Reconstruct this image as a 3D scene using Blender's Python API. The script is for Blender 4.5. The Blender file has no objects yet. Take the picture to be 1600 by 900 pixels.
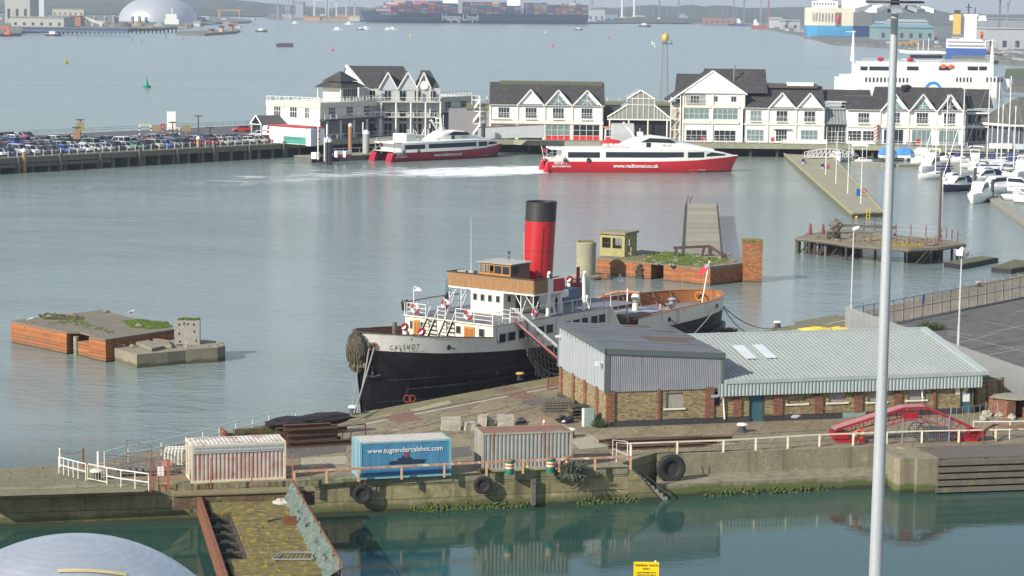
import bpy, math, random
from mathutils import Vector, Matrix
random.seed(7)
SC=bpy.context.scene; COL=SC.collection
# ---------------- camera ----------------
F=3500.;H=33.;ROLL=.013
PIT=math.atan(444/F)
R0=Vector((1,0,0));U0=Vector((0,math.sin(PIT),math.cos(PIT)));FW=Vector((0,math.cos(PIT),-math.sin(PIT)))
CR=R0*math.cos(ROLL)+U0*math.sin(ROLL);CU=-R0*math.sin(ROLL)+U0*math.cos(ROLL)
cd=bpy.data.cameras.new('camera');cam=bpy.data.objects.new('camera',cd);COL.objects.link(cam)
cd.sensor_width=36;cd.lens=F/1600*36;cd.clip_start=1;cd.clip_end=40000
m=Matrix((CR,CU,-FW)).transposed().to_4x4();m.translation=(0,0,H);cam.matrix_world=m
SC.camera=cam
# ---------------- light ----------------
SUN_AZ=math.atan2(-.66,-.75);SUN_EL=math.radians(30)
S=Vector((math.cos(SUN_AZ)*math.cos(SUN_EL),math.sin(SUN_AZ)*math.cos(SUN_EL),math.sin(SUN_EL)))
w=bpy.data.worlds.new('World');SC.world=w;w.use_nodes=True
nt=w.node_tree;sky=nt.nodes.new('ShaderNodeTexSky');sky.sky_type='NISHITA';sky.sun_disc=False
sky.sun_elevation=SUN_EL;sky.sun_rotation=math.atan2(S.x,S.y);sky.dust_density=.6;sky.air_density=1.0;sky.ozone_density=1.0
bg=nt.nodes['Background'];vm=nt.nodes.new('ShaderNodeMix');vm.data_type='RGBA';vm.inputs[0].default_value=.68;vm.inputs[7].default_value=(2.6,3.15,3.8,1);nt.links.new(sky.outputs[0],vm.inputs[6]);nt.links.new(vm.outputs[2],bg.inputs[0]);bg.inputs[1].default_value=.13  # thin high cloud veil over the blue
ld=bpy.data.lights.new('sun','SUN');ld.energy=5.0;ld.angle=math.radians(.8);ld.color=(1,.93,.82)
sun=bpy.data.objects.new('sun',ld);COL.objects.link(sun);sun.rotation_euler=(-S).to_track_quat('-Z','Y').to_euler()
SC.view_settings.view_transform='Standard';SC.view_settings.look='None';SC.view_settings.gamma=1;SC.view_settings.exposure=0.46
SC.cycles.max_bounces=6;SC.cycles.volume_bounces=0;SC.cycles.transparent_max_bounces=8
SC.cycles.use_denoising=True

# ---------------- helpers ----------------
def ray(x,y): return FW+CR*((x-800)/F)-CU*((y-450)/F)
def W(x,y,z=0.):
    d=ray(x,y);t=(z-H)/d.z;return Vector((d.x*t,d.y*t,z))
def at(x,y,Y):
    d=ray(x,y);t=Y/d.y;return Vector((d.x*t,Y,H+d.z*t))
def pxm(P): return F/(math.cos(PIT)*P[1]+math.sin(PIT)*(H-P[2]))   # photo pixels per metre at P

def mat(name,c,rough=.7,metal=0.,c2=None,s=1.,amt=1.,bump=0.,bs=20.,stain=None,streak=None,emit=None,stretch=None,low=None,spec=.5,alpha=None,grit=None):
    """procedural material: c/c2 mixed by noise, optional stain=(colour,scale,threshold), streak=(colour,scale,threshold) vertical runs, low=(colour,z,width) growth near the waterline"""
    M=bpy.data.materials.new(name);M.use_nodes=True;t=M.node_tree;N=t.nodes;L=t.links;b=N['Principled BSDF']
    b.inputs['Roughness'].default_value=rough;b.inputs['Metallic'].default_value=metal;b.inputs['Specular IOR Level'].default_value=spec
    tc=N.new('ShaderNodeTexCoord');co=tc.outputs['Object']
    def noise(sc,det=5,vec=None,rg=.6):
        n=N.new('ShaderNodeTexNoise');n.inputs['Scale'].default_value=sc;n.inputs['Detail'].default_value=det;n.inputs['Roughness'].default_value=rg
        L.new(vec or co,n.inputs['Vector']);return n.outputs['Fac']
    def mapping(sx,sy,sz):
        m=N.new('ShaderNodeMapping');m.inputs['Scale'].default_value=(sx,sy,sz);L.new(co,m.inputs['Vector']);return m.outputs[0]
    def ramp(f,a,bb):
        r=N.new('ShaderNodeMapRange');r.inputs['From Min'].default_value=a;r.inputs['From Max'].default_value=bb;L.new(f,r.inputs['Value']);return r.outputs[0]
    def mix(f,A,B):
        m=N.new('ShaderNodeMix');m.data_type='RGBA'
        if isinstance(f,float): m.inputs[0].default_value=f
        else: L.new(f,m.inputs[0])
        for i,v in ((6,A),(7,B)):
            if isinstance(v,(tuple,list)): m.inputs[i].default_value=(*v[:3],1)
            else: L.new(v,m.inputs[i])
        return m.outputs[2]
    if c2 is None: c2=tuple(x*.82 for x in c)
    vec=mapping(*stretch) if stretch else None
    col=mix(ramp(noise(s,vec=vec),.5-.25/amt,.5+.25/amt),c,c2)
    grit=grit if grit is not None else (.85 if rough>.82 else .3)
    col=mix(ramp(noise(s*9.3,5,rg=.7),.38,.68),col,mix(grit,col,tuple(x*.55 for x in c)))
    if rough>.82: col=mix(ramp(noise(s*3.1,6,rg=.75),.56,.66),col,mix(.6,col,tuple(min(1,x*1.35) for x in c)))
    for st in (stain if isinstance(stain,list) else ([stain] if stain else [])):
        col=mix(ramp(noise(st[1],6,rg=.68),st[2],st[2]+.12),col,st[0])
    if streak: col=mix(ramp(noise(streak[1],5,mapping(1,1,.06)),streak[2],streak[2]+.14),col,streak[0])
    for lw in (low if isinstance(low,list) else ([low] if low else [])):
        g=N.new('ShaderNodeNewGeometry');sp=N.new('ShaderNodeSeparateXYZ');L.new(g.outputs['Position'],sp.inputs[0])
        a=N.new('ShaderNodeMath');a.operation='MULTIPLY_ADD';a.inputs[1].default_value=lw[2]*2.2;L.new(noise(.8,6),a.inputs[0]);a.inputs[2].default_value=lw[1]-lw[2]*1.1
        s2=N.new('ShaderNodeMath');s2.operation='SUBTRACT';L.new(a.outputs[0],s2.inputs[0]);L.new(sp.outputs[2],s2.inputs[1])
        col=mix(ramp(s2.outputs[0],-lw[2]*.3,lw[2]*.3),col,lw[0])
    L.new(col,b.inputs['Base Color'])
    if bump:
        bn=N.new('ShaderNodeBump');bn.inputs['Strength'].default_value=bump;bn.inputs['Distance'].default_value=.05
        L.new(noise(bs,6),bn.inputs['Height']);L.new(bn.outputs[0],b.inputs['Normal'])
    if emit: b.inputs['Emission Color'].default_value=(*emit,1);b.inputs['Emission Strength'].default_value=1
    if alpha is not None: b.inputs['Alpha'].default_value=alpha
    return M

def slabs(name,c,c2,joint,sx,sy,rot=0,jw=.02,bump=.3,stain=None,rough=.85,wall=False,low=None,streak=None,off=.5,vary=.15):
    """blocks or bricks: brick texture, noise-varied"""
    M=mat(name,c,rough,c2=c2,s=.25,stain=stain,bump=0,low=low,streak=streak)
    t=M.node_tree;N=t.nodes;L=t.links;b=N['Principled BSDF'];src=b.inputs['Base Color'].links[0].from_socket
    tc=N.new('ShaderNodeTexCoord');v=tc.outputs['Object']
    if wall:
        sp=N.new('ShaderNodeSeparateXYZ');L.new(v,sp.inputs[0]);ad=N.new('ShaderNodeMath');L.new(sp.outputs[0],ad.inputs[0]);L.new(sp.outputs[1],ad.inputs[1])
        cb=N.new('ShaderNodeCombineXYZ');L.new(ad.outputs[0],cb.inputs[0]);L.new(sp.outputs[2],cb.inputs[1]);v=cb.outputs[0]
    mp=N.new('ShaderNodeMapping');mp.inputs['Rotation'].default_value=(0,0,rot);L.new(v,mp.inputs[0])
    bt=N.new('ShaderNodeTexBrick');bt.inputs['Scale'].default_value=1;bt.inputs['Mortar Size'].default_value=jw;bt.inputs['Brick Width'].default_value=sx;bt.inputs['Row Height'].default_value=sy
    bt.inputs['Color1'].default_value=(1,1,1,1);bt.inputs['Color2'].default_value=(1-vary*3,1-vary*3,1-vary*3,1);bt.inputs['Mortar'].default_value=(0,0,0,1);bt.inputs['Mortar Smooth'].default_value=.2;bt.offset=off
    L.new(mp.outputs[0],bt.inputs['Vector'])
    m1=N.new('ShaderNodeMix');m1.data_type='RGBA';m1.blend_type='MULTIPLY';m1.inputs[0].default_value=1;L.new(src,m1.inputs[6])
    mm=N.new('ShaderNodeMix');mm.data_type='RGBA';mm.inputs[7].default_value=(*[1-vary]*3,1);L.new(bt.outputs['Color'],mm.inputs[6]);mm.inputs[0].default_value=.3;L.new(mm.outputs[2],m1.inputs[7])
    m2=N.new('ShaderNodeMix');m2.data_type='RGBA';L.new(bt.outputs['Fac'],m2.inputs[0]);L.new(m1.outputs[2],m2.inputs[6]);m2.inputs[7].default_value=(*joint,1)
    L.new(m2.outputs[2],b.inputs['Base Color'])
    if bump:
        bn=N.new('ShaderNodeBump');bn.invert=True;bn.inputs['Strength'].default_value=bump;bn.inputs['Distance'].default_value=.02;L.new(bt.outputs['Fac'],bn.inputs['Height']);L.new(bn.outputs[0],b.inputs['Normal'])
    return M

class MB:
    def __init__(s): s.v=[];s.f=[];s.m=[]
    def add(s,vs,fs,mi=0):
        o=len(s.v);s.v+=[tuple(v) for v in vs];s.f+=[tuple(i+o for i in f) for f in fs];s.m+=[mi]*len(fs);return s
    def box(s,x0,x1,y0,y1,z0,z1,mi=0):
        return s.add([(x0,y0,z0),(x1,y0,z0),(x1,y1,z0),(x0,y1,z0),(x0,y0,z1),(x1,y0,z1),(x1,y1,z1),(x0,y1,z1)],
          [(0,3,2,1),(4,5,6,7),(0,1,5,4),(1,2,6,5),(2,3,7,6),(3,0,4,7)],mi)
    def hexa(s,p,mi=0): # 8 points: bottom 4 ccw, top 4
        return s.add(p,[(0,3,2,1),(4,5,6,7),(0,1,5,4),(1,2,6,5),(2,3,7,6),(3,0,4,7)],mi)
    def prism(s,pts,z0,z1,mi=0,top=None):
        n=len(pts);A=sum(pts[i][0]*pts[(i+1)%n][1]-pts[(i+1)%n][0]*pts[i][1] for i in range(n))
        if A<0: pts=pts[::-1]
        s.add([(p[0],p[1],z0) for p in pts]+[(p[0],p[1],z1) for p in pts],[tuple(range(n))[::-1],]+[(i,(i+1)%n,n+(i+1)%n,n+i) for i in range(n)],mi)
        s.add([(p[0],p[1],z1) for p in pts],[tuple(range(n))],mi if top is None else top);return s
    def bar(s,a,b,w,h=None,mi=0,up=(0,0,1)): # square bar between points
        a=Vector(a);b=Vector(b);h=h or w;d=(b-a);
        if d.length<1e-6: return s
        d.normalize();u=Vector(up)
        if abs(d.dot(u))>.98: u=Vector((0,1,0))
        x=d.cross(u).normalized()*w/2;y=x.cross(d).normalized()*h/2
        return s.hexa([a-x-y,a+x-y,b+x-y,b-x-y,a-x+y,a+x+y,b+x+y,b-x+y],mi)
    def tube(s,pts,r,n=6,mi=0,r2=None,cap=True):
        pts=[Vector(p) for p in pts];rs=[]
        for i,p in enumerate(pts):
            d=(pts[min(i+1,len(pts)-1)]-pts[max(i-1,0)]).normalized();u=Vector((0,0,1)) if abs(d.z)<.95 else Vector((0,1,0))
            x=d.cross(u).normalized();y=x.cross(d).normalized();rr=r if r2 is None else r+(r2-r)*i/(len(pts)-1)
            rs.append([p+(x*math.cos(2*math.pi*k/n)+y*math.sin(2*math.pi*k/n))*rr for k in range(n)])
        return s.loft(rs,mi,cap)
    def loft(s,rs,mi=0,cap=True,closed=True):
        n=len(rs[0]);o=[];vs=[p for r in rs for p in r];fs=[]
        for i in range(len(rs)-1):
            for k in range(n if closed else n-1):
                a=i*n+k;b=i*n+(k+1)%n;fs.append((a,b,b+n,a+n))
        if cap and closed: fs+= [tuple(range(n))[::-1],tuple(range((len(rs)-1)*n,len(rs)*n))]
        return s.add(vs,fs,mi)
    def cyl(s,x,y,z0,z1,r,n=12,mi=0,r2=None):
        r2=r if r2 is None else r2
        return s.loft([[(x+math.cos(2*math.pi*k/n)*q,y+math.sin(2*math.pi*k/n)*q,z) for k in range(n)] for z,q in ((z0,r),(z1,r2))],mi)
    def lathe(s,x,y,prof,n=16,mi=0):
        return s.loft([[(x+math.cos(2*math.pi*k/n)*q,y+math.sin(2*math.pi*k/n)*q,z) for k in range(n)] for z,q in prof],mi)
    def torus(s,c,R_,r,ax=(0,1,0),n=16,k=6,mi=0,segs=None):
        ax=Vector(ax).normalized();u=ax.cross(Vector((0,0,1)));u=u.normalized() if u.length>.01 else Vector((1,0,0));v=ax.cross(u);c=Vector(c)
        rs=[]
        for i in range(n):
            a=2*math.pi*i/n;d=u*math.cos(a)+v*math.sin(a);rs.append([c+d*(R_+r*math.cos(2*math.pi*j/k))+ax*r*math.sin(2*math.pi*j/k) for j in range(k)])
        vs=[p for q in rs for p in q]
        for i in range(n):
            fs=[]
            for j in range(k): fs.append((i*k+j,((i+1)%n)*k+j,((i+1)%n)*k+(j+1)%k,i*k+(j+1)%k))
            o=len(s.v)-0 if i==0 else o
            if i==0: s.v+=[tuple(p) for p in vs]
            s.f+=[tuple(q+o for q in f) for f in fs];s.m+=[segs[i*len(segs)//n] if segs else mi]*len(fs)
        return s
    def ball(s,c,r,n=10,mi=0,sz=1.):
        return s.loft([[(c[0]+r*math.sin(math.pi*i/n)*math.cos(2*math.pi*k/n),c[1]+r*math.sin(math.pi*i/n)*math.sin(2*math.pi*k/n),c[2]-r*sz*math.cos(math.pi*i/n)) for k in range(n)] for i in [.02]+list(range(1,n))+[n-.02]],mi)
    def corr(s,x0,x1,z0,z1,y,pitch,depth,mi=0,duty=.5): # corrugated sheet in local plane y, facing -y
        n=max(1,round((x1-x0)/pitch));p=(x1-x0)/n;X=[]
        for i in range(n):
            a=x0+i*p;X+=[(a,y),(a+p*(duty-.1),y),(a+p*duty,y+depth),(a+p*.9,y+depth)]
        X.append((x1,y));vs=[(x,yy,z0) for x,yy in X]+[(x,yy,z1) for x,yy in X];k=len(X)
        return s.add(vs,[(i,i+1,k+i+1,k+i) for i in range(k-1)],mi)
    def blob(s,c,r,rz,rnd=.25,n=7,mi=0,seed=0): # rough stone or heap
        q=random.Random(seed);vs=[];
        return s.loft([[(c[0]+r[0]*math.sin(math.pi*i/n)*math.cos(2*math.pi*k/n+rz)*(1+q.uniform(-rnd,rnd)),c[1]+r[1]*math.sin(math.pi*i/n)*math.sin(2*math.pi*k/n+rz)*(1+q.uniform(-rnd,rnd)),c[2]-r[2]*math.cos(math.pi*i/n)*(1+q.uniform(-rnd,rnd)*.6)) for k in range(n)] for i in [.1]+list(range(1,n))+[n-.1]],mi)
    def xf(s,fn): s.v=[tuple(fn(Vector(p))) for p in s.v];return s

def newobj(name,mesh): o=bpy.data.objects.new(name,mesh);COL.objects.link(o);return o
def mesh_of(name,mb,mats,smooth=False):
    me=bpy.data.meshes.new(name);me.from_pydata(mb.v,[],mb.f)
    for q in (mats if isinstance(mats,(list,tuple)) else [mats]): me.materials.append(q)
    for p,i in zip(me.polygons,mb.m): p.material_index=i;p.use_smooth=smooth
    me.update();
    if smooth: me.set_sharp_from_angle(angle=math.radians(40))
    return me
def struct(name,mb,mats,kind='structure',smooth=False):
    o=newobj(name,mesh_of(name,mb,mats,smooth));o['kind']=kind;return o
class Thing:
    """an Empty at the thing's base; local x runs along it, y away from the camera"""
    def __init__(s,name,label,cat,loc,rz=0.,group=None):
        s.o=bpy.data.objects.new(name,None);COL.objects.link(s.o);s.o.empty_display_size=.3
        s.loc=Vector(loc);s.rz=rz;s.o.location=s.loc;s.o.rotation_euler=(0,0,rz);s.tag(label,cat,group)
        s.c,s.n=math.cos(rz),math.sin(rz)
    def tag(s,label,cat,group=None):
        s.o['label']=label;s.o['category']=cat
        if group: s.o['group']=group
    def part(s,name,mb,mats=None,parent=None,label=None,smooth=False):
        o=newobj(name,mb if isinstance(mb,bpy.types.Mesh) else mesh_of(name,mb,mats,smooth));o.parent=parent or s.o
        if label: o['label']=label
        return o
    def w(s,P): return Vector((s.loc.x+s.c*P[0]-s.n*P[1],s.loc.y+s.n*P[0]+s.c*P[1],s.loc.z+P[2]))
    def l(s,P):
        a,b=P[0]-s.loc.x,P[1]-s.loc.y;return Vector((s.c*a+s.n*b,-s.n*a+s.c*b,P[2]-s.loc.z))
    def fx(s,x,y,off=0.): # pixel on the facade plane local y=off -> local (x,z)
        d=ray(x,y);k=(off+(-s.n*s.loc.x+s.c*s.loc.y))/(-s.n*d.x+s.c*d.y);q=s.l((d.x*k,d.y*k,H+d.z*k));return q.x,q.z
    def g(s,x,y,z): q=s.l(W(x,y,z+s.loc.z));return q.x,q.y
    def copy(s,loc,rz=0.,label=None,group=None):
        def ct(o,par):
            c=o.copy();COL.objects.link(c);c.parent=par
            for ch in o.children: ct(ch,c)
            return c
        t=object.__new__(Thing);t.o=ct(s.o,None);t.loc=Vector(loc);t.rz=rz;t.o.location=t.loc;t.o.rotation_euler=(0,0,rz);t.c,t.n=math.cos(rz),math.sin(rz)
        if label: t.o['label']=label
        if group: t.o['group']=group
        return t
def single(name,label,cat,mb,mats,loc,rz=0.,group=None,smooth=False,kind=None):
    o=newobj(name,mesh_of(name,mb,mats,smooth));o.location=loc;o.rotation_euler=(0,0,rz);o['label']=label;o['category']=cat
    if group:o['group']=group
    if kind:o['kind']=kind
    return o
def facing(name,label,cat,a,b,z,group=None):
    A,B=W(*a,z),W(*b,z);t=Thing(name,label,cat,A,math.atan2(B.y-A.y,B.x-A.x),group);t.L=(B-A).length;return t
def text(parent,txt,x,z,size,mt,y=-.02,bold=0.,name='lettering',sx=1.,rot=(math.pi/2,0,0),loc=None,align='CENTER',lab=None):
    cu=bpy.data.curves.new(name,'FONT');cu.body=txt;cu.size=size;cu.extrude=.006;cu.offset=bold;cu.align_x=align;cu.align_y='CENTER'
    tmp=bpy.data.objects.new('tmp',cu);me=bpy.data.meshes.new_from_object(tmp);bpy.data.objects.remove(tmp);me.materials.clear();me.materials.append(mt)
    o=newobj(name,me);o.parent=parent;o.rotation_euler=rot;o.location=loc or (x,y,z);o.scale=(sx,1,1)
    if lab:o['label']=lab
    return o

# ---------------- materials ----------------
white=mat('white_paint',(.78,.78,.74),.5,c2=(.70,.70,.66),streak=((.5,.47,.4),2,.62))
cream=mat('cream_render',(.74,.71,.60),.7,c2=(.66,.63,.52),streak=((.45,.42,.33),1.2,.63))
whitewall=mat('white_render',(.88,.88,.86),.7,c2=(.84,.84,.81),s=.3,streak=((.68,.67,.62),1.,.68))
slate=slabs('slate_roof',(.055,.052,.055),(.09,.085,.085),(.03,.03,.03),.6,.35,wall=False,stain=((.13,.13,.09),.35,.6))
glass=mat('dark_glass',(.018,.024,.032),.12,c2=(.035,.045,.055),s=.9,spec=.22)
paleglass=mat('pale_glass',(.22,.30,.30),.1,c2=(.12,.18,.19),s=.6)
steel=mat('grey_steel',(.42,.44,.46),.45,metal=.5,s=2)
darksteel=mat('dark_steel',(.05,.05,.055),.6)
rubber=mat('black_rubber',(.007,.007,.008),.8,c2=(.03,.03,.03),bump=.3)
rust=mat('rusty_steel',(.24,.085,.035),.85,c2=(.13,.05,.03),s=1.5,stain=((.32,.22,.15),3,.62),bump=.2)
rustrail=mat('rust_stained_cream_rail',(.50,.33,.22),.75,c2=(.36,.13,.06),s=2.2,stain=((.62,.55,.42),1.6,.52))
whiterail=mat('white_rail_with_rust_spots',(.74,.73,.68),.6,s=2,stain=((.40,.24,.10),2.5,.66))
creamrail=mat('yellowed_white_rail',(.68,.65,.50),.7,s=2,stain=((.36,.22,.10),2.0,.6))
red=mat('red_paint',(.50,.02,.025),.45,c2=(.42,.02,.02))
concrete=mat('weathered_concrete',(.30,.28,.22),.9,c2=(.22,.21,.16),s=.6,stain=((.13,.15,.06),.5,.56),bump=.4,bs=8)
moss=mat('moss_and_grass',(.10,.14,.035),1,c2=(.16,.17,.06),s=1.2,bump=.6,bs=6)
leaf=mat('leaves',(.055,.085,.03),.9,c2=(.09,.10,.05),s=2)
wood=mat('grey_timber',(.17,.15,.12),.9,c2=(.10,.09,.075),s=1.2,stain=((.16,.17,.06),.9,.58),bump=.4)
darkwood=mat('dark_timber',(.05,.042,.035),.9,c2=(.085,.07,.05),s=1.2,stain=((.12,.13,.05),1.2,.62))
green=mat('green_paint',(.02,.16,.09),.5)
orange=mat('orange_plastic',(.75,.13,.03),.6)
yellow=mat('yellow_paint',(.75,.55,.03),.5)
black=mat('black_paint',(.012,.012,.016),.45,c2=(.03,.028,.03),s=.5,stain=((.09,.08,.07),1.2,.73))
blue=mat('blue_paint',(.02,.09,.35),.5)
asphalt=mat('asphalt',(.10,.092,.088),.92,c2=(.13,.12,.115),s=.12,stain=((.075,.07,.07),.4,.58),bump=.2)
Q=2.4
# ---------------- water and ground ----------------
def water_material():
    M=bpy.data.materials.new('harbour_water');M.use_nodes=True;t=M.node_tree;N=t.nodes;L=t.links;b=N['Principled BSDF']
    b.inputs['Base Color'].default_value=(.022,.075,.062,1);b.inputs['IOR'].default_value=1.33;b.inputs['Roughness'].default_value=.05
    tc=N.new('ShaderNodeTexCoord');co=tc.outputs['Object']
    def noise(sx,sy,det,rg=.55,dist=0):
        m=N.new('ShaderNodeMapping');m.inputs['Scale'].default_value=(sx,sy,1);L.new(co,m.inputs[0])
        n=N.new('ShaderNodeTexNoise');n.inputs['Scale'].default_value=1;n.inputs['Detail'].default_value=det;n.inputs['Roughness'].default_value=rg;n.inputs['Distortion'].default_value=dist;L.new(m.outputs[0],n.inputs[0]);return n.outputs['Fac']
    def mth(op,a,bb,c=None):
        m=N.new('ShaderNodeMath');m.operation=op
        for i,v in enumerate((a,bb,c)):
            if v is None: continue
            if isinstance(v,(int,float)): m.inputs[i].default_value=v
            else: L.new(v,m.inputs[i])
        return m.outputs[0]
    def rng(v,a,bb,c,d):
        m=N.new('ShaderNodeMapRange');m.interpolation_type='SMOOTHSTEP';m.inputs[1].default_value=a;m.inputs[2].default_value=bb;m.inputs[3].default_value=c;m.inputs[4].default_value=d;L.new(v,m.inputs[0]);return m.outputs[0]
    sp=N.new('ShaderNodeSeparateXYZ');L.new(co,sp.inputs[0])
    h=mth('ADD',mth('MULTIPLY',noise(.45,.9,4),.55),mth('MULTIPLY',noise(1.6,2.6,5),.25))
    h=mth('ADD',h,mth('MULTIPLY',noise(.08,.12,3),1.0))
    slick=rng(noise(.006,.022,4,.6,1.2),.40,.60,.5,1.0)      # long smooth lanes between rippled water
    calm=rng(sp.outputs[1],141,168,.05,1.0)                    # sheltered basin in front of the quay
    bn=N.new('ShaderNodeBump');bn.inputs['Distance'].default_value=.42;L.new(h,bn.inputs['Height']);L.new(mth('MULTIPLY',mth('MULTIPLY',slick,calm),.95),bn.inputs['Strength']);L.new(bn.outputs[0],b.inputs['Normal'])
    mx=N.new('ShaderNodeMix');mx.data_type='RGBA';L.new(noise(.01,.03,3),mx.inputs[0]);mx.inputs[6].default_value=(.155,.205,.19,1);mx.inputs[7].default_value=(.215,.255,.24,1);m3=N.new('ShaderNodeMix');m3.data_type='RGBA';L.new(rng(sp.outputs[1],145,175,0,1),m3.inputs[0]);m3.inputs[6].default_value=(.022,.062,.050,1);L.new(mx.outputs[2],m3.inputs[7]);L.new(m3.outputs[2],b.inputs['Base Color']);L.new(mth('ADD',rng(sp.outputs[1],141,170,.03,.10),rng(sp.outputs[1],300,700,0,.10)),b.inputs['Roughness'])  # basin's shade is painted into its darker base colour; open water stays pale
    return M
WATER=water_material()
mb=MB();mb.add([(-9000,-400,0),(9000,-400,0),(9000,12000,0),(-9000,12000,0)],[(0,1,2,3)]);struct('water',mb,WATER)
mb=MB();mb.add([(-9000,-400,-6),(9000,-400,-6),(9000,14000,-6),(-9000,14000,-6)],[(0,1,2,3)]);struct('ground',mb,mat('seabed',(.08,.08,.06)))

# ---------------- main quay ----------------
def pz(l,z): return [W(x,y,z).xy[:] for x,y in l]
wallm=slabs('algae_stained_quay_wall',(.36,.315,.17),(.25,.22,.105),(.06,.06,.04),2.6,.9,wall=True,jw=.02,bump=.5,
  stain=[((.15,.15,.06),.5,.52),((.50,.47,.40),.9,.66)],streak=((.11,.10,.06),.9,.58),low=[((.12,.125,.045),.6,.45),((.035,.045,.02),.28,.25)],vary=.12)
wallclean=mat('stained_concrete_wall',(.27,.235,.16),.9,c2=(.19,.17,.11),s=.5,bump=.5,bs=6,streak=((.13,.12,.07),1.1,.5),stain=((.45,.42,.36),1.2,.66),low=[((.085,.105,.03),.7,.4),((.03,.04,.02),.3,.25)])
top_m=slabs('quay_concrete_slabs',(.30,.24,.15),(.235,.185,.115),(.085,.075,.045),3.2,5.,rot=math.radians(15),jw=.035,bump=.3,
  stain=[((.17,.155,.08),.12,.54),((.36,.31,.22),.35,.63),((.13,.115,.09),.22,.62)],vary=.12)
fl=[W(-60,827),W(0,824),W(300,814.5)];fm=[W(300,814.5),W(480,808),W(1025,783)]
backp=pz([(880,586),(545,648),(430,663),(300,690),(150,724),(0,732),(-90,736)],Q)
wd_=(fm[2]-fm[1]).normalized();STEPA=math.atan2(wd_.y,wd_.x);STEP0=fm[2]-wd_*2.0;nin=Vector((-wd_.y,wd_.x,0))
nearpts=[p.xy[:] for p in (fl[0],fl[1],fl[2],fm[1],STEP0)]+[(STEP0+nin*1.5).xy[:]]
ledge=[W(1025,779),W(1395,762.5)]
ln=Vector((ledge[1].x-ledge[0].x,ledge[1].y-ledge[0].y)).normalized();nn=Vector((-ln.y,ln.x))
up0=(W(1028,711,Q)).xy;up1=W(1395,696,Q).xy
right=pz([(1395,696),(1437,706),(1440,706),(1700,697)],Q)
far=pz([(1320,494),(1160,523)],Q)
poly=nearpts+[(up0+Vector((0,.9)))[:]]+right+[(60,160),(90,240),(90,330)]+pz([(1640,418)],Q)+far+backp
struct('quay',MB().prism(poly,-5,Q,0,1),[wallm,top_m])
lg=[ledge[0].xy[:],ledge[1].xy[:],(up1+Vector((0,1)))[:],(up0+Vector((0,1)))[:]]
struct('quay_ledge',MB().prism(lg,-5,.95),wallclean)
# facing of the right-hand wall: smoother stained concrete, slightly proud
fr=MB();a,b_=up0,up1;d=Vector((b_.x-a.x,b_.y-a.y)).normalized();n=Vector((d.y,-d.x))
fr.prism([(a+n*.12)[:],(b_+n*.12)[:],(b_-n*.2)[:],(a-n*.2)[:]],.9,Q+.03);struct('quay_wall_facing',fr,wallclean)
# coping along the left-hand wall
cp=MB()
for p,q in zip(nearpts[1:5],nearpts[2:5]):
    p=Vector(p);q=Vector(q);d=(q-p).normalized();n=Vector((d.y,-d.x))
    L_=(q-p).length;k=max(1,int(L_/2.2))
    for i in range(k):
        s0=p+d*(L_*i/k+.02);s1=p+d*(L_*(i+1)/k-.02);e=random.uniform(.02,.07)
        cp.prism([(s0+n*e)[:],(s1+n*e)[:],(s1-n*.7)[:],(s0-n*.7)[:]],Q-.45,Q+.02+random.uniform(0,.025))
struct('quay_coping',cp,mat('coping_stone',(.27,.25,.17),.9,c2=(.18,.19,.09),s=.7,bump=.4,stain=((.11,.13,.045),.8,.5)))
# gravelly left end, mossy far edge, tarmac patches and rails let into the quay
def sheet(name,pts,z,m,kind='structure'): return struct(name,MB().prism(pz(pts,z),z-.003,z),m,kind)
gravel=mat('gravel_and_moss',(.20,.18,.12),1,c2=(.14,.145,.07),s=.35,bump=.8,bs=5,stain=((.12,.11,.10),.25,.55))
sheet('gravel_ground',[(-60,738),(20,735),(100,734),(160,745),(235,762),(225,768),(100,772),(-60,777)],Q+.006,gravel)
def strip(name,a,b,wd,z,m):
    A=W(*a,z);B=W(*b,z);d=(B-A).normalized();n=Vector((-d.y,d.x,0))*wd/2
    return MB().prism([(A+n).xy[:],(B+n).xy[:],(B-n).xy[:],(A-n).xy[:]],z-.003,z),m,name
railm=mat('sunken_rail',(.07,.055,.04),.7);edge_m=mat('mossy_quay_edge',(.17,.17,.07),.95,c2=(.23,.20,.11),s=.6,bump=.5)
stuff=[strip('quay_edge_strip',(552,652),(885,590),1.3,Q+.006,edge_m),strip('quay_edge_strip',(1160,526),(1330,494),1.4,Q+.006,edge_m)]
for a,b in (((520,668),(890,598)),((548,690),(890,615)),((600,690),(890,624)),((545,707),(760,668)),((925,690),(1290,672)),((925,706),(1600,672))): stuff.append(strip('crane_rail',a,b,.10,Q+.010,railm))
stuff.append(strip('painted_line',(500,676),(885,601),.12,Q+.010,white));stuff.append(strip('painted_line',(1170,530),(1322,500),.12,Q+.012,white))
for mbb,m_,n_ in stuff: struct(n_,mbb,m_)
tar=mat('dark_tarmac_patch',(.10,.095,.095),.9,c2=(.14,.12,.1),s=.6);redp=mat('rusty_cover_plate',(.17,.085,.06),.9,c2=(.23,.14,.1),s=.8);pale=mat('pale_concrete_patch',(.38,.34,.25),.9,s=.8)
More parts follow.
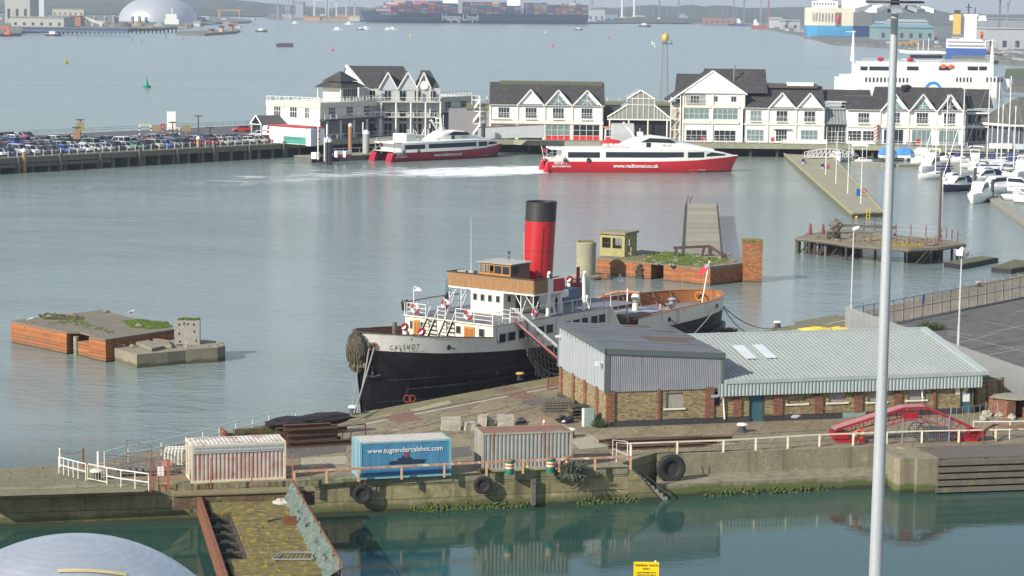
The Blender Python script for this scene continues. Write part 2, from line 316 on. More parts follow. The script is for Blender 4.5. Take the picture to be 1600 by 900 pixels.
for pts,m_ in (([(595,652),(640,643),(660,655),(622,660)],redp),([(790,618),(820,612),(845,620),(815,624)],redp),([(812,627),(850,620),(868,628),(830,634)],tar),([(770,609),(800,603),(815,607),(785,613)],redp),
   ([(890,688),(925,680),(950,698),(905,702)],pale),([(640,640),(700,626),(706,630),(650,643)],pale),([(1105,690),(1140,688),(1150,694),(1115,696)],pale),([(700,700),(735,697),(737,712),(702,716)],tar),([(445,700),(540,694),(540,706),(450,716)],tar),([(470,716),(540,712),(545,724),(470,730)],pale),([(1240,503),(1310,491),(1316,500),(1250,516)],gravel)):
    sheet('ground_patch',pts,Q+.013+random.uniform(0,.004),m_)
# asphalt car park on the right
sheet('asphalt_car_park',[(1326,521),(1412,503),(1600,463),(1800,420),(1900,640),(1602,623),(1480,570)],Q+.02,asphalt)
wl=mat('worn_white_line',(.42,.40,.38),.9)
for a,b in (((1585,488),(1600,485)),((1535,502),(1600,514)),((1560,546),(1600,540)),((1480,521),(1600,549)),((1470,545),(1600,580)),((1545,520),(1600,508)),((1440,508),(1520,525)),((1520,560),(1600,543)),((1500,535),(1560,520))):
    mbb,m_,n_=strip('parking_line',a,b,.1,Q+.026,wl);struct(n_,mbb,m_)
# near quay below the frame, carrying the mast, the dome and the sign
struct('near_quay',MB().prism([(-60,20),(60,20),(60,104),(-60,104)],-5,2.4),concrete)

# pier blocks and timber fender at the right end
t=Thing('pier_block','square concrete pier block left of the timber fender','pier',W(1395,762.5),math.radians(12))
t.part('block',MB().prism([t.g(1395,770,0),t.g(1405,772,0),t.g(1432,771,0),(t.g(1432,771,0)[0],3.2),(0.0,3.2)],-5,Q+.06),wallclean)
t2=Thing('timber_fender','timber fender of four thick horizontal beams on a concrete pier face','fender',W(1438,773,0),math.atan2(1.75,8))
cm=MB().box(-.3,1.3,0,3.6,-5,Q+.09);t2.part('concrete_end',cm,wallclean)
t2.part('deck',MB().box(1.3,14,.3,4.2,-5,Q+.05),mat('tarry_deck',(.11,.095,.08),.95,c2=(.15,.12,.1),s=.6,bump=.3))
for i in range(5): t2.part('beam',MB().box(1.1,8.45,-.12-.03*(i%2),.29,.12+i*.47,.12+i*.47+.32),wood)
for x in (1.45,4.6,8.1): t2.part('post',MB().box(x,x+.35,.06,.31,-1,Q),darkwood)
# rusty girder under the containers, spanning the slot where the old pier meets the wall
t=facing('bridge_girder','long rust-stained girder spanning the wall above the mossy pier','girder',(270,776),(490,768),Q-.1)
t.part('beam',MB().box(0,t.L,-.5,.5,-.75,.13),mat('rusted_girder',(.09,.06,.04),.85,c2=(.15,.09,.05),s=.8,stain=((.17,.16,.06),1,.55),bump=.3))
t.part('flange',MB().box(-.05,t.L+.05,-.62,.6,.13,.24),mat('mossy_flange',(.22,.19,.09),.9,c2=(.16,.13,.07)))

# ---------------- old mossy pier ----------------
o=W(312,785,2.0);t=Thing('mossy_pier','mossy old timber pier with planks missing along its left side','pier',o,math.atan2(-17.85,3.82))
# local x runs toward the camera along the left edge, y to the right (viewer) side
PLANK=mat('mossy_planks',(.19,.155,.035),.95,c2=(.085,.07,.04),s=1.6,amt=2,stain=[((.36,.25,.015),1.9,.53),((.07,.06,.045),2.6,.55),((.10,.13,.02),.8,.6)],bump=.6,bs=7)
W2=t.l(W(460,768,2.0)).y
pl=MB();n=30
for i in range(n):
    a=.2+i*.72;q=random.uniform(0,.05);y0=1.7 if 3<i<20 else .5
    for (ya,yb) in ((y0,2.9+.3*(i%2)),(2.93+.3*(i%2),abs(W2)-.4)): pl.box(a+random.uniform(0,.04),a+.68,ya,yb,-.2,-.03+q+random.uniform(-.03,.03))
pl.xf(lambda p:Vector((p.x,p.y if W2>0 else -p.y,p.z)))
sg=1 if W2>0 else -1
t.part('deck_planks',pl,PLANK)
bm=MB()
for i in range(8): bm.box(1+i*2.2,1.35+i*2.2,*sorted((sg*.2,sg*1.8)),-.5,-.22)
t.part('cross_beams',bm,darkwood)
t.part('under_beam',MB().box(-.5,21,*sorted((sg*1.55,sg*1.85)),-.55,-.21),darkwood)
t.part('rusty_side_beam',MB().box(-.6,24,*sorted((-sg*.15,sg*.12)),-.8,.35),rust)
t.part('side_beam',MB().box(-.6,24,*sorted((sg*(abs(W2)-.35),sg*abs(W2))),-.6,.0),rust)
pm=MB()
for i in range(6):
    for yy in (.6,abs(W2)-.6): pm.cyl(2+i*4,sg*yy,-5,-.2,.22,8)
t.part('piles',pm,darkwood)
# fence along its right edge with torn netting
t=Thing('netted_rail','leaning rusty rail with torn grey-green netting along the mossy pier','fence',W(458,775,2.0),math.atan2(118.92-139.92,-9.02+13.69))
rm=MB();rm.bar((0,0,.9),(22,0,1.1),.07);rm.bar((0,0,.4),(22,0,.45),.05)
t.part('rail',rm,rust)
for i in range(9): t.part('post',MB().bar((i*2.6+.1,0,-.2),(i*2.6+.1,0,1.05),.08),rust)
nm=MB();r=random.Random(3);prev=None;rows=[]
for i in range(70):
    x=i*.31;rows.append([(x,sg*(.12-(k*.22)-r.uniform(0,.25)*(k>0)),1.0-k*.3+r.uniform(-.12,.12)-.25*abs(math.sin(x*.8))*(k<2)) for k in range(5)])
nm.loft(rows,closed=False,cap=False)
t.part('netting',nm,mat('grey_green_netting',(.15,.19,.165),.95,c2=(.07,.10,.085),s=4,amt=2,stain=((.34,.38,.36),5,.6)))
t=Thing('fallen_barrier','grey metal barrier frame lying flat on the mossy pier','barrier',W(425,875,2.1),math.radians(2))
f_=MB()
for a,b in (((0,0),(2.2,0)),((.35,1.6),(2.2,1.6)),((0,0),(.35,1.6)),((2.2,0),(2.2,1.6))): f_.bar((a[0],a[1],.05),(b[0],b[1],.05),.06)
t.part('frame',f_,steel);f2=MB()
for i in range(1,8): f2.bar((.25*i,0,.05),(.25*i+.3*(1-i/8),1.6,.05),.02)
t.part('mesh_bars',f2,steel)
single('rope_heap','pale heap of rope at the wall end of the mossy pier','rope',MB().blob((0,0,0),(.5,.35,.25),0,.4,seed=4),mat('pale_rope',(.5,.48,.42),.9,bump=.5),W(440,785,2.05))
single('rusty_bracket','small rust-red bracket plate on the mossy pier','bracket',MB().box(-.4,.4,-.05,.05,0,.45).box(-.4,.4,-.3,.05,0,.04),rust,W(453,818,2.0),.3)
t=Thing('bent_pipe','bent dark pipe lying across the mossy pier','pipe',W(418,815,2.02))
t.part('pipe',MB().tube([(0,0,.05),(.8,.5,.1),(1.9,.55,.08)],.06),darksteel);t.part('flange',MB().cyl(0,0,0,.12,.13,8),rust)
# ---------------- containers ----------------
def container(label,a,b,cols,h,name='shipping_container',side='corr',pitch=.28,D=2.44,L_=6.06,duty=.5,rc=.035):
    A,B=W(*a,Q),W(*b,Q);t=Thing(name,label,'container',A+Vector((0,0,.01)),math.atan2(B.y-A.y,B.x-A.x));Lg=(B-A).length;t.L=Lg
    fm,sm,rm=cols
    fr=MB()
    for x in (0,Lg-.14):
        for y in (0,D-.14): fr.box(x,x+.14,y,y+.14,0,h)
    for y in (0.01,D-.13): fr.box(.14,Lg-.14,y,y+.12,.0,.16);fr.box(.14,Lg-.14,y,y+.12,h-.12,h-.01)
    for x in (.01,Lg-.13): fr.box(x,x+.12,.14,D-.14,0,.16);fr.box(x,x+.12,.14,D-.14,h-.12,h-.01)
    t.part('corner_frame',fr,fm)
    s=MB().corr(.14,Lg-.14,.16,h-.12,.03,pitch,.045 if side!='flat' else .012,duty=duty);t.part('side_panel',s,sm)
    s=MB().corr(.14,Lg-.14,.16,h-.12,0,pitch,.045);s.xf(lambda p:Vector((p.x,D-.03-p.y,p.z)));t.part('side_panel',s,sm)
    t.part('end_panel',MB().box(Lg-.07,Lg-.04,.14,D-.14,.16,h-.12),sm)
    dm=MB().box(.04,.07,.14,D/2-.01,.16,h-.12);dm2=MB().box(.04,.07,D/2+.01,D-.14,.16,h-.12)
    for d_,y0 in ((dm,.5),(dm2,1.6)):
        d=t.part('end_door',d_,fm);bb=MB()
        for y in (y0,y0+.35): bb.bar((.02,y,.2),(.02,y,h-.15),.035)
        t.part('lock_bar',bb,steel,parent=d)
    r_=MB();n=22;X=[];
    for i in range(n):
        q=Lg-.2;a0=.1+i*q/n;X+=[(a0,h-.005),(a0+q/n*.4,h-.005),(a0+q/n*.5,h-.005-rc),(a0+q/n*.9,h-.005-rc)]
    k=len(X);r_.add([(x,.1,z) for x,z in X]+[(x,D-.1,z) for x,z in X],[(i,i+1,k+i+1,k+i) for i in range(k-1)])
    t.part('roof_panel',r_,rm);return t
whc=mat('faded_white_container',(.47,.41,.37),.75,c2=(.36,.27,.24),s=1.2,amt=1.6,streak=((.30,.12,.06),2.6,.57),stain=((.34,.17,.11),1.2,.56))
t=container('white ribbed container streaked pink and rust, leftmost of three',(299,756),(447,749),(mat('cream_frame',(.66,.60,.45),.7,streak=((.35,.2,.1),2,.6)),whc,mat('white_roof_rust',(.58,.55,.52),.7,stain=((.30,.15,.09),1.2,.5))),2.5,pitch=.27)
vm=MB()
for i in range(12):
    for z in (1.98,2.2): vm.box(.22+i*.48,.62+i*.48,-.03,.02,z,z+.1)
t.part('vent_row',vm,mat('grey_vent',(.30,.33,.33),.6));t.part('vent_band',MB().box(.15,t.L-.15,-.012,.025,1.9,2.37),mat('pale_band',(.45,.47,.46),.6,stain=((.4,.25,.12),1.3,.6)))
blc=mat('faded_blue_container',(.045,.19,.33),.65,c2=(.065,.23,.36),s=.9,amt=1.5,stain=((.16,.22,.25),1.2,.62),streak=((.06,.20,.33),1.5,.6))
t=container('blue container with white web address and a painted tug',(562,750),(705,743),(mat('pale_blue_frame',(.20,.40,.48),.65,streak=((.3,.16,.08),2,.62)),blc,mat('dusty_white_roof',(.56,.51,.46),.85,c2=(.46,.42,.38),stain=((.25,.21,.18),.9,.62))),2.42,side='flat',pitch=1.2,rc=.004)
lt=mat('white_lettering',(.8,.8,.78),.6)
text(t.o,'www.tugtendercalshot.com',3.03,1.84,.46,lt,y=.0,bold=.004,sx=.98)
sh=MB().prism([(1.9,.92),(2.0,1.12),(2.5,1.14),(2.52,1.3),(2.78,1.3),(2.8,1.45),(2.9,1.45),(2.9,1.32),(3.35,1.36),(3.5,1.2),(4.2,1.16),(4.4,1.18),(4.3,1.0),(4.1,.92)],0,.012)
sh.prism([(4.33,1.42),(4.4,1.42),(4.4,1.46),(4.33,1.46)],0,.012)
t.part('painted_tug_hull',sh.xf(lambda p:Vector((p.x,.012-p.z,p.y))),mat('navy_decal',(.02,.03,.07),.6))
t.part('painted_tug_funnel',MB().box(3.02,3.22,.0,.011,1.36,1.72),mat('red_decal',(.35,.04,.05),.6));t.part('painted_funnel_top',MB().box(3.02,3.22,.0,.011,1.72,1.86),mat('black_decal',(.03,.03,.04),.6))
t.part('painted_sea_band',MB().box(.3,5.7,.006,.014,.25,.52),mat('blue_band',(.035,.15,.36),.6))
container('bare grey ribbed container with rust-brown roof',(753,736),(894,731),(mat('weathered_frame',(.36,.34,.28),.7,streak=((.28,.12,.05),2,.55)),mat('bare_grey_panels',(.34,.35,.33),.65,c2=(.25,.25,.23),metal=.1,streak=((.22,.10,.045),2.0,.56)),mat('rusted_roof',(.25,.12,.085),.9,c2=(.20,.10,.07),s=.6,stain=((.33,.2,.13),.9,.6))),2.5,pitch=.27,rc=.006)

# ---------------- brick shed ----------------
brick=slabs('yellow_stock_brick',(.48,.36,.15),(.34,.24,.09),(.25,.22,.16),.30,.11,wall=True,jw=.012,stain=[((.16,.12,.07),.7,.56),((.48,.42,.28),1.5,.63)],vary=.3)
redbrick=slabs('red_brick_quoins',(.36,.10,.04),(.26,.07,.035),(.2,.16,.12),.30,.11,wall=True,jw=.012,vary=.3)
plinth=mat('black_painted_plinth',(.03,.03,.037),.8,c2=(.05,.05,.055),s=.8)
t=facing('brick_shed','long yellow brick dock shed with tin upper storey at its left end','building',(945,668),(1508,646),Q)
X1=29.5
wl_=MB()
op=[ # openings on the front wall as (pixel x0,x1,y0,y1)
 (1041,1067,614,637),(1172,1192,614,660),(1232,1260,609,630),(1295,1322,605,628),(1357,1384,602,627),(1419,1446,600,624),(1502,1517,605,648),(1105,1126,612,634)]
ops=[]
for x0,x1,y0,y1 in op:
    a,z1=t.fx(x0,y0);b,z0=t.fx(x1,y1);ops.append((a,b,max(z0,0),min(z1,2.75 if a<9.2 else 2.15)))
ops.sort();cur=0
ht=lambda x:2.75 if x<9.1 else 2.2
for a,b,z0,z1 in ops:
    wl_.box(cur,a,0,.3,0,ht(cur));
    if z0>.1: wl_.box(a,b,0,.3,0,z0)
    wl_.box(a,b,0,.3,z1,ht(a)+.3);cur=b
wl_.box(cur,X1,0,.3,0,2.2)
wl_.box(0,.3,.3,11.85,0,2.8);wl_.box(X1-.3,X1,.3,20,0,2.2);wl_.box(9.2,X1-.3,19.7,20,0,2.2);wl_.box(.3,9.1,11.55,11.85,0,2.8)
wl=t.part('wall',wl_,brick)
pm=MB();pm.box(.0,ops[2][0]-.05,-.08,.0,0,.42)
cuts=[(0.5,ops[2][0]),(ops[2][1],ops[-1][0]),(ops[-1][1],X1)]
pm=MB()
for a,b in cuts: pm.box(a,b,-.07,-.002,0,.45)
pm.box(-.07,-.002,0,11.9,0,.6);t.part('plinth',pm,plinth)
for px0,px1 in ((947,960),(1027,1031),(1101,1115),(1145,1158),(1208,1222),(1272,1285),(1334,1347),(1397,1408),(1457,1461)):
    a=t.fx(px0,630)[0];b=t.fx(px1,630)[0];t.part('brick_pilaster',MB().box(a,b,-.12,.02,.42,ht(a)-.02),redbrick)
for y in (1.6,4.6,7.6,10.8): t.part('brick_pilaster',MB().box(-.12,.02,y,y+.5,.55,2.75),redbrick)
bb=mat('boarded_up_panel',(.36,.33,.30),.9,c2=(.29,.26,.24),s=1);door=mat('dull_blue_door',(.045,.12,.15),.6)
for i,(a,b,z0,z1) in enumerate(ops):
    if z0<.1:
        d=t.part('door',MB().box(a,b,.1,.16,0,z1),door);t.part('door_frame',MB().box(a-.06,a,-.02,.2,0,z1+.06).box(b,b+.06,-.02,.2,0,z1+.06).box(a,b,-.02,.2,z1,z1+.06),plinth,parent=d)
        if a>20:
            t.part('notice',MB().box(a+.15,b-.12,.08,.1,.9,1.55).box(a+.12,a+.45,.078,.1,1.55,1.7),white,parent=d);t.part('warning_sign',MB().box(a+.22,b-.3,.078,.1,1.72,2.0),yellow,parent=d)
    elif i==1: t.part('window',MB().box(a,b,.12,.18,z0,z1),glass)
    else:
        d=t.part('boarded_window',MB().box(a,b,.12,.18,z0,z1),bb if i!=3 else brick);t.part('sill',MB().box(a-.18,b+.18,-.1,.12,z0-.12,z0),cream,parent=d)
a=t.fx(1493,612)[0];t.part('wall_notice',MB().box(a,a+.35,-.03,.0,1.5,2.0),white)
for px in (1130,1440):
    a,zz=t.fx(px,625);t.part('drainpipe',MB().tube([(a-.1,-.15,2.3),(a,-.12,1.4),(a+.1,-.12,.3 if px<1200 else 1.1)],.06),white)
gm=mat('graffiti_grey',(.5,.52,.52),.8,alpha=None);a,z_=t.fx(1234,651);t.part('graffiti_patch',MB().blob((a+.4,-.09,.28),(.35,.02,.13),0,.4,seed=2),gm)
t.part('graffiti_patch',MB().box(*(t.fx(1316,650)[0],t.fx(1352,650)[0]),-.09,-.07,.03,.44),mat('pale_green_panel',(.22,.33,.30),.8))
# upper storey
cl=mat('corrugated_grey_cladding',(.33,.35,.38),.6,metal=.15,c2=(.26,.27,.30),s=.6,streak=((.20,.20,.21),3,.57));cl2=mat('pale_painted_cladding',(.36,.39,.41),.6,c2=(.30,.33,.35),s=.5,streak=((.30,.26,.24),2,.62))
trim=mat('slate_grey_trim',(.10,.125,.13),.6)
u=MB().corr(.25,8.9,2.62,5.5,-.10,.15,.04)
# tilt top edge: heights fall from 5.8 at left to 5.2 at right
hz=lambda x,y:5.82-.066*x+.024*y
u.v=[(x,y,(hz(x,0)-.3) if z>5 else z) for x,y,z in u.v];t.part('front_cladding',u,cl)
u=MB();n=34
for i in range(n):
    y0=i*12/n;u.add([(-.06-.03*(i%2),y0,2.62),(-.06-.03*(i%2),y0+12/n,2.62),(-.06-.03*(i%2),y0+12/n,hz(0,y0+.3)-.3),(-.06-.03*(i%2),y0,hz(0,y0)-.3)],[(0,3,2,1)])
    u.add([(-.06,y0,2.62),(-.09,y0,2.62),(-.09,y0,5.3),(-.06,y0,5.3)],[(0,1,2,3)])
t.part('side_cladding',u,cl2)
tr=MB();tr.box(-.12,.25,-.14,.0,2.58,5.6);tr.box(8.9,9.15,-.13,0,2.58,5.0);tr.box(-.12,.0,11.8,12.1,2.6,5.7)
tr.hexa([(-.15,-.2,5.45),(9.2,-.2,4.85),(9.2,0,4.85),(-.15,0,5.45),(-.15,-.2,5.82),(9.2,-.2,5.20),(9.2,0,5.20),(-.15,0,5.82)])
tr.hexa([(-.17,-.2,5.45),(0,-.2,5.45),(0,12.1,5.75),(-.17,12.1,5.75),(-.17,-.2,5.82),(0,-.2,5.82),(0,12.1,6.11),(-.17,12.1,6.11)])
t.part('trim',tr,trim)
t.part('end_cladding',MB().add([(9.13,0,2.5),(9.13,12,2.5),(9.13,12,5.45),(9.13,0,5.15)],[(0,1,2,3)]).add([(0,12,2.5),(9.13,12,2.5),(9.13,12,5.45),(0,12,6.05)],[(0,3,2,1)]),cl)
rf=MB();r=random.Random(5);n=11
for j in range(n):
    y0=j*1.1-.18;y1=y0+1.16;x=-.16
    while x<9.15:
        x1=min(9.2,x+r.uniform(1.2,3.2));e=r.uniform(.01,.05)+.012*(n-j)*0
        rf.hexa([(x,y0,hz(x,y0)+.0),(x1,y0,hz(x1,y0)),(x1,y1,hz(x1,y1)),(x,y1,hz(x,y1)),(x,y0,hz(x,y0)+.03+e),(x1,y0,hz(x1,y0)+.03+e),(x1,y1,hz(x1,y1)+.015),(x,y1,hz(x,y1)+.015)],1 if (j in(4,5) and 3.5<x<7.5) or (j>7 and 4<x<8 and r.random()<.5) else 0);x=x1
t.part('upper_roof',rf,[mat('dark_roofing_felt',(.105,.115,.13),.75,c2=(.15,.155,.165),s=.5,stain=((.075,.08,.085),1,.6)),mat('bared_brown_board',(.13,.09,.07),.9,c2=(.10,.085,.06))])
t.part('lamp_bracket',MB().box(-.5,-.1,.5,.7,4.6,4.75).box(-.65,-.35,.35,.6,4.5,4.8),white);t.part('lamp_bracket',MB().box(-.5,-.1,11.2,11.4,5.0,5.15),white)
# lower roof, fascia
rm_=mat('pale_green_grey_roof_sheet',(.31,.335,.32),.65,c2=(.25,.275,.265),s=.3,stain=((.33,.35,.32),.5,.6))
def slope(x,y): return 3.22+(y/10.3)*1.8 if y<=10.3 else 5.02-((y-10.3)/10.3)*1.8
rr=MB();x0=9.15;pit=.36;n=int((X1+.6-x0)/pit)
for i in range(n):
    x=x0+i*pit
    for (ya,yb) in ((-.25,10.3),(10.3,20.6)):
        P=[(x,0),(x+pit*.62,0),(x+pit*.72,.055),(x+pit*.9,.055),(x+pit,0)]
        rr.add([(px,ya,slope(px,ya)+h_) for px,h_ in P]+[(px,yb,slope(px,yb)+h_) for px,h_ in P],[(k,k+1,6+k,5+k) for k in range(4)])
t.part('roof',rr,rm_)
sk=MB()
for px in (1150,1184):
    # two translucent rooflights
    for q in range(1):
        xx=t.g(px+10,553,4.3)[0];sk.add([(xx,4.2,slope(0,4.2)+.1),(xx+.95,4.2,slope(0,4.2)+.1),(xx+.95,7.4,slope(0,7.4)+.1),(xx,7.4,slope(0,7.4)+.1)],[(0,1,2,3)])
t.part('rooflight',sk,mat('rooflight',(.62,.66,.66),.4))
tr=MB();tr.box(x0,X1+.75,10.15,10.5,5.0,5.14);tr.box(x0,X1+.75,-.42,-.2,2.98,3.27)
tr.hexa([(X1+.35,-.42,3.0),(X1+1.0,-.42,3.0),(X1+1.0,10.5,4.85),(X1+.35,10.5,4.85),(X1+.35,-.42,3.3),(X1+1.0,-.42,3.3),(X1+1.0,10.5,5.16),(X1+.35,10.5,5.16)])
t.part('roof_trim',tr,mat('roof_flashing',(.40,.45,.44),.5))
t.part('fascia_cladding',MB().corr(8.6,X1+.5,2.05,3.0,-.38,.28,.06).add([(X1+.5,-.36,2.05),(X1+.5,20,2.05),(X1+.5,20,3.2),(X1+.5,10.3,5),(X1+.5,-.36,3.1)],[(0,1,2,3,4)]),mat('green_grey_fascia',(.37,.43,.42),.55,c2=(.33,.39,.38),streak=((.28,.30,.28),2,.6)))
t.part('bracket',MB().box(8.1,8.6,-.36,-.3,2.0,2.2),cl2)
SHED=t
# brick wall continuing past the shed and the small brick shelter
t=facing('brick_wall_stub','broken yellow and red brick wall joining the shed right end','wall',(1524,643),(1575,640),Q)
t.part('wall',MB().prism([(0,0),(1.5,0),(1.52,.0),(2.4,0),(2.5,0),(2.5,.45),(0,.45)],.3,2.35).box(2.3,2.75,0,.45,.3,1.7),brick);t.part('plinth',MB().box(-.1,2.8,-.06,.5,0,.3),plinth)
for x in (0,.9,2.0): t.part('brick_pilaster',MB().box(x,x+.16,-.04,-.002,.3,2.3),redbrick)
t.part('coping',MB().box(-.1,2.2,-.08,.5,2.35,2.45),concrete);mm=MB();r=random.Random(8)
for i in range(14): mm.blob((r.uniform(0,2.3),r.uniform(0,.4),2.48),(.22,.15,.09),0,.3,seed=i)
t.part('weeds',mm,moss)
t=facing('brick_shelter','small red brick shelter with thick rubble-strewn slab roof','shelter',(1573,655),(1604,653),Q)
t.part('wall',MB().box(0,.75,0,2.5,0,1.35).box(1.6,2.6,0,2.5,0,1.35).box(.75,1.6,1.5,2.5,0,1.35),redbrick);t.part('roof_slab',MB().blob((1.25,1.2,1.45),(1.65,1.6,.16),.4,.12,n=8,seed=3),concrete);t.part('doorway',MB().box(.75,1.6,1.44,1.5,0,1.3),black)
r=random.Random(4);SM=mat('pale_rubble',(.40,.37,.30),.95,c2=(.3,.28,.22),bump=.4)
for i,(px,py,lab) in enumerate(((1542,650,'widest rubble block in the heap beside the red conveyor'),(1552,643,'upper flat rubble block on the heap behind the widest one'),(1562,652,'small rubble block in the middle of the heap'),(1572,648,'rubble block nearest the brick shelter'),(1536,657,'front left rubble block lying lowest in the heap'),(1580,655,'rubble block in front of the brick shelter doorway'))):
    P=W(px,py,Q);single('rubble_block',lab,'rubble',MB().blob((0,0,.16),(.5-.04*i,.4,.26),i,.3,seed=i+20),SM,P,i*.7,'rubble blocks by the shed')
# ---------------- railings on the quay ----------------
def railing(name,label,pts,m,h=1.05,rails=(1.0,.55),sp=2.,pw=.07,rw=.06,cat='railing',group=None,square=True,ends=True,post_extra=.0):
    pts=[Vector(p) for p in pts];t=Thing(name,label,cat,pts[0],0,group);rb=MB()
    for a,b in zip(pts,pts[1:]):
        a,b=t.l(a),t.l(b)
        for z in rails:
            z=Vector((0,0,z));rb.bar(a+z,b+z,rw) if square else rb.tube([a+z,b+z],rw/2,5)
    t.part('rail',rb,m);d0=0;pm=None
    me=mesh_of('post',MB().box(-pw/2,pw/2,-pw/2,pw/2,0,h+post_extra),m)
    for i,(a,b) in enumerate(zip(pts,pts[1:])):
        n=max(1,round((b-a).length/sp))
        for k in range(n+(1 if i==len(pts)-2 else 0)):
            o=t.part('post',me);p=t.l(a+(b-a)*k/n);o.location=p
    return t
def pq(l,z=Q): return [W(x,y,z+.01) for x,y in l]
railing('rust_rail','long rust-streaked cream rail along the quay edge in front of the blue container',pq([(460,757),(560,752),(760,742),(985,733)]),rustrail,h=.86,rails=(.84,),sp=2.75,pw=.15,rw=.13)
railing('white_rail','long yellowed white rail with double posts along the quay before the brick shed',pq([(985,712),(1130,707),(1280,698),(1385,694),(1440,692),(1555,690)]),creamrail,h=.88,rails=(.86,),sp=2.7,pw=.13,rw=.085)
railing('white_rail','bright white rail with two bars behind the timber fender',pq([(1520,686),(1577,686),(1640,684)]),whiterail,h=1.3,rails=(1.28,.7),sp=1.9,pw=.06,rw=.07)
railing('rusty_pipe_rail','low rust-orange pipe rail beside the timber fender',pq([(1535,694),(1552,684),(1610,690)],Q),rust,h=.95,rails=(.95,),sp=2.2,pw=.07,rw=.12)
railing('white_rail','white two-bar rail left of the small gate at the quay left end',pq([(92,740),(107,744),(122,748),(134,751)]),whiterail,h=1.12,rails=(1.1,.6),sp=.7,pw=.05,rw=.055)
railing('white_rail','white two-bar rail between the small gate and the orange mesh fence',pq([(167,757),(189,761),(211,764),(232,767)]),whiterail,h=1.12,rails=(1.1,.55),sp=.9,pw=.055,rw=.06)
g=facing('small_gate','small closed pale pipe gate with rounded top corners','gate',(137,751),(167,757),Q)
gm_=MB();L_=g.L;gm_.tube([(0,0,.05),(0,0,1),(.1,0,1.1),(L_-.1,0,1.1),(L_,0,1),(L_,0,.05)],.04,6);gm_.bar((0,0,.15),(L_,0,.15),.05);g.part('frame',gm_,creamrail)
me=mesh_of('bar',MB().bar((0,0,.15),(0,0,1.08),.02),creamrail)
for i in range(1,7): o=g.part('bar',me);o.location=(L_*i/7,0,0)
railing('white_rail','long thin white rail along the far quay edge behind the white container',pq([(163,732),(200,722),(252,712),(290,704),(368,683),(420,670),(462,663)]),whiterail,h=1.1,rails=(1.1,.6),sp=2.2,pw=.045,rw=.05)
for x0,lab in ((93,'white chain post on the left tip of the quay'),(129,'rusty chain post near the left tip of the quay')):
    t=Thing('chain_post',lab,'post',W(x0+1,730,Q));c_=whiterail if x0==93 else rust
    t.part('post',MB().cyl(0,0,0,1.15,.06,8),c_);t.part('cap',MB().ball((0,0,1.2),.09,6),c_)
a,b=W(94,730,Q),W(130,730,Q);single('chain','drooping rusty chain between the two chain posts','chain',MB().tube([(0,0,1.1),((b-a).x*.25,(b-a).y*.25,.95),((b-a).x*.5,(b-a).y*.5,.9),((b-a).x*.75,(b-a).y*.75,.95),((b-a).x,(b-a).y,1.1)],.025,5),rust,a)
single('white_post','single white post beside the heap of gangway frames','post',MB().box(-.06,.06,-.06,.06,0,1.1),whiterail,W(153,731,Q))
t=Thing('pipe_barrier','white bent pipe stair barrier where the white rail starts','barrier',W(963,722,Q),math.radians(14))
f_=MB()
for y in (0,.9):
    f_.tube([(0,y,0),(0,y,1.35),(.95,y,1.2),(1.05,y,1.0),(1.05,y,-.2)],.035,6);f_.tube([(0,y,.75),(.95,y,.35)],.03,5)
f_.tube([(1.0,0,1.15),(1.0,.9,1.15)],.03,5);t.part('frame',f_,whiterail)
# rust pipe handrail and stairs cut into the wall
t=Thing('quay_steps','narrow wall steps running down to the water left of the big tyre','steps',(STEP0[0],STEP0[1],Q),STEPA)
s_=MB()
for i in range(9): s_.box(i*.32,(i+1)*.32,.2,1.45,-5,-.12-i*.26)
t.part('steps',s_,concrete)
t.part('broken_wall_end',MB().add([(0,0,-5),(2.7,0,-5),(2.7,0,-2.6),(1.9,0,-1.9),(.9,0,-.75),(0,0,.0),(0,.22,-5),(2.7,.22,-5),(2.7,.22,-2.6),(1.9,.22,-1.9),(.9,.22,-.75),(0,.22,.0)],[(0,1,2,3,4,5),(11,10,9,8,7,6),(2,8,9,3),(3,9,10,4),(4,10,11,5),(1,7,8,2)]),wallm)
t.part('chain_rail',MB().tube([(.1,-.1,.1),(1.6,-.12,-.9),(2.9,-.12,-2.0)],.06,6),darksteel)

# ---------------- tyres, ladder, bush ----------------
def tyre(label,px,py,r,pb,name='tyre_fender'):
    d=ray(px,py);P=W(px,pb,0);k=(P.y-.3)/d.y;C=Vector((d.x*k,d.y*k,H+d.z*k))
    t=Thing(name,label,'tyre',C,math.radians(13));mb=MB()
    mb.loft([[(math.cos(a)*q,y,math.sin(a)*q) for a in [2*math.pi*j/28 for j in range(28)]] for q,y in ((r*.45,-.02),(r*.5,-.16*r),(r*.62,-.24*r),(r*.9,-.22*r),(r,-.1*r),(r,.1*r),(r*.9,.2*r),(r*.45,.1*r))],cap=False)
    t.part('tyre',mb,rubber,smooth=True)
    tr=MB()
    for j in range(30): a=2*math.pi*j/30;tr.bar((math.cos(a)*r*1.0,-.12*r,math.sin(a)*r*1.0),(math.cos(a)*r*1.0,.12*r,math.sin(a)*r*1.0),.05)
    t.part('tread',tr,rubber)
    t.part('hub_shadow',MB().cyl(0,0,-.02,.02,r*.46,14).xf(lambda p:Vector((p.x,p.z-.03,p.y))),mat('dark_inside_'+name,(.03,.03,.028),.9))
    t.part('hanging_chain',MB().tube([(-.1,.0,r*.9),(-.25,.1,r+.6)],.03,5).tube([(.1,0,r*.9),(.3,.1,r+.6)],.03,5),rust);return t
tyre('black tyre hanging on the quay wall below the blue container',566,772,.62,805)
tyre('black tyre hanging on the quay wall between blue and grey containers',754,758,.58,796.5)
tyre('largest black tyre, hanging in the wall recess right of the steps',1049,732,.98,771)
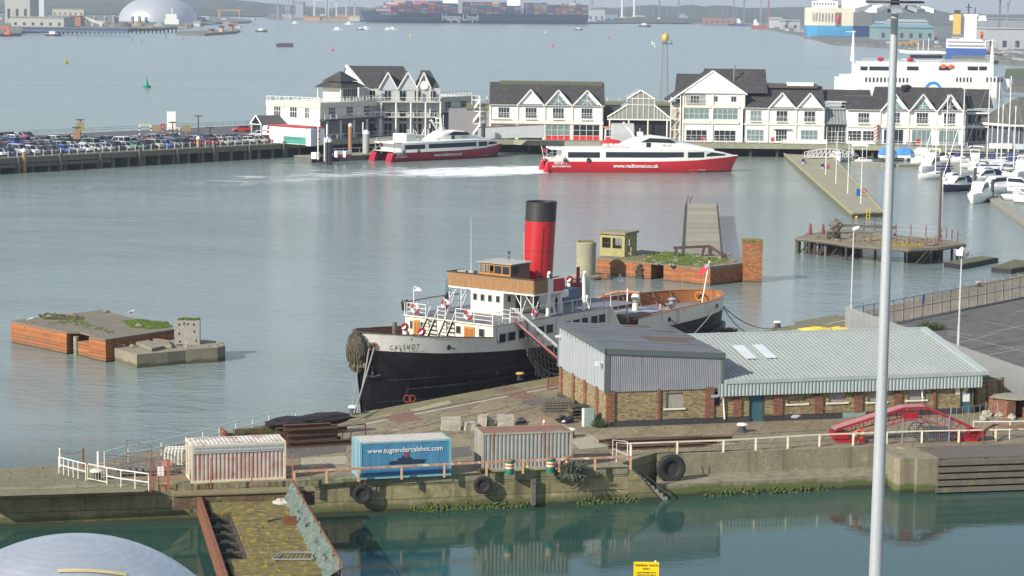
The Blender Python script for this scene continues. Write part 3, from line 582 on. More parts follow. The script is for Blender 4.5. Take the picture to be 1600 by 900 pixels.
t=Thing('wall_ladder','narrow grey timber fender strip standing on the quay wall under the grey container','fender',W(832,788,.2),math.radians(13));t.part('strip',MB().box(-.15,.15,-.25,-.02,0,1.75),wood);t.part('bolt',MB().box(-.04,.04,-.28,-.25,1.4,1.5),rust)
r=random.Random(11)
def tuft(label,P,rad,h,m,name='weed_clump',n=160,group=None,drop=0.):
    mb=MB();mb2=MB()
    for i in range(n):
        a=r.uniform(0,6.28);q=rad*math.sqrt(r.random());l_=h*r.uniform(.4,1)*(1-.4*(q/rad));x,y=q*math.cos(a)*.6,q*math.sin(a)*.5
        tip=Vector((x*1.7+r.uniform(-.1,.1)*rad,y*1.6,l_*(1 if r.random()>drop else -.6)));mid=Vector((x*1.2,y*1.2,tip.z*.55));w_=.02+.012*rad
        mb.add([(x-w_/2,y,0),(x+w_/2,y,0),(mid.x+w_,mid.y,mid.z),(tip.x,tip.y,tip.z),(mid.x-w_,mid.y+.02,mid.z)],[(0,1,2,3,4)])
        for k in range(3):
            c=mid.lerp(tip,r.random());s_=.035+.03*rad;e=Vector((r.uniform(-1,1),r.uniform(-1,1),r.uniform(-.6,1))).normalized()*s_;f=Vector((r.uniform(-1,1),r.uniform(-1,1),r.uniform(-1,1)))*s_*.6
            mb.add([c-e,c+f,c+e,c-f],[(0,1,2,3)])
    return single(name,label,'weeds',mb,m,P,0,group)
gb=mat('grey_green_bush_leaves',(.12,.14,.11),.95,c2=(.075,.09,.06),s=2)
o_=tuft('bare grey-green bush sprouting over the quay wall right of the third barrel',W(893,737,Q),1.25,1.25,gb,'wall_bush',420,drop=.45)
tuft('green weeds at the left foot of the grey container',W(756,738,Q),.5,.4,leaf)
tuft('weeds growing at the shed corner behind the grey cabinet',W(938,667,Q),.9,.8,leaf,n=260)
tuft('dead brown weeds by the pallet stack',W(915,655,Q),1.0,.4,mat('dead_weeds',(.13,.11,.06),.9),n=200)
tuft('weeds along the left wall of the brick shed',W(884,630,Q),.7,.5,leaf)
tuft('dry grass tuft beyond the shed at the quay edge',W(1137,521,Q),1.1,.8,mat('dry_grass',(.20,.18,.10),.9),n=200)
tuft('leafy weeds at the corner of the palisade fence',W(1455,515,Q),1.6,1.0,leaf,n=300)
# ---------------- barrels, buoys ----------------
bw=mat('barrel_white_band',(.72,.70,.64),.6)
def barrel(label,px,py):
    t=Thing('oil_barrel',label,'barrel',W(px,py,Q),r.uniform(0,1),'green and white barrels by the rusty rail')
    t.part('body',MB().lathe(0,0,[(0,.3),(.3,.3),(.31,.315),(.33,.3),(.42,.3)],18),green,smooth=True)
    t.part('white_band',MB().lathe(0,0,[(.42,.303),(.74,.303)],18),bw);t.part('orange_label',MB().lathe(0,0,[(.52,.308),(.66,.308)],18),orange)
    t.part('upper_body',MB().lathe(0,0,[(.74,.3),(.86,.3),(.88,.31),(.9,.29)],18),green);t.part('lid',MB().cyl(0,0,.9,.99,.27,16),mat('rusty_lid',(.30,.16,.09),.8))
barrel('leftmost green barrel with white and orange band',796,741)
barrel('middle green barrel with white and orange band',860,738)
barrel('rightmost green barrel, half hidden by the grey bush',886,736)
for px,c_,lab in ((818,(.60,.42,.25),'tan ball float lying between the barrels'),(824,(.65,.63,.12),'yellow-green ball float lying between the barrels')):
    single('ball_float',lab,'float',MB().ball((0,0,.17),.17,10),mat('float_'+str(px),c_,.5),W(px,736,Q),smooth=True)
# ---------------- bollards ----------------
bt=mat('bollard_top_white',(.72,.70,.62),.6,stain=((.35,.2,.1),4,.62));bdk=mat('bollard_dark_body',(.05,.045,.06),.7)
def bollard(label,px,py,s=1.,top=bt,body=bdk):
    t=Thing('bollard',label,'bollard',W(px,py,Q),0,'mooring bollards on the quay')
    t.part('body',MB().lathe(0,0,[(0,.42*s),(.08*s,.36*s),(.15*s,.28*s),(.5*s,.26*s)],16),body,smooth=True)
    t.part('cap',MB().lathe(0,0,[(.5*s,.28*s),(.53*s,.43*s),(.60*s,.43*s),(.68*s,.33*s),(.70*s,.02)],16),top,smooth=True);return t
bollard('white-capped dark bollard behind the small gate',151,750,1.05)
bollard('white-capped dark bollard just right of the grey container',891,683,.95)
bollard('white-capped dark bollard on the open quay before the shed',1159.5,675,.95)
bollard('yellow-topped rusty bollard by the tug gangway foot',812,593,.9,mat('bollard_yellow',(.62,.42,.12),.6,stain=((.4,.22,.08),4,.5)),black)
bollard('pale bollard at the quay corner under the tug bow holding ropes',552,647,.95,bt,darksteel)
bollard('pale bollard on the far quay edge beyond the tug stern',1215,512,.95,bt,darksteel)
bollard('pink-orange bollard behind the mesh security fence',1529,448,.95,mat('bollard_pink',(.55,.33,.22),.7),darksteel)
# ---------------- concrete blocks ----------------
cb=mat('pale_concrete_block',(.42,.39,.31),.95,c2=(.33,.30,.24),s=1.2,bump=.5,stain=((.24,.22,.17),1.5,.6))
def block(label,px,py,L_,D_,h,rz,seed,tilt=0):
    b=MB();q=random.Random(seed);pts=[(0,0),(L_*.5,q.uniform(-.05,.05)),(L_,0),(L_+q.uniform(-.05,.05),D_*.5),(L_,D_),(L_*.4,D_),(0,D_)]
    n=len(pts);b.loft([[(x+q.uniform(-.05,.05),y+q.uniform(-.04,.04),z+q.uniform(-.05,.05)*(z>0)) for x,y in pts] for z in (0,h*.5,h)]);b.add([(x*.98,y*.98,h+.0) for x,y in pts],[tuple(range(n))])
    return single('concrete_block',label,'block',b,cb,W(px,py,Q),rz,'rough concrete blocks behind the containers')
block('leftmost and largest squared concrete block behind the containers',690,673,1.4,.9,.85,.1,1)
block('small broken dark concrete block between two large ones',728,674,.7,.7,.6,.3,2)
block('second large concrete block, behind the grey container left end',746,670,.65,1.1,.9,-.1,3)
block('third block, low one in the row right of the second large block',764,669,.5,.5,.6,.5,5)
block('rounded large concrete block, rightmost in the row',777,668,1.25,.9,.8,.05,4)
single('dark_rock','small dark rock right of the concrete block row','rock',MB().blob((0,0,.18),(.4,.3,.28),0,.3,seed=9),mat('dark_rock',(.09,.085,.08),.9),W(813,661,Q))
# ---------------- pallets, cabinet, rubbish, cones ----------------
t=Thing('pallet_stack','stack of weathered grey timber pallets beside the shed left wall','pallets',W(850,646,Q),math.radians(8))
for i in range(5):
    e=r.uniform(-.12,.12);pm=MB();z=i*.2
    for k in range(3): pm.box(e,e+2.3,k*.65,k*.65+.14,z,z+.11)
    for k in range(8): pm.box(e+k*.3,e+k*.3+.2,0,1.45,z+.112,z+.15)
    t.part('pallet',pm,wood)
t=Thing('crate_pile','pile of broken timber crates and boards left of the grey cabinet','crates',W(893,655,Q),math.radians(12))
for i in range(4):
    pm=MB()
    for k in range(5): pm.box(.0+i*.05,1.7,k*.25,k*.25+.17,i*.26+.12,i*.26+.17)
    for k in range(3): pm.box(k*.75,k*.75+.12,0,1.2,i*.26,i*.26+.11)
    t.part('crate_layer',pm,darkwood if i%2 else wood)
t=Thing('metal_cabinet','upright grey-green metal cabinet with white edge near the shed corner','cabinet',W(913,667,Q),math.radians(8))
t.part('body',MB().box(0,.75,0,.6,0,1.3),mat('grey_green_cabinet',(.22,.30,.26),.6));t.part('door',MB().box(.04,.71,-.025,-.002,.05,1.25),mat('cabinet_door',(.25,.33,.29),.55));t.part('white_edge',MB().box(-.09,-.005,-.02,.6,0,1.3),white)
single('rubbish_bags','black rubbish bags and scrap heaped by the crates','rubbish',MB().blob((0,0,.25),(.5,.4,.3),0,.3,seed=1).blob((.6,.1,.2),(.4,.35,.25),1,.3,seed=2).blob((.25,-.3,.15),(.3,.25,.2),2,.3,seed=3),mat('black_plastic',(.02,.02,.025),.25),W(878,660,Q),kind='stuff')
def cone(label,px,py):
    t=Thing('traffic_cone',label,'traffic cone',W(px,py,Q));t.part('base',MB().box(-.2,.2,-.2,.2,0,.04),mat('cone_base',(.6,.3,.2),.7));t.part('cone',MB().lathe(0,0,[(.04,.15),(.28,.1)],12),orange);t.part('white_band',MB().lathe(0,0,[(.28,.1),(.48,.065)],12),white);t.part('tip',MB().lathe(0,0,[(.48,.065),(.68,.03)],12),orange)
cone('orange and white traffic cone near the pallet stack',850,666);cone('orange traffic cone at the far left corner of the shed',878,612)
mesh_m=mat('orange_mesh',(.60,.17,.07),.7,c2=(.45,.12,.06));
def meshpanel(name,label,a,b,h,m,pm_,sx=.12,sz=.12,wr=.018,posts=2,cat='fence',z=Q,barb=False):
    t=facing(name,label,cat,a,b,z);mb=MB();n=int(t.L/sx)
    for i in range(n+1): mb.bar((i*t.L/n,0,.05),(i*t.L/n,0,h),wr)
    k=int(h/sz)
    for i in range(k+1): mb.bar((0,0,.05+(h-.05)*i/k),(t.L,0,.05+(h-.05)*i/k),wr)
    t.part('mesh_panel',mb,m)
    for i in range(posts): t.part('post',MB().box(-.04,.04,-.04,.04,0,h+.1).xf(lambda p,i=i:p+Vector((t.L*i/(posts-1),-.05,0))),pm_)
    return t
meshpanel('orange_barrier','orange mesh barrier around a hole beside the tug gangway',(855,609),(878,605),.95,mesh_m,rust)
meshpanel('orange_mesh_fence','orange mesh fence with rusty posts around the left end of the white container',(235,768),(262,766),1.9,mesh_m,mat('orange_post',(.42,.12,.06),.7),sx=.2,sz=.16,posts=2)
meshpanel('orange_mesh_fence','orange mesh fence in front of the white container',(264,766),(457,757),1.85,mesh_m,mat('orange_post2',(.40,.14,.06),.7),sx=.42,sz=.6,posts=4,wr=.016)
railing('rusty_barrier','low rusty barrier between white and blue containers',pq([(487,750),(512,749)]),rust,h=.85,rails=(.85,),sp=1.1,pw=.07,rw=.1)
lt=MB();rr=random.Random(64)
fl_=[Vector((p[0],p[1])) for p in poly]
def inpoly(x,y,P):
    c=False;j=len(P)-1
    for i in range(len(P)):
        if (P[i][1]>y)!=(P[j][1]>y) and x<(P[j][0]-P[i][0])*(y-P[i][1])/(P[j][1]-P[i][1])+P[i][0]: c=not c
        j=i
    return c
n=0
while n<3800:
    px,py=rr.uniform(-20,1600),rr.uniform(585,778);P=W(px,py,Q+.02)
    q=SHED.l(P)
    if not inpoly(P.x,P.y-.6,poly) or (-.3<q.x<31 and -.1<q.y<21): continue
    n+=1;s_=rr.uniform(.02,.07)*(1.8 if rr.random()<.05 else 1);a=rr.uniform(0,3)
    c,e=math.cos(a)*s_,math.sin(a)*s_;h=rr.uniform(.005,.04);lt.add([(P.x-c,P.y-e,P.z),(P.x+e,P.y-c,P.z),(P.x+c,P.y+e,P.z),(P.x-e,P.y+c,P.z),(P.x,P.y,P.z+h)],[(0,1,4),(1,2,4),(2,3,4),(3,0,4)],rr.choice([0,0,1,1,2,3]))
struct('gravel_litter',lt,[mat('litter_pale',(.42,.38,.28),.9),mat('litter_dark',(.06,.055,.04),.9),mat('litter_green',(.10,.13,.03),.9),mat('litter_rust',(.22,.10,.05),.9)],'stuff')
al=MB()
for i in range(420):
    px=rr.choice([rr.uniform(640,830),rr.uniform(660,790),rr.uniform(900,1000),rr.uniform(1100,1300)]);zz=rr.uniform(0,.7)*rr.random();pb=808-(px-480)*.0459 if px<1030 else 779-(px-1030)*.045
    P=W(px,pb,0);P.z=zz;P.y-=.04;s_=rr.uniform(.04,.11);al.add([(P.x-s_,P.y,P.z),(P.x,P.y-.08,P.z-s_),(P.x+s_,P.y,P.z),(P.x+.02,P.y-.02,P.z+s_)],[(0,1,2,3)],rr.choice([0,0,1]))
struct('wall_weed',al,[mat('weed_green',(.07,.13,.02),.9),mat('weed_olive',(.13,.13,.03),.9)],'stuff')
# ---------------- timber and steel piles ----------------
t=Thing('timber_pile','pile of mossy squared timbers with a black rubber tube on the far quay edge','timber pile',W(355,690,Q),math.radians(24))
rr_=random.Random(6);mt_=mat('mossy_timber',(.11,.10,.05),.95,c2=(.17,.15,.06),s=1.3,stain=((.06,.045,.03),1.2,.55))
for i,(x,y,z,l_,a) in enumerate(((0,0,0,4.5,.05),(.1,.45,0,4.7,.0),(.3,.9,0,4.2,-.05),(.6,.2,.4,3.6,.03),(2.2,.7,.4,3.8,.0),(3.6,.1,.1,4.5,.02))):
    t.part('timber',MB().box(0,l_,0,.38,0,.36).xf(lambda p:Vector((x+p.x*math.cos(a)-p.y*math.sin(a),y+p.x*math.sin(a)+p.y*math.cos(a),z+p.z))),mt_)
t.part('rubber_tube',MB().blob((4.6,.25,1.05),(1.9,.6,.42),0,.22,n=11,seed=3).blob((7.2,.35,1.1),(2.2,.6,.45),0,.2,n=11,seed=8),mat('black_rubber_tube',(.022,.02,.025),.85,bump=.4))
t.part('end_block',MB().box(-.15,-.005,-.05,1.3,0,.75),rust)
t=Thing('girder_stack','stack of rusty steel girders and frames behind the white container right end','girders',W(445,701,Q),math.radians(20))
gmat=mat('brown_rust_girder',(.085,.045,.03),.9,c2=(.15,.075,.045),s=1.4)
def ibeam(mb,a,b,w=.3,h=.35):
    mb.bar(a,b,.03,h);z=Vector((0,0,h/2));mb.bar(Vector(a)+z,Vector(b)+z,w,.03);mb.bar(Vector(a)-z,Vector(b)-z,w,.03)
for i in range(10):
    mb=MB();x=rr_.uniform(-.4,.3);ibeam(mb,(x,(i%3)*.6,.2+(i//3)*.42),(x+rr_.uniform(3.2,4.8),(i%3)*.6+rr_.uniform(-.1,.3),.2+(i//3)*.42));t.part('girder',mb,gmat)
mb=MB();
for i in range(4): mb.bar((3.0+i*.6,.3,.1),(3.4+i*.6,1.6,1.2-.1*i),.06)
mb.bar((2.6,.3,1.1),(6.2,1.5,1.15),.07);mb.bar((4.2,.2,.1),(6.2,1.5,.1),.07);mb.bar((6.2,1.5,.1),(6.2,1.5,1.15),.07);t.part('truss_frame',mb,gmat)
t=Thing('steel_beams','long rusty steel beams lying flat behind the white rail','beams',W(937,706,Q),math.radians(14))
for i in range(9):
    x=rr_.uniform(0,2.5);mb=MB();ibeam(mb,(x,.3+i*.33,.12+(.25 if i in(3,4,5) else 0)),(x+rr_.uniform(5.5,8.2),.3+i*.33+rr_.uniform(-.25,.25),.12+(.25 if i in(3,4,5) else 0)),.22,.22);t.part('beam',mb,gmat)
single('yellow_tarpaulin','crumpled yellow sheeting beyond the shed roof','sheeting',MB().blob((0,0,.2),(1.5,.6,.3),0,.4,n=9,seed=4).blob((2.2,.2,.2),(1.3,.5,.3),0,.4,n=9,seed=6),mat('yellow_sheet',(.70,.52,.04),.6),W(1275,519,Q),kind=None)
# ---------------- heap of gangway frames and trolleys ----------------
t=Thing('scrap_steps','dark heap of folded gangway frames and steps at the quay left end','frames',W(170,747,Q),math.radians(14))
dk=mat('dark_galvanised',(.14,.14,.14),.6,c2=(.22,.21,.19))
for j in range(4):
    mb=MB();y=j*.55
    mb.bar((0,y,.9+.1*j),(4.2,y+.2,.25+.12*j),.07);mb.bar((0,y,.3),(4.2,y+.2,.1),.07)
    for i in range(9): mb.bar((i*.5,y+.02*i,.3-.02*i),(i*.5,y+.02*i,.9+.1*j-.078*i),.04)
    t.part('frame_side',mb,dk)
mb=MB();
for i in range(10): mb.box(.3+i*.4,.55+i*.4,.05,1.7,.35,.4)
t.part('tread_plates',mb,dk)
mb=MB();mb.bar((1.3,1.8,0),(1.3,1.8,2.1),.08);mb.bar((2.9,1.9,0),(2.9,1.9,1.7),.08);mb.bar((1.3,1.8,2.1),(2.9,1.9,1.6),.04);mb.bar((1.3,1.8,1.2),(2.9,1.9,1.3),.06);mb.bar((2.9,1.9,1.5),(4.5,1.2,.9),.05)
t.part('upright_frame',mb,dk)
t=Thing('trolley_row','row of nested white-framed luggage trolleys beside the white container','trolleys',W(258,730,Q),math.radians(12))
for i in range(6):
    mb=MB();x=i*.22;mb.tube([(x,0,.1),(x,0,.9),(x+.1,.05,1.2),(x+.35,.05,1.25)],.035,5);mb.tube([(x,.6,.1),(x,.6,.9),(x+.1,.6,1.2),(x+.35,.6,1.25)],.035,5);mb.bar((x,0,.2),(x,.6,.2),.04);mb.bar((x,0,.2),(x+.7,0,.15),.04);mb.bar((x,0,.9),(x,.6,.9),.04)
    t.part('trolley_frame',mb,white)
t=Thing('cable_reel_box','pink and white fuse boxes on a rusty stand behind the orange mesh fence','box',W(248,760,Q),math.radians(10))
t.part('stand',MB().bar((.0,0,0),(0,0,1.2),.06).bar((.6,0,0),(.6,0,1.4),.06),rust);t.part('white_box',MB().box(-.1,.35,-.1,.1,.7,1.25),white);t.part('pink_box',MB().box(.2,.8,.12,.32,1.1,1.6),mat('pink_box',(.45,.24,.24),.7))
# ---------------- life ring, fence panels, conveyor ----------------
lr=mat('orange_red_ring',(.72,.12,.03),.5)
t=Thing('life_ring','orange and white life ring hanging on the white rail by the red conveyor','life ring',W(1341,694,Q),math.radians(13));t.part('ring',MB().torus((0,-.15,.75),.3,.085,(0,1,0),20,8,segs=[0]*4+[1]+[0]*4+[1]),[lr,white],smooth=True);t.part('post',MB().bar((0,0,0),(0,0,.9),.06),steel)
meshpanel('mesh_barrier','grey wire mesh barrier panel leaning before the red conveyor wheels',(1409,693),(1482,691),1.75,mat('galvanised_wire',(.38,.39,.39),.5),steel,sx=.14,sz=.14,wr=.011)
meshpanel('mesh_barrier','tall thin grey fence panel behind the red conveyor right end',(1484,680),(1557,672),2.0,mat('galvanised_wire2',(.34,.35,.34),.5),steel,sx=.5,sz=.9,wr=.02)
t=facing('conveyor','long red arched baggage conveyor on wheels standing before the shed','conveyor',(1304,692),(1530,690),Q)
Lc=t.L;cr=mat('conveyor_red',(.33,.010,.022),.5,c2=(.25,.010,.02),s=1,stain=((.55,.35,.35),1.5,.68))
P3=[(0.1,.95),(5.6,2.45),(7.4,2.5),(11.4,.95),(12.2,.45)]
P3=[(p[0]*Lc/11.9,p[1]) for p in P3]
for y in (.0,1.25):
    mb=MB()
    for a,b in zip(P3,P3[1:]): mb.bar((a[0],y,a[1]),(b[0],y,b[1]),.08,.15,up=(0,0,1))
    t.part('side_frame',mb,cr)
mb=MB()
for a,b in zip(P3,P3[1:]): mb.bar((a[0],.62,a[1]+.03),(b[0],.62,b[1]+.03),1.15,.05)
t.part('belt',mb,mat('dusty_belt',(.38,.22,.22),.8,c2=(.3,.1,.1),s=1.5));
lo=[(0.3,.3),(5.8,1.55),(7.2,1.6),(11.4,.2)];lo=[(p[0]*Lc/11.9,p[1]) for p in lo]
def lerp_(pts,x):
    for a,b in zip(pts,pts[1:]):
        if a[0]<=x<=b[0]: return a[1]+(b[1]-a[1])*(x-a[0])/(b[0]-a[0])
    return pts[-1][1]
for y in (.0,1.25):
    mb=MB()
    for a,b in zip(lo,lo[1:]): mb.bar((a[0],y,a[1]),(b[0],y,b[1]),.06)
    x=.6;k=0
    while x<10.6: x2=x+.6;mb.bar((x,y,lerp_(lo,x)),(x2,y,lerp_(P3,x2)-.05) if k%2==0 else (x2,y,lerp_(lo,x2)),.035);mb.bar((x2,y,lerp_(P3,x2)-.05),(x2,y,lerp_(lo,x2)),.035);x=x2;k+=1
    t.part('truss',mb,cr)
t.part('panel',MB().box(Lc*.46,Lc*.56,-.08,-.05,1.6,2.2),cr)
for i in range(9):
    x=.05+i*.14;t.part('roller',MB().tube([(x,.06,.93+i*.04),(x,1.2,.93+i*.04)],.05,6),steel)
t.part('tail_frame',MB().box(.2,2.2,.0,1.25,.0,.3).box(-.1,1.0,-.08,1.33,.3,.75),cr);t.part('head_frame',MB().box(Lc-1.3,Lc-.1,0,1.3,.0,.3).box(Lc-.6,Lc+.5,.1,1.2,.35,.75),cr)
for x in (Lc*.60,Lc*.66):
    for y in (-.15,1.4):
        w_=t.part('wheel',MB().torus((x,y,.62),.55,.05,(0,1,0),22,6),black)
        mb=MB()
        for j in range(8): a=j*math.pi/4;mb.bar((x,y,.62),(x+math.cos(a)*.53,y,.62+math.sin(a)*.53),.03)
        t.part('spokes',mb,black,parent=w_)
t.part('motor_box',MB().box(Lc*.68,Lc*.80,.2,1.1,.25,.95),mat('navy_box',(.02,.03,.10),.6))
mb=MB()
for x in (Lc*.58,Lc*.7,Lc*.8): mb.bar((x,.0,.1),(x+.8,.0,lerp_(lo,x+.8)),.06);mb.bar((x,1.25,.1),(x+.8,1.25,lerp_(lo,x+.8)),.06)
t.part('support_strut',mb,cr)

# ---------------- security fences and lamp posts on the right ----------------
gal=mat('galvanised_palisade',(.33,.34,.35),.55,metal=.2,c2=(.26,.27,.28))
def palisade(label,a,b,h,sp=.17,wd=.07,name='palisade_fence',posts=2.75):
    t=facing(name,label,'fence',a,b,Q);me=MB();n=int(t.L/sp)
    pal=MB()
    for i in range(n+1):
        x=i*sp;pal.add([(x,0,.08),(x+wd,0,.08),(x+wd,0,h-.1),(x+wd/2,-.02,h),(x,0,h-.1),(x,.02,.08),(x+wd,.02,.08)],[(0,1,2,3,4)])
    t.part('pales',pal,gal);t.part('rail',MB().box(0,t.L,.03,.08,.4,.46).box(0,t.L,.03,.08,h-.5,h-.44),gal)
    k=int(t.L/posts);pm_=mesh_of('post',MB().box(-.05,.05,.06,.16,0,h-.1),gal)
    for i in range(k+1): o=t.part('post',pm_);o.location=(i*posts,0,0)
    return t
palisade('solid-looking grey palisade fence running down behind the shed right end',(1320,518),(1640,638),2.5,sp=.12,wd=.10)
t=facing('security_fence','long dark wire security fence with angled barbed top between car park and water','fence',(1332,518),(1700,445),Q)
mb=MB();n=int(t.L/.22)
for i in range(n+1): mb.bar((i*.22,0,.05),(i*.22,0,2.35),.022)
t.part('wire_mesh',mb,mat('grey_wire',(.20,.20,.20),.6));t.part('rail',MB().box(0,t.L,-.03,.03,.05,.12).box(0,t.L,-.03,.03,1.2,1.26).box(0,t.L,-.03,.03,2.3,2.36),gal)
pm_=mesh_of('post',MB().box(-.045,.045,-.045,.045,0,2.4).bar((0,0,2.4),(0,.35,2.75),.05),gal)
for i in range(int(t.L/1.9)+1): o=t.part('post',pm_);o.location=(i*1.9,0,0)
mb=MB()
for k in range(3): mb.bar((0,.1+k*.12,2.5+k*.12),(t.L,.1+k*.12,2.5+k*.12),.018)
t.part('barbed_wire',mb,gal)
single('blue_rag','dark blue rag caught on the security fence','rag',MB().blob((0,0,0),(.12,.06,.5),0,.3,seed=2),mat('navy_rag',(.02,.03,.12),.8),at(1443,468,t.w((8.8,-.1,0)).y))
palem=mat('pale_grey_post',(.50,.51,.52),.5)
def lamp_post(label,px,pb,pt,double):
    P=W(px,pb,Q);Ptop=at(px,pt,P.y);h=Ptop.z-Q;t=Thing('lamp_post',label,'lamp post',P,0,'white lamp posts round the asphalt car park')
    t.part('pole',MB().tube([(0,0,0),(0,0,h*.25)],.13,10).tube([(0,0,h*.25),(0,0,h-.2)],.10,10,r2=.065),palem,smooth=True)
    if double:
        t.part('floodlight',MB().hexa([(-.55,-.3,h-.5),(.0,-.35,h-.55),(.0,.2,h-.5),(-.5,.2,h-.45),(-.5,-.2,h-.1),(.05,-.2,h-.1),(.05,.2,h),(-.5,.2,h)]),white)
        t.part('floodlight',MB().hexa([(.15,-.3,h-.5),(.55,-.1,h-.6),(.55,.2,h-.4),(.2,.2,h-.4),(.2,-.3,h-.35),(.7,-.1,h-.1),(.7,.2,h-.1),(.2,.2,h-.3)]),steel);t.part('top_lamp',MB().lathe(0,0,[(h-.2,.1),(h-.1,.22),(h+.1,.2),(h+.25,.05)],10),white)
    else: t.part('floodlight',MB().hexa([(-.1,-.2,h-.3),(.4,-.25,h-.1),(.4,.25,h-.1),(-.1,.25,h-.3),(-.05,-.2,h),(.5,-.25,h+.12),(.5,.25,h+.12),(-.05,.25,h)]),white)
lamp_post('white lamp post with one tilted floodlight by the palisade corner',1329,517,355,False)
lamp_post('white lamp post with two floodlights rising from the asphalt car park',1497,549,390,True)
# ---------------- foreground: tall mast, dome, sign ----------------
P=at(1368,900,100);t=Thing('floodlight_mast','tall pale grey floodlight mast crossing the whole right side of the picture','mast',(P.x,100,2.4))
ztop=at(1400,12,100).z;z0=-0;h=ztop-2.4
n_=3
mpts=[Vector((0,0,0)),Vector((0,0,h))]
t.part('pole',MB().tube([(0,0,0),(0,0,h*.42)],.33,20,r2=.27),mat('mast_galvanised',(.36,.39,.42),.5,metal=.2,c2=(.44,.47,.49),s=1.,stretch=(1,1,.1)),smooth=True)
t.part('pole',MB().tube([(0,0,h*.42),(0,0,h*.76)],.255,20,r2=.215).tube([(0,0,h*.76),(0,0,h)],.20,20,r2=.16),bpy.data.materials['mast_galvanised'],smooth=True)
t.part('head_frame',MB().torus((0,0,h+.25),1.15,.06,(0,0,1),20,6).bar((-1.3,0,h+.25),(1.3,0,h+.25),.09).bar((0,-1.3,h+.25),(0,1.3,h+.25),.09).box(-.5,.5,-.5,.5,h+.35,h+.5).cyl(0,0,h-.1,h+.5,.2,10),darksteel)
t.part('beacon',MB().cyl(.15,0,h+.5,h+1.1,.06,6),darksteel)
for i in range(10):
    a=i*2*math.pi/10+.2;c,s_=math.cos(a),math.sin(a);x,y=c*1.45,s_*1.45;k=1.0
    fm_=MB().hexa([Vector((x+c*u+s_*v,y+s_*u-c*v,z)) for u,v,z in ((-.3,-.25,h-.05),(.35,-.25,h-.22),(.35,.25,h-.22),(-.3,.25,h-.05),(-.3,-.2,h+.12),(.35,-.22,h-.05),(.35,.22,h-.05),(-.3,.2,h+.12))])
    t.part('floodlight',fm_,steel if i%3 else white)
P=at(112,841,90);Rr=7.7;zc=P.z-Rr
t=Thing('storage_dome','silver ribbed metal dome in the bottom left corner with a faded yellow band','dome',(P.x,90,2.4))
zc-=2.4
prof=[]
for i in range(0,60):
    a=i/59*math.pi/2;q=1+(.0012 if i%2 else 0);prof.append((zc+Rr*math.sin(a)*q,max(.01,Rr*math.cos(a)*q)))
t.part('dome_skin',MB().lathe(0,0,prof,72),mat('brushed_silver_skin',(.66,.67,.69),.42,metal=.7,c2=(.48,.51,.56),s=.5),smooth=False)
t.part('tank_wall',MB().cyl(0,0,0,zc,Rr,48),steel)
bm_=MB();
pts=[]
for i in range(26):
    px=90+(198-90)*i/25;py=889-3*math.sin(i/25*math.pi)+ (6*i/25);
    for dy in (0,5):
        d=ray(px,py+dy);C=Vector((P.x,90,2.4+zc));oc=Vector((0,0,H))-C;A_=d.dot(d);B_=2*oc.dot(d);C_=oc.dot(oc)-(Rr*1.006)**2;k=(-B_-math.sqrt(max(0,B_*B_-4*A_*C_)))/(2*A_);pts.append(t.l(Vector((0,0,H))+d*k))
bm_.add(pts,[(2*i,2*i+1,2*i+3,2*i+2) for i in range(25)]);t.part('yellow_band',bm_,mat('faded_yellow_band',(.55,.45,.22),.7,c2=(.42,.36,.22),s=3))
S1=at(1010,878,95);t=Thing('waste_sign','yellow terminal waste sign on a post at the bottom edge','sign',(S1.x,95,2.4))
h=S1.z-2.4;t.part('post',MB().bar((0,.08,0),(0,.08,h-.1),.08),steel);t.part('board',MB().box(-.55,.55,-.02,.02,h-.9,h),mat('sign_yellow',(.78,.55,.0),.5))
bk=mat('sign_black',(.03,.03,.02),.6)
text(t.o,'TERMINAL WASTE',0,h-.15,.125,bk,y=-.03);text(t.o,'ONLY',0,h-.30,.125,bk,y=-.03)
text(t.o,'UNAUTHORISED USE OF',0,h-.47,.075,bk,y=-.03);text(t.o,'THESE SKIPS WILL RESULT',0,h-.58,.075,bk,y=-.03);text(t.o,'IN PROSECUTION',0,h-.71,.075,bk,y=-.03)
single('sign_cap','small pale cap on top corner of the yellow sign','cap',MB().blob((0,0,0),(.05,.05,.05),0,.2),white,(S1.x+.4,95,S1.z+.02))
# ---------------- steam tug tender ----------------
TH=math.radians(52.5)
tug=Thing('steam_tug','black-hulled steam tug with cream upperworks and tall red funnel moored at the quay','ship',(-11.7,174.4,0),TH)
def itp(T,x):
    if x<=T[0][0]: return T[0][1]
    for a,b in zip(T,T[1:]):
        if x<=b[0]: return a[1]+(b[1]-a[1])*(x-a[0])/(b[0]-a[0])
    return T[-1][1]
BD=[(0,.12),(.5,.75),(1,1.3),(2,2.15),(3,2.8),(4.5,3.45),(6,3.95),(8,4.4),(10,4.7),(14,4.9),(36,4.9),(40,4.68),(42,4.5),(44,4.22),(46,3.75),(48,3.1),(49.3,2.4),(50.2,1.75),(50.9,1.05),(51.3,.1)]
BW=[(0,.08),(3,1.1),(6,2.4),(10,3.8),(14,4.6),(34,4.7),(40,4.0),(44,2.8),(48,1.2),(51.3,.1)]
BND=[(0,5.95),(5.4,5.3),(13,4.78),(25,4.35),(37,4.35),(51.3,4.5)]
TOP=[(0,7.3),(3,6.95),(5,6.65),(10.6,6.08),(10.61,7.0),(27,7.0),(27.6,6.6),(28.0,5.9),(28.5,5.3),(29.2,5.0),(31.2,5.0),(31.25,5.5),(37,5.75),(51.3,5.75)]
ST=sorted(set([p[0] for p in BD]+[p[0] for p in TOP]+[.25,7,9,12,16,18,20,22,24,26,30,33,38,50.6,51.1]))
XE=[(-2,44),(0,47.5),(1.5,50.6),(2.6,52.0),(3.2,51.6),(4.5,51.3),(8,51.3)]
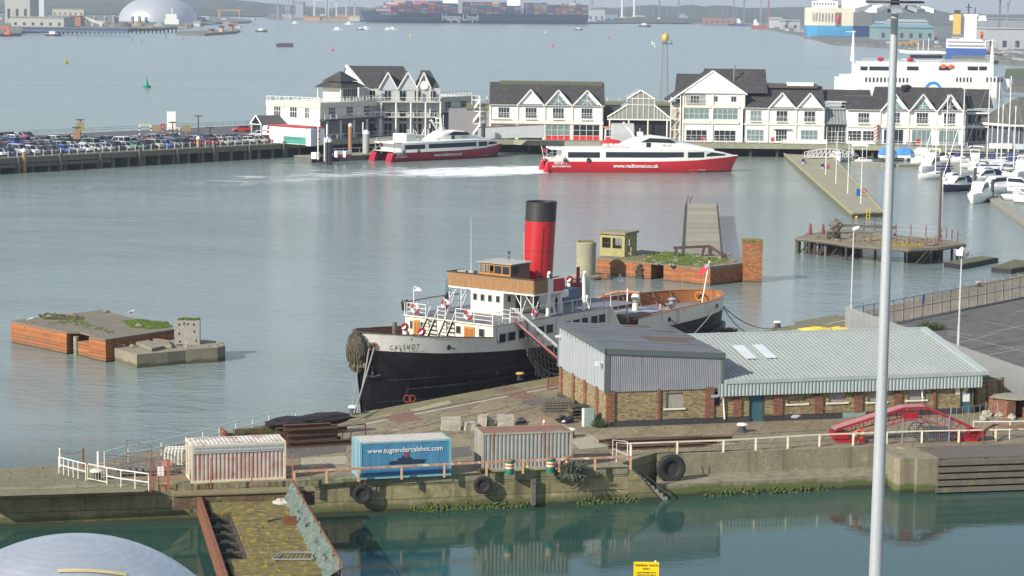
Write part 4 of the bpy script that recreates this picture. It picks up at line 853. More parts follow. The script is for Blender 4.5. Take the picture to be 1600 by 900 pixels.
def hp(x,z,s,off=0.):
    k=max(0,min(1,z/4.6));k=k**.7;b=itp(BW,x)*(1-k)+itp(BD,x)*k-off
    X=x-.8*(z/7)*max(0,1-x/6)+(off*1.2*max(0,1-x/1.5))
    if x>40: X=40+(x-40)*(itp(XE,z)-40)/11.3
    if x>50: X-=off*(x-50)
    return (X,s*max(b,.02),z)
def hull(zs,m,name,x0=0,x1=51.3,off=0.,inner=False):
    mb=MB()
    for s in (-1,1):
        xs=[x for x in ST if x0<=x<=x1]
        mb.loft([[hp(x,z,s,off) for z in zs(x)] for x in xs],closed=False,cap=False)
    return tug.part(name,mb,m,smooth=True)
shipwhite=mat('ship_white',(.66,.645,.58),.5,c2=(.60,.585,.53),s=.3,stain=((.36,.28,.19),1.6,.68),streak=((.42,.31,.21),1.3,.60))
shipcream=mat('ship_cream',(.70,.665,.54),.55,c2=(.65,.61,.48),s=.5,streak=((.5,.4,.28),1.5,.68))
hullblack=mat('hull_black',(.006,.006,.009),.5,spec=.3,c2=(.022,.02,.024),s=.4,stain=((.10,.085,.075),.8,.72),streak=((.085,.045,.03),1.3,.62),low=((.05,.04,.03),.5,.5))
brownin=mat('rust_brown_bulwark',(.26,.10,.05),.8,c2=(.16,.07,.045),s=.8);orangein=mat('orange_brown_bulwark',(.36,.14,.04),.8,c2=(.24,.09,.035),s=.7)
deckm=mat('grey_deck',(.15,.15,.18),.8,c2=(.19,.19,.21),s=.8,stain=((.25,.24,.24),1,.62));deckb=mat('brown_foredeck',(.17,.11,.09),.85,c2=(.12,.08,.07),s=1)
hull(lambda x:[-2+ (itp(BND,x)+2)*i/8 for i in range(9)],hullblack,'hull')
hull(lambda x:[itp(BND,x)+(itp(TOP,x)-itp(BND,x))*i/3 for i in range(4)],shipwhite,'hull_topside')
dz=lambda x:4.95+.9*max(0,1-x/9) if x<27 else 4.55
def inner(x0,x1,m): hull(lambda x:[dz(x)-.05,itp(TOP,x)-.01],m,'bulwark_inside',x0,x1,.14)
inner(0,10.6,brownin);inner(27,44,brownin);inner(44,51.3,orangein)
def caprail(x0,x1,m,zt=.06,w_=.26):
    for s in (-1,1):
        mb=MB();xs=[x for x in ST if x0<=x<=x1];R_=[]
        for x in xs:
            z=itp(TOP,x);a=hp(x,z,s,-.06);b=hp(x,z,s,.18);R_.append([a,b,(b[0],b[1],z+zt),(a[0],a[1],z+zt)])
        mb.loft(R_);tug.part('cap_rail',mb,m)
caprail(0,10.6,mat('dark_cap_rail',(.10,.07,.06),.7));caprail(31.25,51.3,mat('orange_cap_rail',(.42,.16,.05),.6))
def deckpart(x0,x1,z,m,name='deck'):
    xs=[x for x in ST if x0<=x<=x1];mb=MB();P=[hp(x,z(x),-1,.1) for x in xs]+[hp(x,z(x),1,.1) for x in xs][::-1];n=len(xs)
    mb.add(P,[(i,i+1,2*n-2-i,2*n-1-i) for i in range(n-1)]);return tug.part(name,mb,m)
deckpart(0,10.7,dz,deckb,'fore_deck');deckpart(27,51.3,lambda x:4.55,deckm,'aft_deck')
bd=[x for x in ST if 10.61<=x<=27]
mb=MB();P=[hp(x,7.03,-1,-.08) for x in bd]+[hp(x,7.03,1,-.08) for x in bd][::-1];n=len(bd)
mb.add(P,[(i,i+1,2*n-2-i,2*n-1-i) for i in range(n-1)]);tug.part('boat_deck',mb,deckm)
# rub rails
for s in (-1,1):
    mb=MB();mb.tube([Vector(hp(x,2.55,s,-.1)) for x in ST if 3<=x<=32],.13,6);tug.part('rubbing_strake',mb,hullblack)
tug.part('stern_fender',MB().tube([Vector(hp(x,2.6,-1,-.15)) for x in ST if 44<=x<=51.1]+[Vector(hp(x,2.6,1,-.15)) for x in ST if 44<=x<=51.1][::-1],.24,7),hullblack)
sm=MB()
for z_ in (1.6,3.4):
    for s in (-1,1): sm.tube([Vector(hp(x,z_,s,-.01)) for x in ST if 1<=x<=48],.028,4)
for x in range(3,48,4):
    for s in (-1,1): sm.tube([Vector(hp(x,z_,s,-.01)) for z_ in (.3,1.5,3,itp(TOP,x)-.2)],.022,4)
tug.part('plate_seam',sm,mat('dark_seam',(.045,.043,.045),.6,stain=((.25,.15,.09),1.2,.6)))
# front and after walls of the main house
b_=itp(BD,10.7)-.02
tug.part('house_front',MB().add([(10.7,-b_,4.7),(10.7,b_,4.7),(10.7,b_,7.0),(10.7,-b_,7.0)],[(0,1,2,3)]).box(10.55,10.75,-b_-.05,b_+.05,7.0,7.09),shipcream)
tug.part('house_back',MB().add([(27,-4.8,4.5),(27,4.8,4.5),(27,4.8,7.0),(27,-4.8,7.0)],[(0,3,2,1)]),shipcream)
wood2=mat('varnished_orange_wood',(.55,.24,.05),.5,c2=(.42,.17,.04),s=3)
def fwin(y0,y1,z0,z1,x=10.7,m=glass,name='window',fr=.05):
    w_=tug.part(name,MB().box(x-.05,x-.02,y0,y1,z0,z1),m)
    tug.part('frame',MB().box(x-.06,x-.01,y0-fr,y0,z0-fr,z1+fr).box(x-.06,x-.01,y1,y1+fr,z0-fr,z1+fr).box(x-.06,x-.01,y0,y1,z1,z1+fr).box(x-.06,x-.01,y0,y1,z0-fr,z0),mat_frame,parent=w_);return w_
mat_frame=mat('grey_window_frame',(.32,.33,.32),.6)
fwin(3.9,4.1,6.0,6.6);fwin(2.65,2.95,6.0,6.6);fwin(-1.28,-.85,6.1,6.65);fwin(-3.75,-3.25,6.05,6.65)
for y0,y1 in ((3.1,3.7),(-2.75,-1.7)):
    d=tug.part('door',MB().box(10.6,10.68,y0,y1,4.9,6.75),wood2);tug.part('panel',MB().box(10.58,10.6,y0+.1,(y0+y1)/2-.05,5.2,6.6).box(10.58,10.6,(y0+y1)/2+.05,y1-.1,5.2,6.6),mat('dark_orange_wood',(.36,.14,.03),.5),parent=d)
# side windows in the topsides
for i,(a,b) in enumerate(((780,790),(795,805),(811,820),(840,850),(854.5,863.5),(882,891),(896,905),(909.5,918),(924,933),(936,945))):
    xa,za=tug.fx(a,512-i*1.0,-4.92);xb,_=tug.fx(b,512,-4.92);za=5.95+.02*i
    w_=tug.part('side_window',MB().box(xa,xb,-4.935,-4.905,za-.33,za+.35),glass);tug.part('frame',MB().box(xa-.05,xa,-4.94,-4.9,za-.38,za+.4).box(xb,xb+.05,-4.94,-4.9,za-.38,za+.4),mat_frame,parent=w_)
# ship's name on the bow
dx=hp(3.6,5.9,-1);ex=hp(1.0,5.95,-1);ang=math.atan2(dx[1]-ex[1],dx[0]-ex[0]);mid=hp(2.45,6.05,-1,-.19)
text(tug.o,'C A L S H O T',0,0,.52,black,rot=(math.pi/2-.06,0,ang),loc=mid,bold=.006,sx=.78,name='ship_name')
for x,z in ((.75,6.2),):
    tug.part('hawse_pipe',MB().torus(hp(x,z,-1,-.03),.24,.08,(math.sin(-.9),-math.cos(.9),0),14,6),brownin);tug.part('hawse_hole',MB().ball(hp(x,z,-1,.06),.2,8),black)
for px,x,z in ((0,5.9,5.75),(1,36.2,4.95),(2,45.9,5.1)):
    tug.part('fairlead',MB().torus(hp(x,z,-1,-.03),.17,.06,(0,-1,0),12,6),darksteel);tug.part('fairlead_hole',MB().ball(hp(x,z,-1,.05),.14,8),black)
r=random.Random(9)
for i in range(9): 
    x=3+i*2.8;tug.part('hull_scar',MB().blob(hp(x,2.0+r.uniform(-.6,1.8),-1,-.01),(r.uniform(.1,.4),.03,r.uniform(.05,.15)),r.uniform(0,1),.5,seed=i),mat('scuffed_paint_%d'%i,(.09,.08,.08),.8))
# rope bow fender
fm_=MB();rr=random.Random(2)
fm_.blob((-.7,0,6.0),(.62,.92,1.3),0,.12,n=12,seed=2)
fib=MB()
for i in range(420):
    a=rr.uniform(0,math.pi*2);q=rr.uniform(0,math.pi);c=Vector((-.7+.64*math.cos(a)*math.sin(q),.94*math.sin(a)*math.sin(q),6.05+1.35*math.cos(q)));d=Vector((rr.uniform(-.1,.1),rr.uniform(-.1,.1),-rr.uniform(.3,.7)));fib.bar(c,c+d,.045)
f0=tug.part('rope_fender',fm_,mat('dark_rope',(.08,.065,.045),.95,c2=(.08,.07,.05),s=4,bump=.8),smooth=True);tug.part('rope_strands',fib,mat('rope_strands',(.13,.11,.075),.95,c2=(.06,.05,.035),s=5),parent=f0)
tug.part('fender_roll',MB().tube([(-.6,-.85,4.75),(-.95,0,4.7),(-.6,.85,4.75)],.24,8),mat('tan_rope',(.20,.17,.12),.9,bump=.6))
tug.part('anchor',MB().tube([hp(.6,4.6,-1,-.1),hp(.6,3.9,-1,-.25)],.09,6).tube([hp(.2,3.9,-1,-.2),hp(.6,3.75,-1,-.25),hp(1.0,3.9,-1,-.2)],.08,6),darksteel)
# stairs from boat deck to foredeck
for y0,y1,z1 in ((1.35,2.2,7.0),(-.55,.3,7.0)):
    st=tug.part('stringer',MB().bar((10.6,y0,z1),(9.2,y0,5.0),.05,.16).bar((10.6,y1,z1),(9.2,y1,5.0),.05,.16),darkwood);mb=MB()
    for i in range(8): k=(i+.5)/8;mb.box(10.6-1.4*k-.12,10.6-1.4*k+.1,y0,y1,z1-2*k-.02,z1-2*k+.02)
    tug.part('tread',mb,wood,parent=st)
    mb=MB()
    for y in (y0,y1): mb.tube([(9.3,y,5.4),(10.5,y,7.2),(11.0,y,8.0)],.025,5)
    tug.part('stair_rail',mb,white)
# cowl vents
def cowl(x,y,z0,h,rd,m1=white,face=-1):
    b=tug.part('cowl_vent',MB().tube([(x,y,z0),(x,y,z0+h*.75),(x-.05,y-.02,z0+h*.92),(x-.25*rd/.3,y-.08,z0+h)],rd*.62,10).ball((x-.02,y,z0+h),rd*.8,8),m1,smooth=True)
    ax=Vector((-.75,-.65,0)).normalized();c=Vector((x,y,z0+h))+ax*rd*.75;u=ax.cross(Vector((0,0,1)));v=Vector((0,0,1));mb=MB()
    mb.add([c+(u*math.cos(2*math.pi*k/14)+v*math.sin(2*math.pi*k/14))*rd for k in range(14)]+[c+ax*.03],[(k,(k+1)%14,14) for k in range(14)]);mb.add([c-ax*rd*.5+(u*math.cos(2*math.pi*k/14)+v*math.sin(2*math.pi*k/14))*rd*.8 for k in range(14)]+[c+(u*math.cos(2*math.pi*k/14)+v*math.sin(2*math.pi*k/14))*rd for k in range(14)],[(k,(k+1)%14,14+(k+1)%14,14+k) for k in range(14)])
    tug.part('cowl_mouth',mb,mat('maroon_cowl_%d'%int(x*10),(.33,.01,.03),.5),parent=b)
cowl(8.2,2.6,5.0,1.55,.33);cowl(8.6,1.1,5.0,1.25,.33);cowl(8.1,1.6,5.0,.85,.22)
cowl(30.6,2.2,7.0,1.5,.34);
tug.part('mast_stump',MB().cyl(7.6,3.2,5,6.9,.2,8),wood)
tug.part('windlass',MB().tube([(5.2,-1.2,5.7),(5.2,1.2,5.7)],.42,10).box(4.7,5.7,-.5,.5,5.1,5.9).tube([(6.2,-.4,5.5),(6.2,.9,5.5)],.3,8),mat('windlass_purple_grey',(.16,.09,.10),.6));tug.part('windlass_drum',MB().tube([(5.6,-1.9,5.55),(5.6,-1.3,5.55)],.35,10),darksteel)
tug.part('deck_locker',MB().box(7.4,8.2,-.9,.2,5.0,5.75),mat('navy_locker',(.05,.05,.13),.6))
# rails round boat deck
rl=MB()
def rails_along(pts,hts,m,name='deck_rail',r_=.02,post=1.6):
    mb=MB();pts=[Vector(p) for p in pts]
    for a,b in zip(pts,pts[1:]):
        for h in hts: mb.bar(a+Vector((0,0,h)),b+Vector((0,0,h)),r_*2)
    ln=0
    for a,b in zip(pts,pts[1:]):
        k=max(1,round((b-a).length/post))
        for i in range(k+1): p=a+(b-a)*i/k;mb.bar(p,p+Vector((0,0,hts[-1])),r_*2.2)
    return tug.part(name,mb,m)
b1=4.6
rails_along([(10.75,4.55,7.05),(10.75,2.5,7.05)],(.35,.7,1.05),white);rails_along([(10.75,1.2,7.05),(10.75,.4,7.05)],(.35,.7,1.05),white);rails_along([(10.75,-.7,7.05),(10.75,-4.55,7.05)],(.35,.7,1.05),white)
rails_along([hp(x,7.05,-1,.05) for x in (10.62,11.4,12.2)],(.35,.7,1.05),white)
rails_along([hp(x,7.05,-1,.05) for x in (12.2,12.7)],(1.05,),white,r_=.02);rails_along([hp(x,7.05,-1,.05) for x in (14.3,16,18,20,22,24,26,27)],(1.05,),white,post=2)
rails_along([hp(x,7.05,1,.05) for x in (10.62,14,18,22,27)],(.5,1.05),white)
tug.part('top_rope_rail',MB().tube([(10.75,4.6,8.15),(14,4.8,8.2),(18,4.85,8.15)],.04,5),darksteel)
mb=MB()
for q in (0,1.1): mb.tube([(12.9+q,-4.75,7.05),(12.9+q,-4.75,8.1),(12.9+q,-3.9,8.1),(12.9+q,-3.9,7.05)],.035,6)
for z in (7.4,7.75,8.1): mb.bar((12.9,-4.75,z),(12.9,-3.9,z),.04);mb.bar((14.0,-4.75,z),(14.0,-3.9,z),.04)
tug.part('gangway_gate',mb,white)
rw_=mat('ring_red',(.55,.03,.03),.5)
def ring(P,ax): return tug.part('life_ring',MB().torus(P,.34,.1,ax,16,6,segs=[0,0,1,1,0,0,1,1]),[rw_,white],smooth=True)
ring((10.6,-2.1,7.72),(1,0,0));ring((10.6,3.55,7.72),(1,0,0));ring((14,3.1,7.8),(1,0,0))
x_,z_=tug.fx(835,489,-4.7);ring((x_,-4.75,z_),(0,1,0))
tug.part('deck_lamp',MB().tube([(11.2,4.2,7.05),(11.2,4.2,9.3),(11.15,4.1,9.45),(11.0,3.7,9.45)],.04,6).lathe(10.95,3.45,[(9.2,.38),(9.28,.3),(9.45,.08)],12),white)
f0=tug.part('flag_staff',MB().bar((14.2,3.1,7.05),(14.2,3.1,9.9),.04),darksteel);tug.part('green_flag',MB().add([(14.2,3.1,9.75),(14.25,2.75,8.85),(14.4,3.45,8.85),(14.1,3.15,8.9)],[(0,1,3),(0,3,2),(0,2,1)]),green,parent=f0);tug.part('black_bundle',MB().blob((14.2,3.1,8.35),(.2,.2,.5),0,.2),black)
for y in (5.2,5.6): tug.part('tyre_bundle',MB().blob((11.5,y,7.7),(.18,.22,.5),0,.3,seed=int(y*3)),black)
# deckhouse below the bridge
hx0,hx1,hy=15.9,23.2,1.65
hm=MB();hm.box(hx0,hx1,-hy,hy+.2,7.04,8.95);tug.part('deckhouse',hm,shipcream)
for yy in (1.35,.55,-.25,-1.1): fwin(yy-.17,yy+.17,8.15,8.65,x=hx0)
for k,(xx,wd) in enumerate(((16.5,.35),(19.2,.3),(21.8,.3))): tug.part('window',MB().box(xx,xx+wd,-hy-.04,-hy-.01,8.15,8.65),glass)
for xx in (17.6,20.2): tug.part('door',MB().box(xx,xx+.75,-hy-.05,-hy-.01,7.15,8.8),mat('brown_door_%d'%int(xx),(.09,.05,.04),.6))
# bridge platform with wooden dodger
tug.part('bridge_platform',MB().box(16.1,20.6,-4.7,4.7,8.93,9.05),white)
for y in (-4.5,4.5,3.2,-3.2):
    tug.part('bridge_strut',MB().bar((16.3,y,7.05),(16.3,y,8.95),.06).bar((16.3,y,8.0),(16.3,y*.8,8.95),.05).bar((16.3,y,7.05),(17.3,y,8.95),.04),white);tug.part('bridge_strut',MB().bar((19.8,y,7.05),(19.8,y,8.95),.06),white)
DW=mat('vertical_brown_boards',(.36,.20,.085),.75,c2=(.20,.10,.045),s=1.6,amt=1.6,stretch=(9,9,.5),stain=((.50,.36,.2),3,.64))
def boards(mb,a,b,z0,z1,th=.05):
    a=Vector(a);b=Vector(b);n=int((b-a).length/.16);d=(b-a).normalized();nr=Vector((-d.y,d.x,0))*th/2
    for i in range(n):
        p=a+(b-a)*(i+.04)/n;q=a+(b-a)*(i+.96)/n;mb.hexa([(p-nr)+Vector((0,0,z0)),(p+nr)+Vector((0,0,z0)),(q+nr)+Vector((0,0,z0)),(q-nr)+Vector((0,0,z0)),(p-nr)+Vector((0,0,z1)),(p+nr)+Vector((0,0,z1)),(q+nr)+Vector((0,0,z1)),(q-nr)+Vector((0,0,z1))])
mb=MB();boards(mb,(16.2,4.6,0),(16.2,-4.6,0),9.06,10.25);tug.part('bridge_dodger',mb,DW)
mb=MB();boards(mb,(16.25,-4.6,0),(18.3,-4.6,0),9.06,10.2);boards(mb,(16.25,4.6,0),(18.3,4.6,0),9.06,10.2);tug.part('bridge_dodger',mb,DW)
tug.part('dodger_rail',MB().box(16.1,16.3,-4.7,4.7,10.25,10.32).box(16.1,19.6,-4.72,-4.55,10.25,10.32).box(16.1,18.3,4.55,4.72,10.22,10.3),darkwood)
tug.part('white_end_panel',MB().box(18.35,18.8,-4.68,-4.6,9.05,10.2),white);tug.part('red_end_panel',MB().box(18.8,20.5,-4.6,-4.5,9.05,10.1),red)
tug.part('covered_box',MB().box(16.6,17.3,3.0,3.9,9.1,10.4).box(16.7,17.2,2.2,2.8,9.1,10.45),mat('grey_canvas',(.3,.33,.3),.8))
# wheelhouse
vw=mat('varnished_wheelhouse',(.45,.22,.06),.45,c2=(.34,.15,.05),s=2)
wx0,wx1,wy0,wy1=17.2,19.9,-1.35,1.95
wh=MB();wh.box(wx0,wx1,wy0,wy1,9.05,10.35)
for y in (wy0,-.5,.35,.85,1.35,wy1-.1): wh.box(wx0,wx0+.1,y,y+.1,10.35,11.05)
wh.box(wx0,wx0+.1,wy0,wy1,11.0,11.2);wh.box(wx0,wx1,wy1-.1,wy1,11.0,11.2);
tug.part('wheelhouse',wh,vw)
tug.part('wheelhouse_side',MB().box(wx0+.1,wx1,wy0-.02,wy0+.06,9.05,11.2).box(wx1-.08,wx1,wy0,wy1,9.05,11.2).box(wx0+1.2,wx1,wy1-.1,wy1,10.3,11.2),mat('dark_brown_wheelhouse_side',(.13,.055,.04),.6,c2=(.09,.04,.03),stretch=(6,6,.5),s=2))
tug.part('wheelhouse_glass',MB().box(wx0+.03,wx0+.05,wy0+.1,.35,10.36,11.0),glass);tug.part('window',MB().box(wx0+.3,wx0+1.1,wy0-.04,wy0-.022,10.4,11.0),glass)
tug.part('wheelhouse_roof',MB().hexa([(wx0-.2,wy0-.25,11.2),(wx0-.2,wy1+.2,11.2),(wx1+.15,wy1+.2,11.2),(wx1+.15,wy0-.25,11.2),(wx0-.2,wy0-.25,11.26),(wx0-.2,wy1+.2,11.26),(wx1+.15,wy1+.2,11.3),(wx1+.15,wy0-.25,11.3)]),mat('pale_roof_canvas',(.40,.40,.38),.8))
tug.part('wheel_inside',MB().torus((18.3,.3,10.4),.4,.03,(1,0,0),14,5),wood)
for px,pt,xx,yy in ((748,340,16.5,2.3),(814,361,19.6,-1.0)):
    zt=tug.l(at(px-2,pt,tug.w((xx,yy,0)).y)).z;tug.part('whip_aerial',MB().tube([(xx,yy,9.1),(xx-.05,yy+.05,zt)],.04,5,r2=.012),mat('aerial_%d'%px,(.7,.7,.68),.5))
tug.part('roof_lamp',MB().bar((19,.2,11.3),(19,.2,11.9),.05).ball((19,.2,12.0),.13,8),darksteel)
# funnel
def fun(z,r,x): return [(x+r*math.cos(2*math.pi*k/28),.35+r*math.sin(2*math.pi*k/28),z) for k in range(28)]
FR=mat('funnel_red',(.44,.010,.014),.35,c2=(.36,.010,.014),s=.4,streak=((.22,.012,.012),1.6,.58))
X_=lambda z:23.05+(z-7)*.075;r_f=1.33
tug.part('funnel',MB().loft([fun(z,r_f,X_(z)) for z in (7.0,9,11,13,14.35)]),FR,smooth=True)
top=MB();top.loft([fun(14.35,r_f+.01,X_(14.35)),fun(16.0,r_f+.01,X_(16))],cap=False);top.loft([fun(16.0,r_f+.04,X_(16)),fun(16.06,r_f+.04,X_(16)),fun(16.06,r_f-.06,X_(16)),fun(15.3,r_f-.06,X_(15.3))],cap=False);top.add(fun(15.5,r_f-.06,X_(15.5)),[tuple(range(28))])
tug.part('funnel_top',top,mat('funnel_black',(.018,.017,.019),.5,c2=(.03,.028,.028),s=1),smooth=True)
tug.part('funnel_seam',MB().loft([fun(9.6,r_f+.012,X_(9.6)),fun(9.66,r_f+.012,X_(9.66))],cap=False).loft([fun(11.8,r_f+.012,X_(11.8)),fun(11.86,r_f+.012,X_(11.86))],cap=False).tube([(X_(7)-.9,.35-1.02,7),(X_(14)-.9,.35-1.02,14)],.03,5),mat('dark_red_seam',(.16,.01,.01),.6));tug.part('funnel_band',MB().loft([fun(14.31,r_f+.02,X_(14.35)),fun(14.39,r_f+.02,X_(14.35))],cap=False),red)
tug.part('whistle',MB().box(21.35,21.75,.6,1.1,10.1,10.35).box(21.5,21.9,.3,.5,10.1,10.45),FR)
tug.part('funnel_platform',MB().bar((22.0,-1.2,9.3),(22.8,-1.4,9.3),.04).bar((22,-1.2,8.9),(22.8,-1.4,8.9),.03),white)

# davits, boxes, vents aft of the funnel
def davit(x,y,z0):
    tug.part('davit',MB().tube([(x,y,z0),(x+.05,y-.02,z0+1.2),(x-.02,y,z0+3.0),(x-.1,y-.1,z0+3.6),(x-.35,y-.35,z0+3.75)],.19,8,r2=.1).bar((x,y,z0+.2),(x+1.2,y+.5,z0+1.5),.14).bar((x+1.3,y+.2,z0),(x+1.2,y+.5,z0+1.5),.14).bar((x,y,z0+.1),(x+1.4,y+.2,z0+.1),.16).ball((x-.3,y-.3,z0+3.7),.16,8),white,smooth=True)
x_,y_=tug.g(856,495,7.0);davit(x_,y_,7.05)
x_,y_=tug.g(932,484,7.0);davit(x_-1,max(y_,-4.4),6.6)
tug.part('bridge_wing_base',MB().box(20.2,21.4,-4.4,-3.4,8.4,8.95).bar((20.3,-4.3,7.05),(20.3,-4.3,8.9),.25).bar((21.3,-3.5,7.05),(21.3,-3.5,8.9),.12).bar((20.4,-4.3,7.1),(21.3,-3.5,8.4),.07),white)
x_,y_=tug.g(878,478,8.0)
tug.part('blue_skylight_box',MB().box(25.0,27.6,-1.2,.8,7.05,8.3),mat('slate_blue_box',(.14,.16,.24),.6));tug.part('red_box',MB().box(25.6,26.6,-.2,.6,8.3,8.95),red)
tug.part('red_locker',MB().box(28.6,29.6,-.2,.7,7.25,8.5).bar((29.1,.2,6.0),(29.1,.2,9.9),.22),mat('dark_red_locker',(.30,.02,.03),.5))
tug.part('white_vent',MB().tube([(30.3,.2,5.6),(30.3,.2,7.1)],.22,8).tube([(30.3,.2,7.1),(30.3,.2,8.6)],.42,10).ball((30.3,.2,8.6),.42,10),mat('off_white_vent',(.62,.6,.54),.6),smooth=True)
aft_boat=deckpart(26.9,31.2,lambda x:6.95 if x<28 else 6.95,deckm,'boat_deck_end')
aft_boat.hide_render=False
tug.part('ladder_frame',MB().bar((31.4,-3.6,5),(31.4,-3.6,8),.06).bar((31.9,-3.2,5),(31.9,-3.2,8),.06).bar((31.4,-3.6,8),(31.9,-3.2,8),.05).bar((31.4,-3.6,7.3),(31.9,-3.2,7.3),.05).bar((31.4,-3.6,6.6),(31.9,-3.2,6.6),.05).bar((31.4,-3.6,5.9),(31.9,-3.2,5.9),.05),white)
tug.part('bell_lamp',MB().tube([(32.4,-1.9,6),(32.4,-1.9,8.8),(32.6,-1.9,9.1),(32.9,-1.9,8.8)],.05,5).lathe(32.9,-1.9,[(8.4,.25),(8.6,.12),(8.75,.04)],10),white)
for i,(px,py) in enumerate(((884,492),(898,489),(912,486),(898,470))):
    x_,y_=tug.g(px,py,7.0);tug.part('stanchion',MB().bar((x_,max(y_,-4.6),7),(x_,max(y_,-4.6),8.1),.06),white)
# towing arch and after-deck gear
mb=MB();R_=[]
for i in range(17):
    a=i/16;y=-4.3+8.6*a;z=5.0+2.15*math.sin(math.pi*a)**.6;x=33.6+2.0*a
    R_.append((33.2+7.2*a*0+ (i/16)*1.4,y,z))
tug.part('towing_arch',MB().tube([(36.5-.0,4.5-.0,4.9)]+[(36.5+1.2*k/14,4.4-8.8*k/14,5.2+1.75*math.sin(math.pi*k/14)**.7) for k in range(1,14)]+[(37.7,-4.4,4.9)],.13,8),mat('orange_arch',(.38,.17,.07),.6))
tug.part('aft_vent',MB().tube([(38.8,.6,4.6),(38.8,.6,6.1)],.3,10).ball((38.7,.5,6.2),.45,10),mat('cream_vent',(.72,.70,.6),.5),smooth=True)
tug.part('aft_hatch',MB().box(36.9,41.0,-1.4,1.6,4.55,5.0),mat('lilac_grey_hatch',(.30,.31,.38),.6));tug.part('hatch_planks',MB().box(34.0,37.6,-2.6,-.9,5.0,5.15).box(33.6,37.0,-.8,.6,5.0,5.1),wood)
tug.part('capstan',MB().lathe(44.5,.3,[(4.55,.4),(4.8,.28),(5.3,.3),(5.5,.45),(5.65,.3)],12).box(42.6,43.6,-.4,.5,4.55,5.2),steel);tug.part('red_gear',MB().bar((42.3,0,4.6),(42.3,0,6.3),.1).bar((42.0,.4,4.6),(42.3,0,6.0),.06).bar((34.5,1.2,4.6),(34.5,1.2,6.9),.09).bar((34,1.8,4.6),(34.5,1.2,6.6),.06).bar((35.6,1.5,4.6),(35.6,1.5,6.4),.12),mat('maroon_gear',(.28,.03,.04),.6))
tug.part('dark_gear',MB().blob((30.8,-2.6,5.0),(1.3,1.3,.6),0,.35,seed=5).blob((32.8,-1.8,4.9),(1.2,1.0,.5),0,.35,seed=6).bar((29.3,-3.6,5.6),(33,-.8,5.7),.06).bar((29.3,-2.6,5.8),(33,.2,5.9),.06),mat('dark_deck_clutter',(.07,.055,.04),.8,c2=(.12,.09,.06),s=3));tug.part('bulwark_end',MB().box(31.3,33.6,-4.75,-4.0,4.5,5.4),mat('rust_red_block',(.30,.09,.06),.8))
tug.part('bulwark_roller',MB().torus((50.2,.9,5.2),.4,.07,(1,.3,0),12,6).torus((49.6,-1.6,5.2),.4,.07,(1,-.4,0),12,6),wood2)
for x in (38,40,42,44,46,48): tug.part('bulwark_stay',MB().bar(hp(x,4.6,1,.8),hp(x,5.7,1,.2),.1),brownin)
f0=tug.part('ensign_staff',MB().bar((49.2,0,4.6),(50.4,0,8.7),.08),white)
tug.part('red_ensign',MB().loft([[(50.3,-.05,8.5),(50.1,-.05,7.9)],[(50.25,.45,8.15),(50.05,.4,7.5)],[(50.3,.8,7.9),(50.0,.75,7.2)],[(50.2,1.1,7.5),(49.95,1.0,6.9)]],closed=False,cap=False),mat('ensign_red',(.50,.03,.04),.8),parent=f0);tug.part('ensign_canton',MB().add([(50.28,-.07,8.5),(50.2,-.07,8.2),(50.18,.35,7.95),(50.24,.4,8.22)],[(0,1,2,3)]).add([(50.28,-.03,8.5),(50.2,-.03,8.2),(50.18,.38,7.95),(50.24,.43,8.22)],[(0,1,2,3)]),mat('ensign_canton',(.3,.3,.4),.8),parent=f0)
# gangway, nets, ropes
A=tug.w((13.6,-4.6,7.1));B=tug.w((18,-7.6,2.4));tg=Thing('gangway','red and white gangway slanting from the tug down to the quay','gangway',B,math.atan2(A.y-B.y,A.x-B.x))
L_=math.hypot(A.x-B.x,A.y-B.y);hh=A.z-Q
pink=mat('faded_red_gangway',(.60,.10,.10),.6,c2=(.62,.38,.36),s=.8)
for y in (-.45,.45):
    tg.part('side_truss',MB().bar((0,y,.15),(L_,y,hh),.12,.16),pink);mb=MB()
    mb.bar((0,y,1.15),(L_,y,hh+1.0),.13)
    tg.part('handrail',mb,white);me=mesh_of('stanchion',MB().bar((0,0,0),(0,0,1),.04),pink if y<0 else steel)
    for i in range(9): o=tg.part('stanchion',me);o.location=(L_*i/8,y,.15+(hh-.15)*i/8)
tg.part('walkway',MB().hexa([(0,-.4,.05),(L_,-.4,hh-.1),(L_,.4,hh-.1),(0,.4,.05),(0,-.4,.12),(L_,-.4,hh-.03),(L_,.4,hh-.03),(0,.4,.12)]),darksteel)
def rope(label,pts,sag=.5,r_=.05,m=None,name='mooring_rope',n=10,group=None):
    P=[Vector(p) for p in pts];out=[]
    a,b=P[0],P[-1]
    for i in range(n+1):
        k=i/n;out.append(a.lerp(b,k)-Vector((0,0,sag*4*k*(1-k)))-a)
    return single(name,label,'rope',MB().tube(out,r_,5),m or mat('rope_'+str(len(bpy.data.materials)),(.40,.38,.34),.9),a,0,group)
bow_b=W(553,645,Q+.5)
rope('thick pale double mooring rope from the tug bow to the corner bollard',[tug.w(hp(.75,6.1,-1,-.1)),bow_b],.15,.055)
rope('second pale strand beside the thick bow mooring rope',[tug.w(hp(.5,6.1,-1,-.15)),bow_b+Vector((.2,0,0))],.3,.05)
rope('thin grey line hanging from the tug bow fender to the quay corner',[tug.w((-1.0,-.4,4.6)),W(548,650,Q)],.05,.025)
sb=W(1215,512,Q+.5)
rope('upper dark mooring line from the tug stern to the far bollard',[tug.w((51.2,0,5.3)),sb],1.1,.045,darksteel)
rope('lower dark mooring line from the tug stern to the far bollard',[tug.w((51.0,-.6,5.2)),sb],2.0,.045,darksteel)
rope('grey spring line from the stern fairlead down behind the shed roof',[tug.w(hp(45.9,5.1,-1,-.1)),W(1060,545,Q+2)],.2,.05)
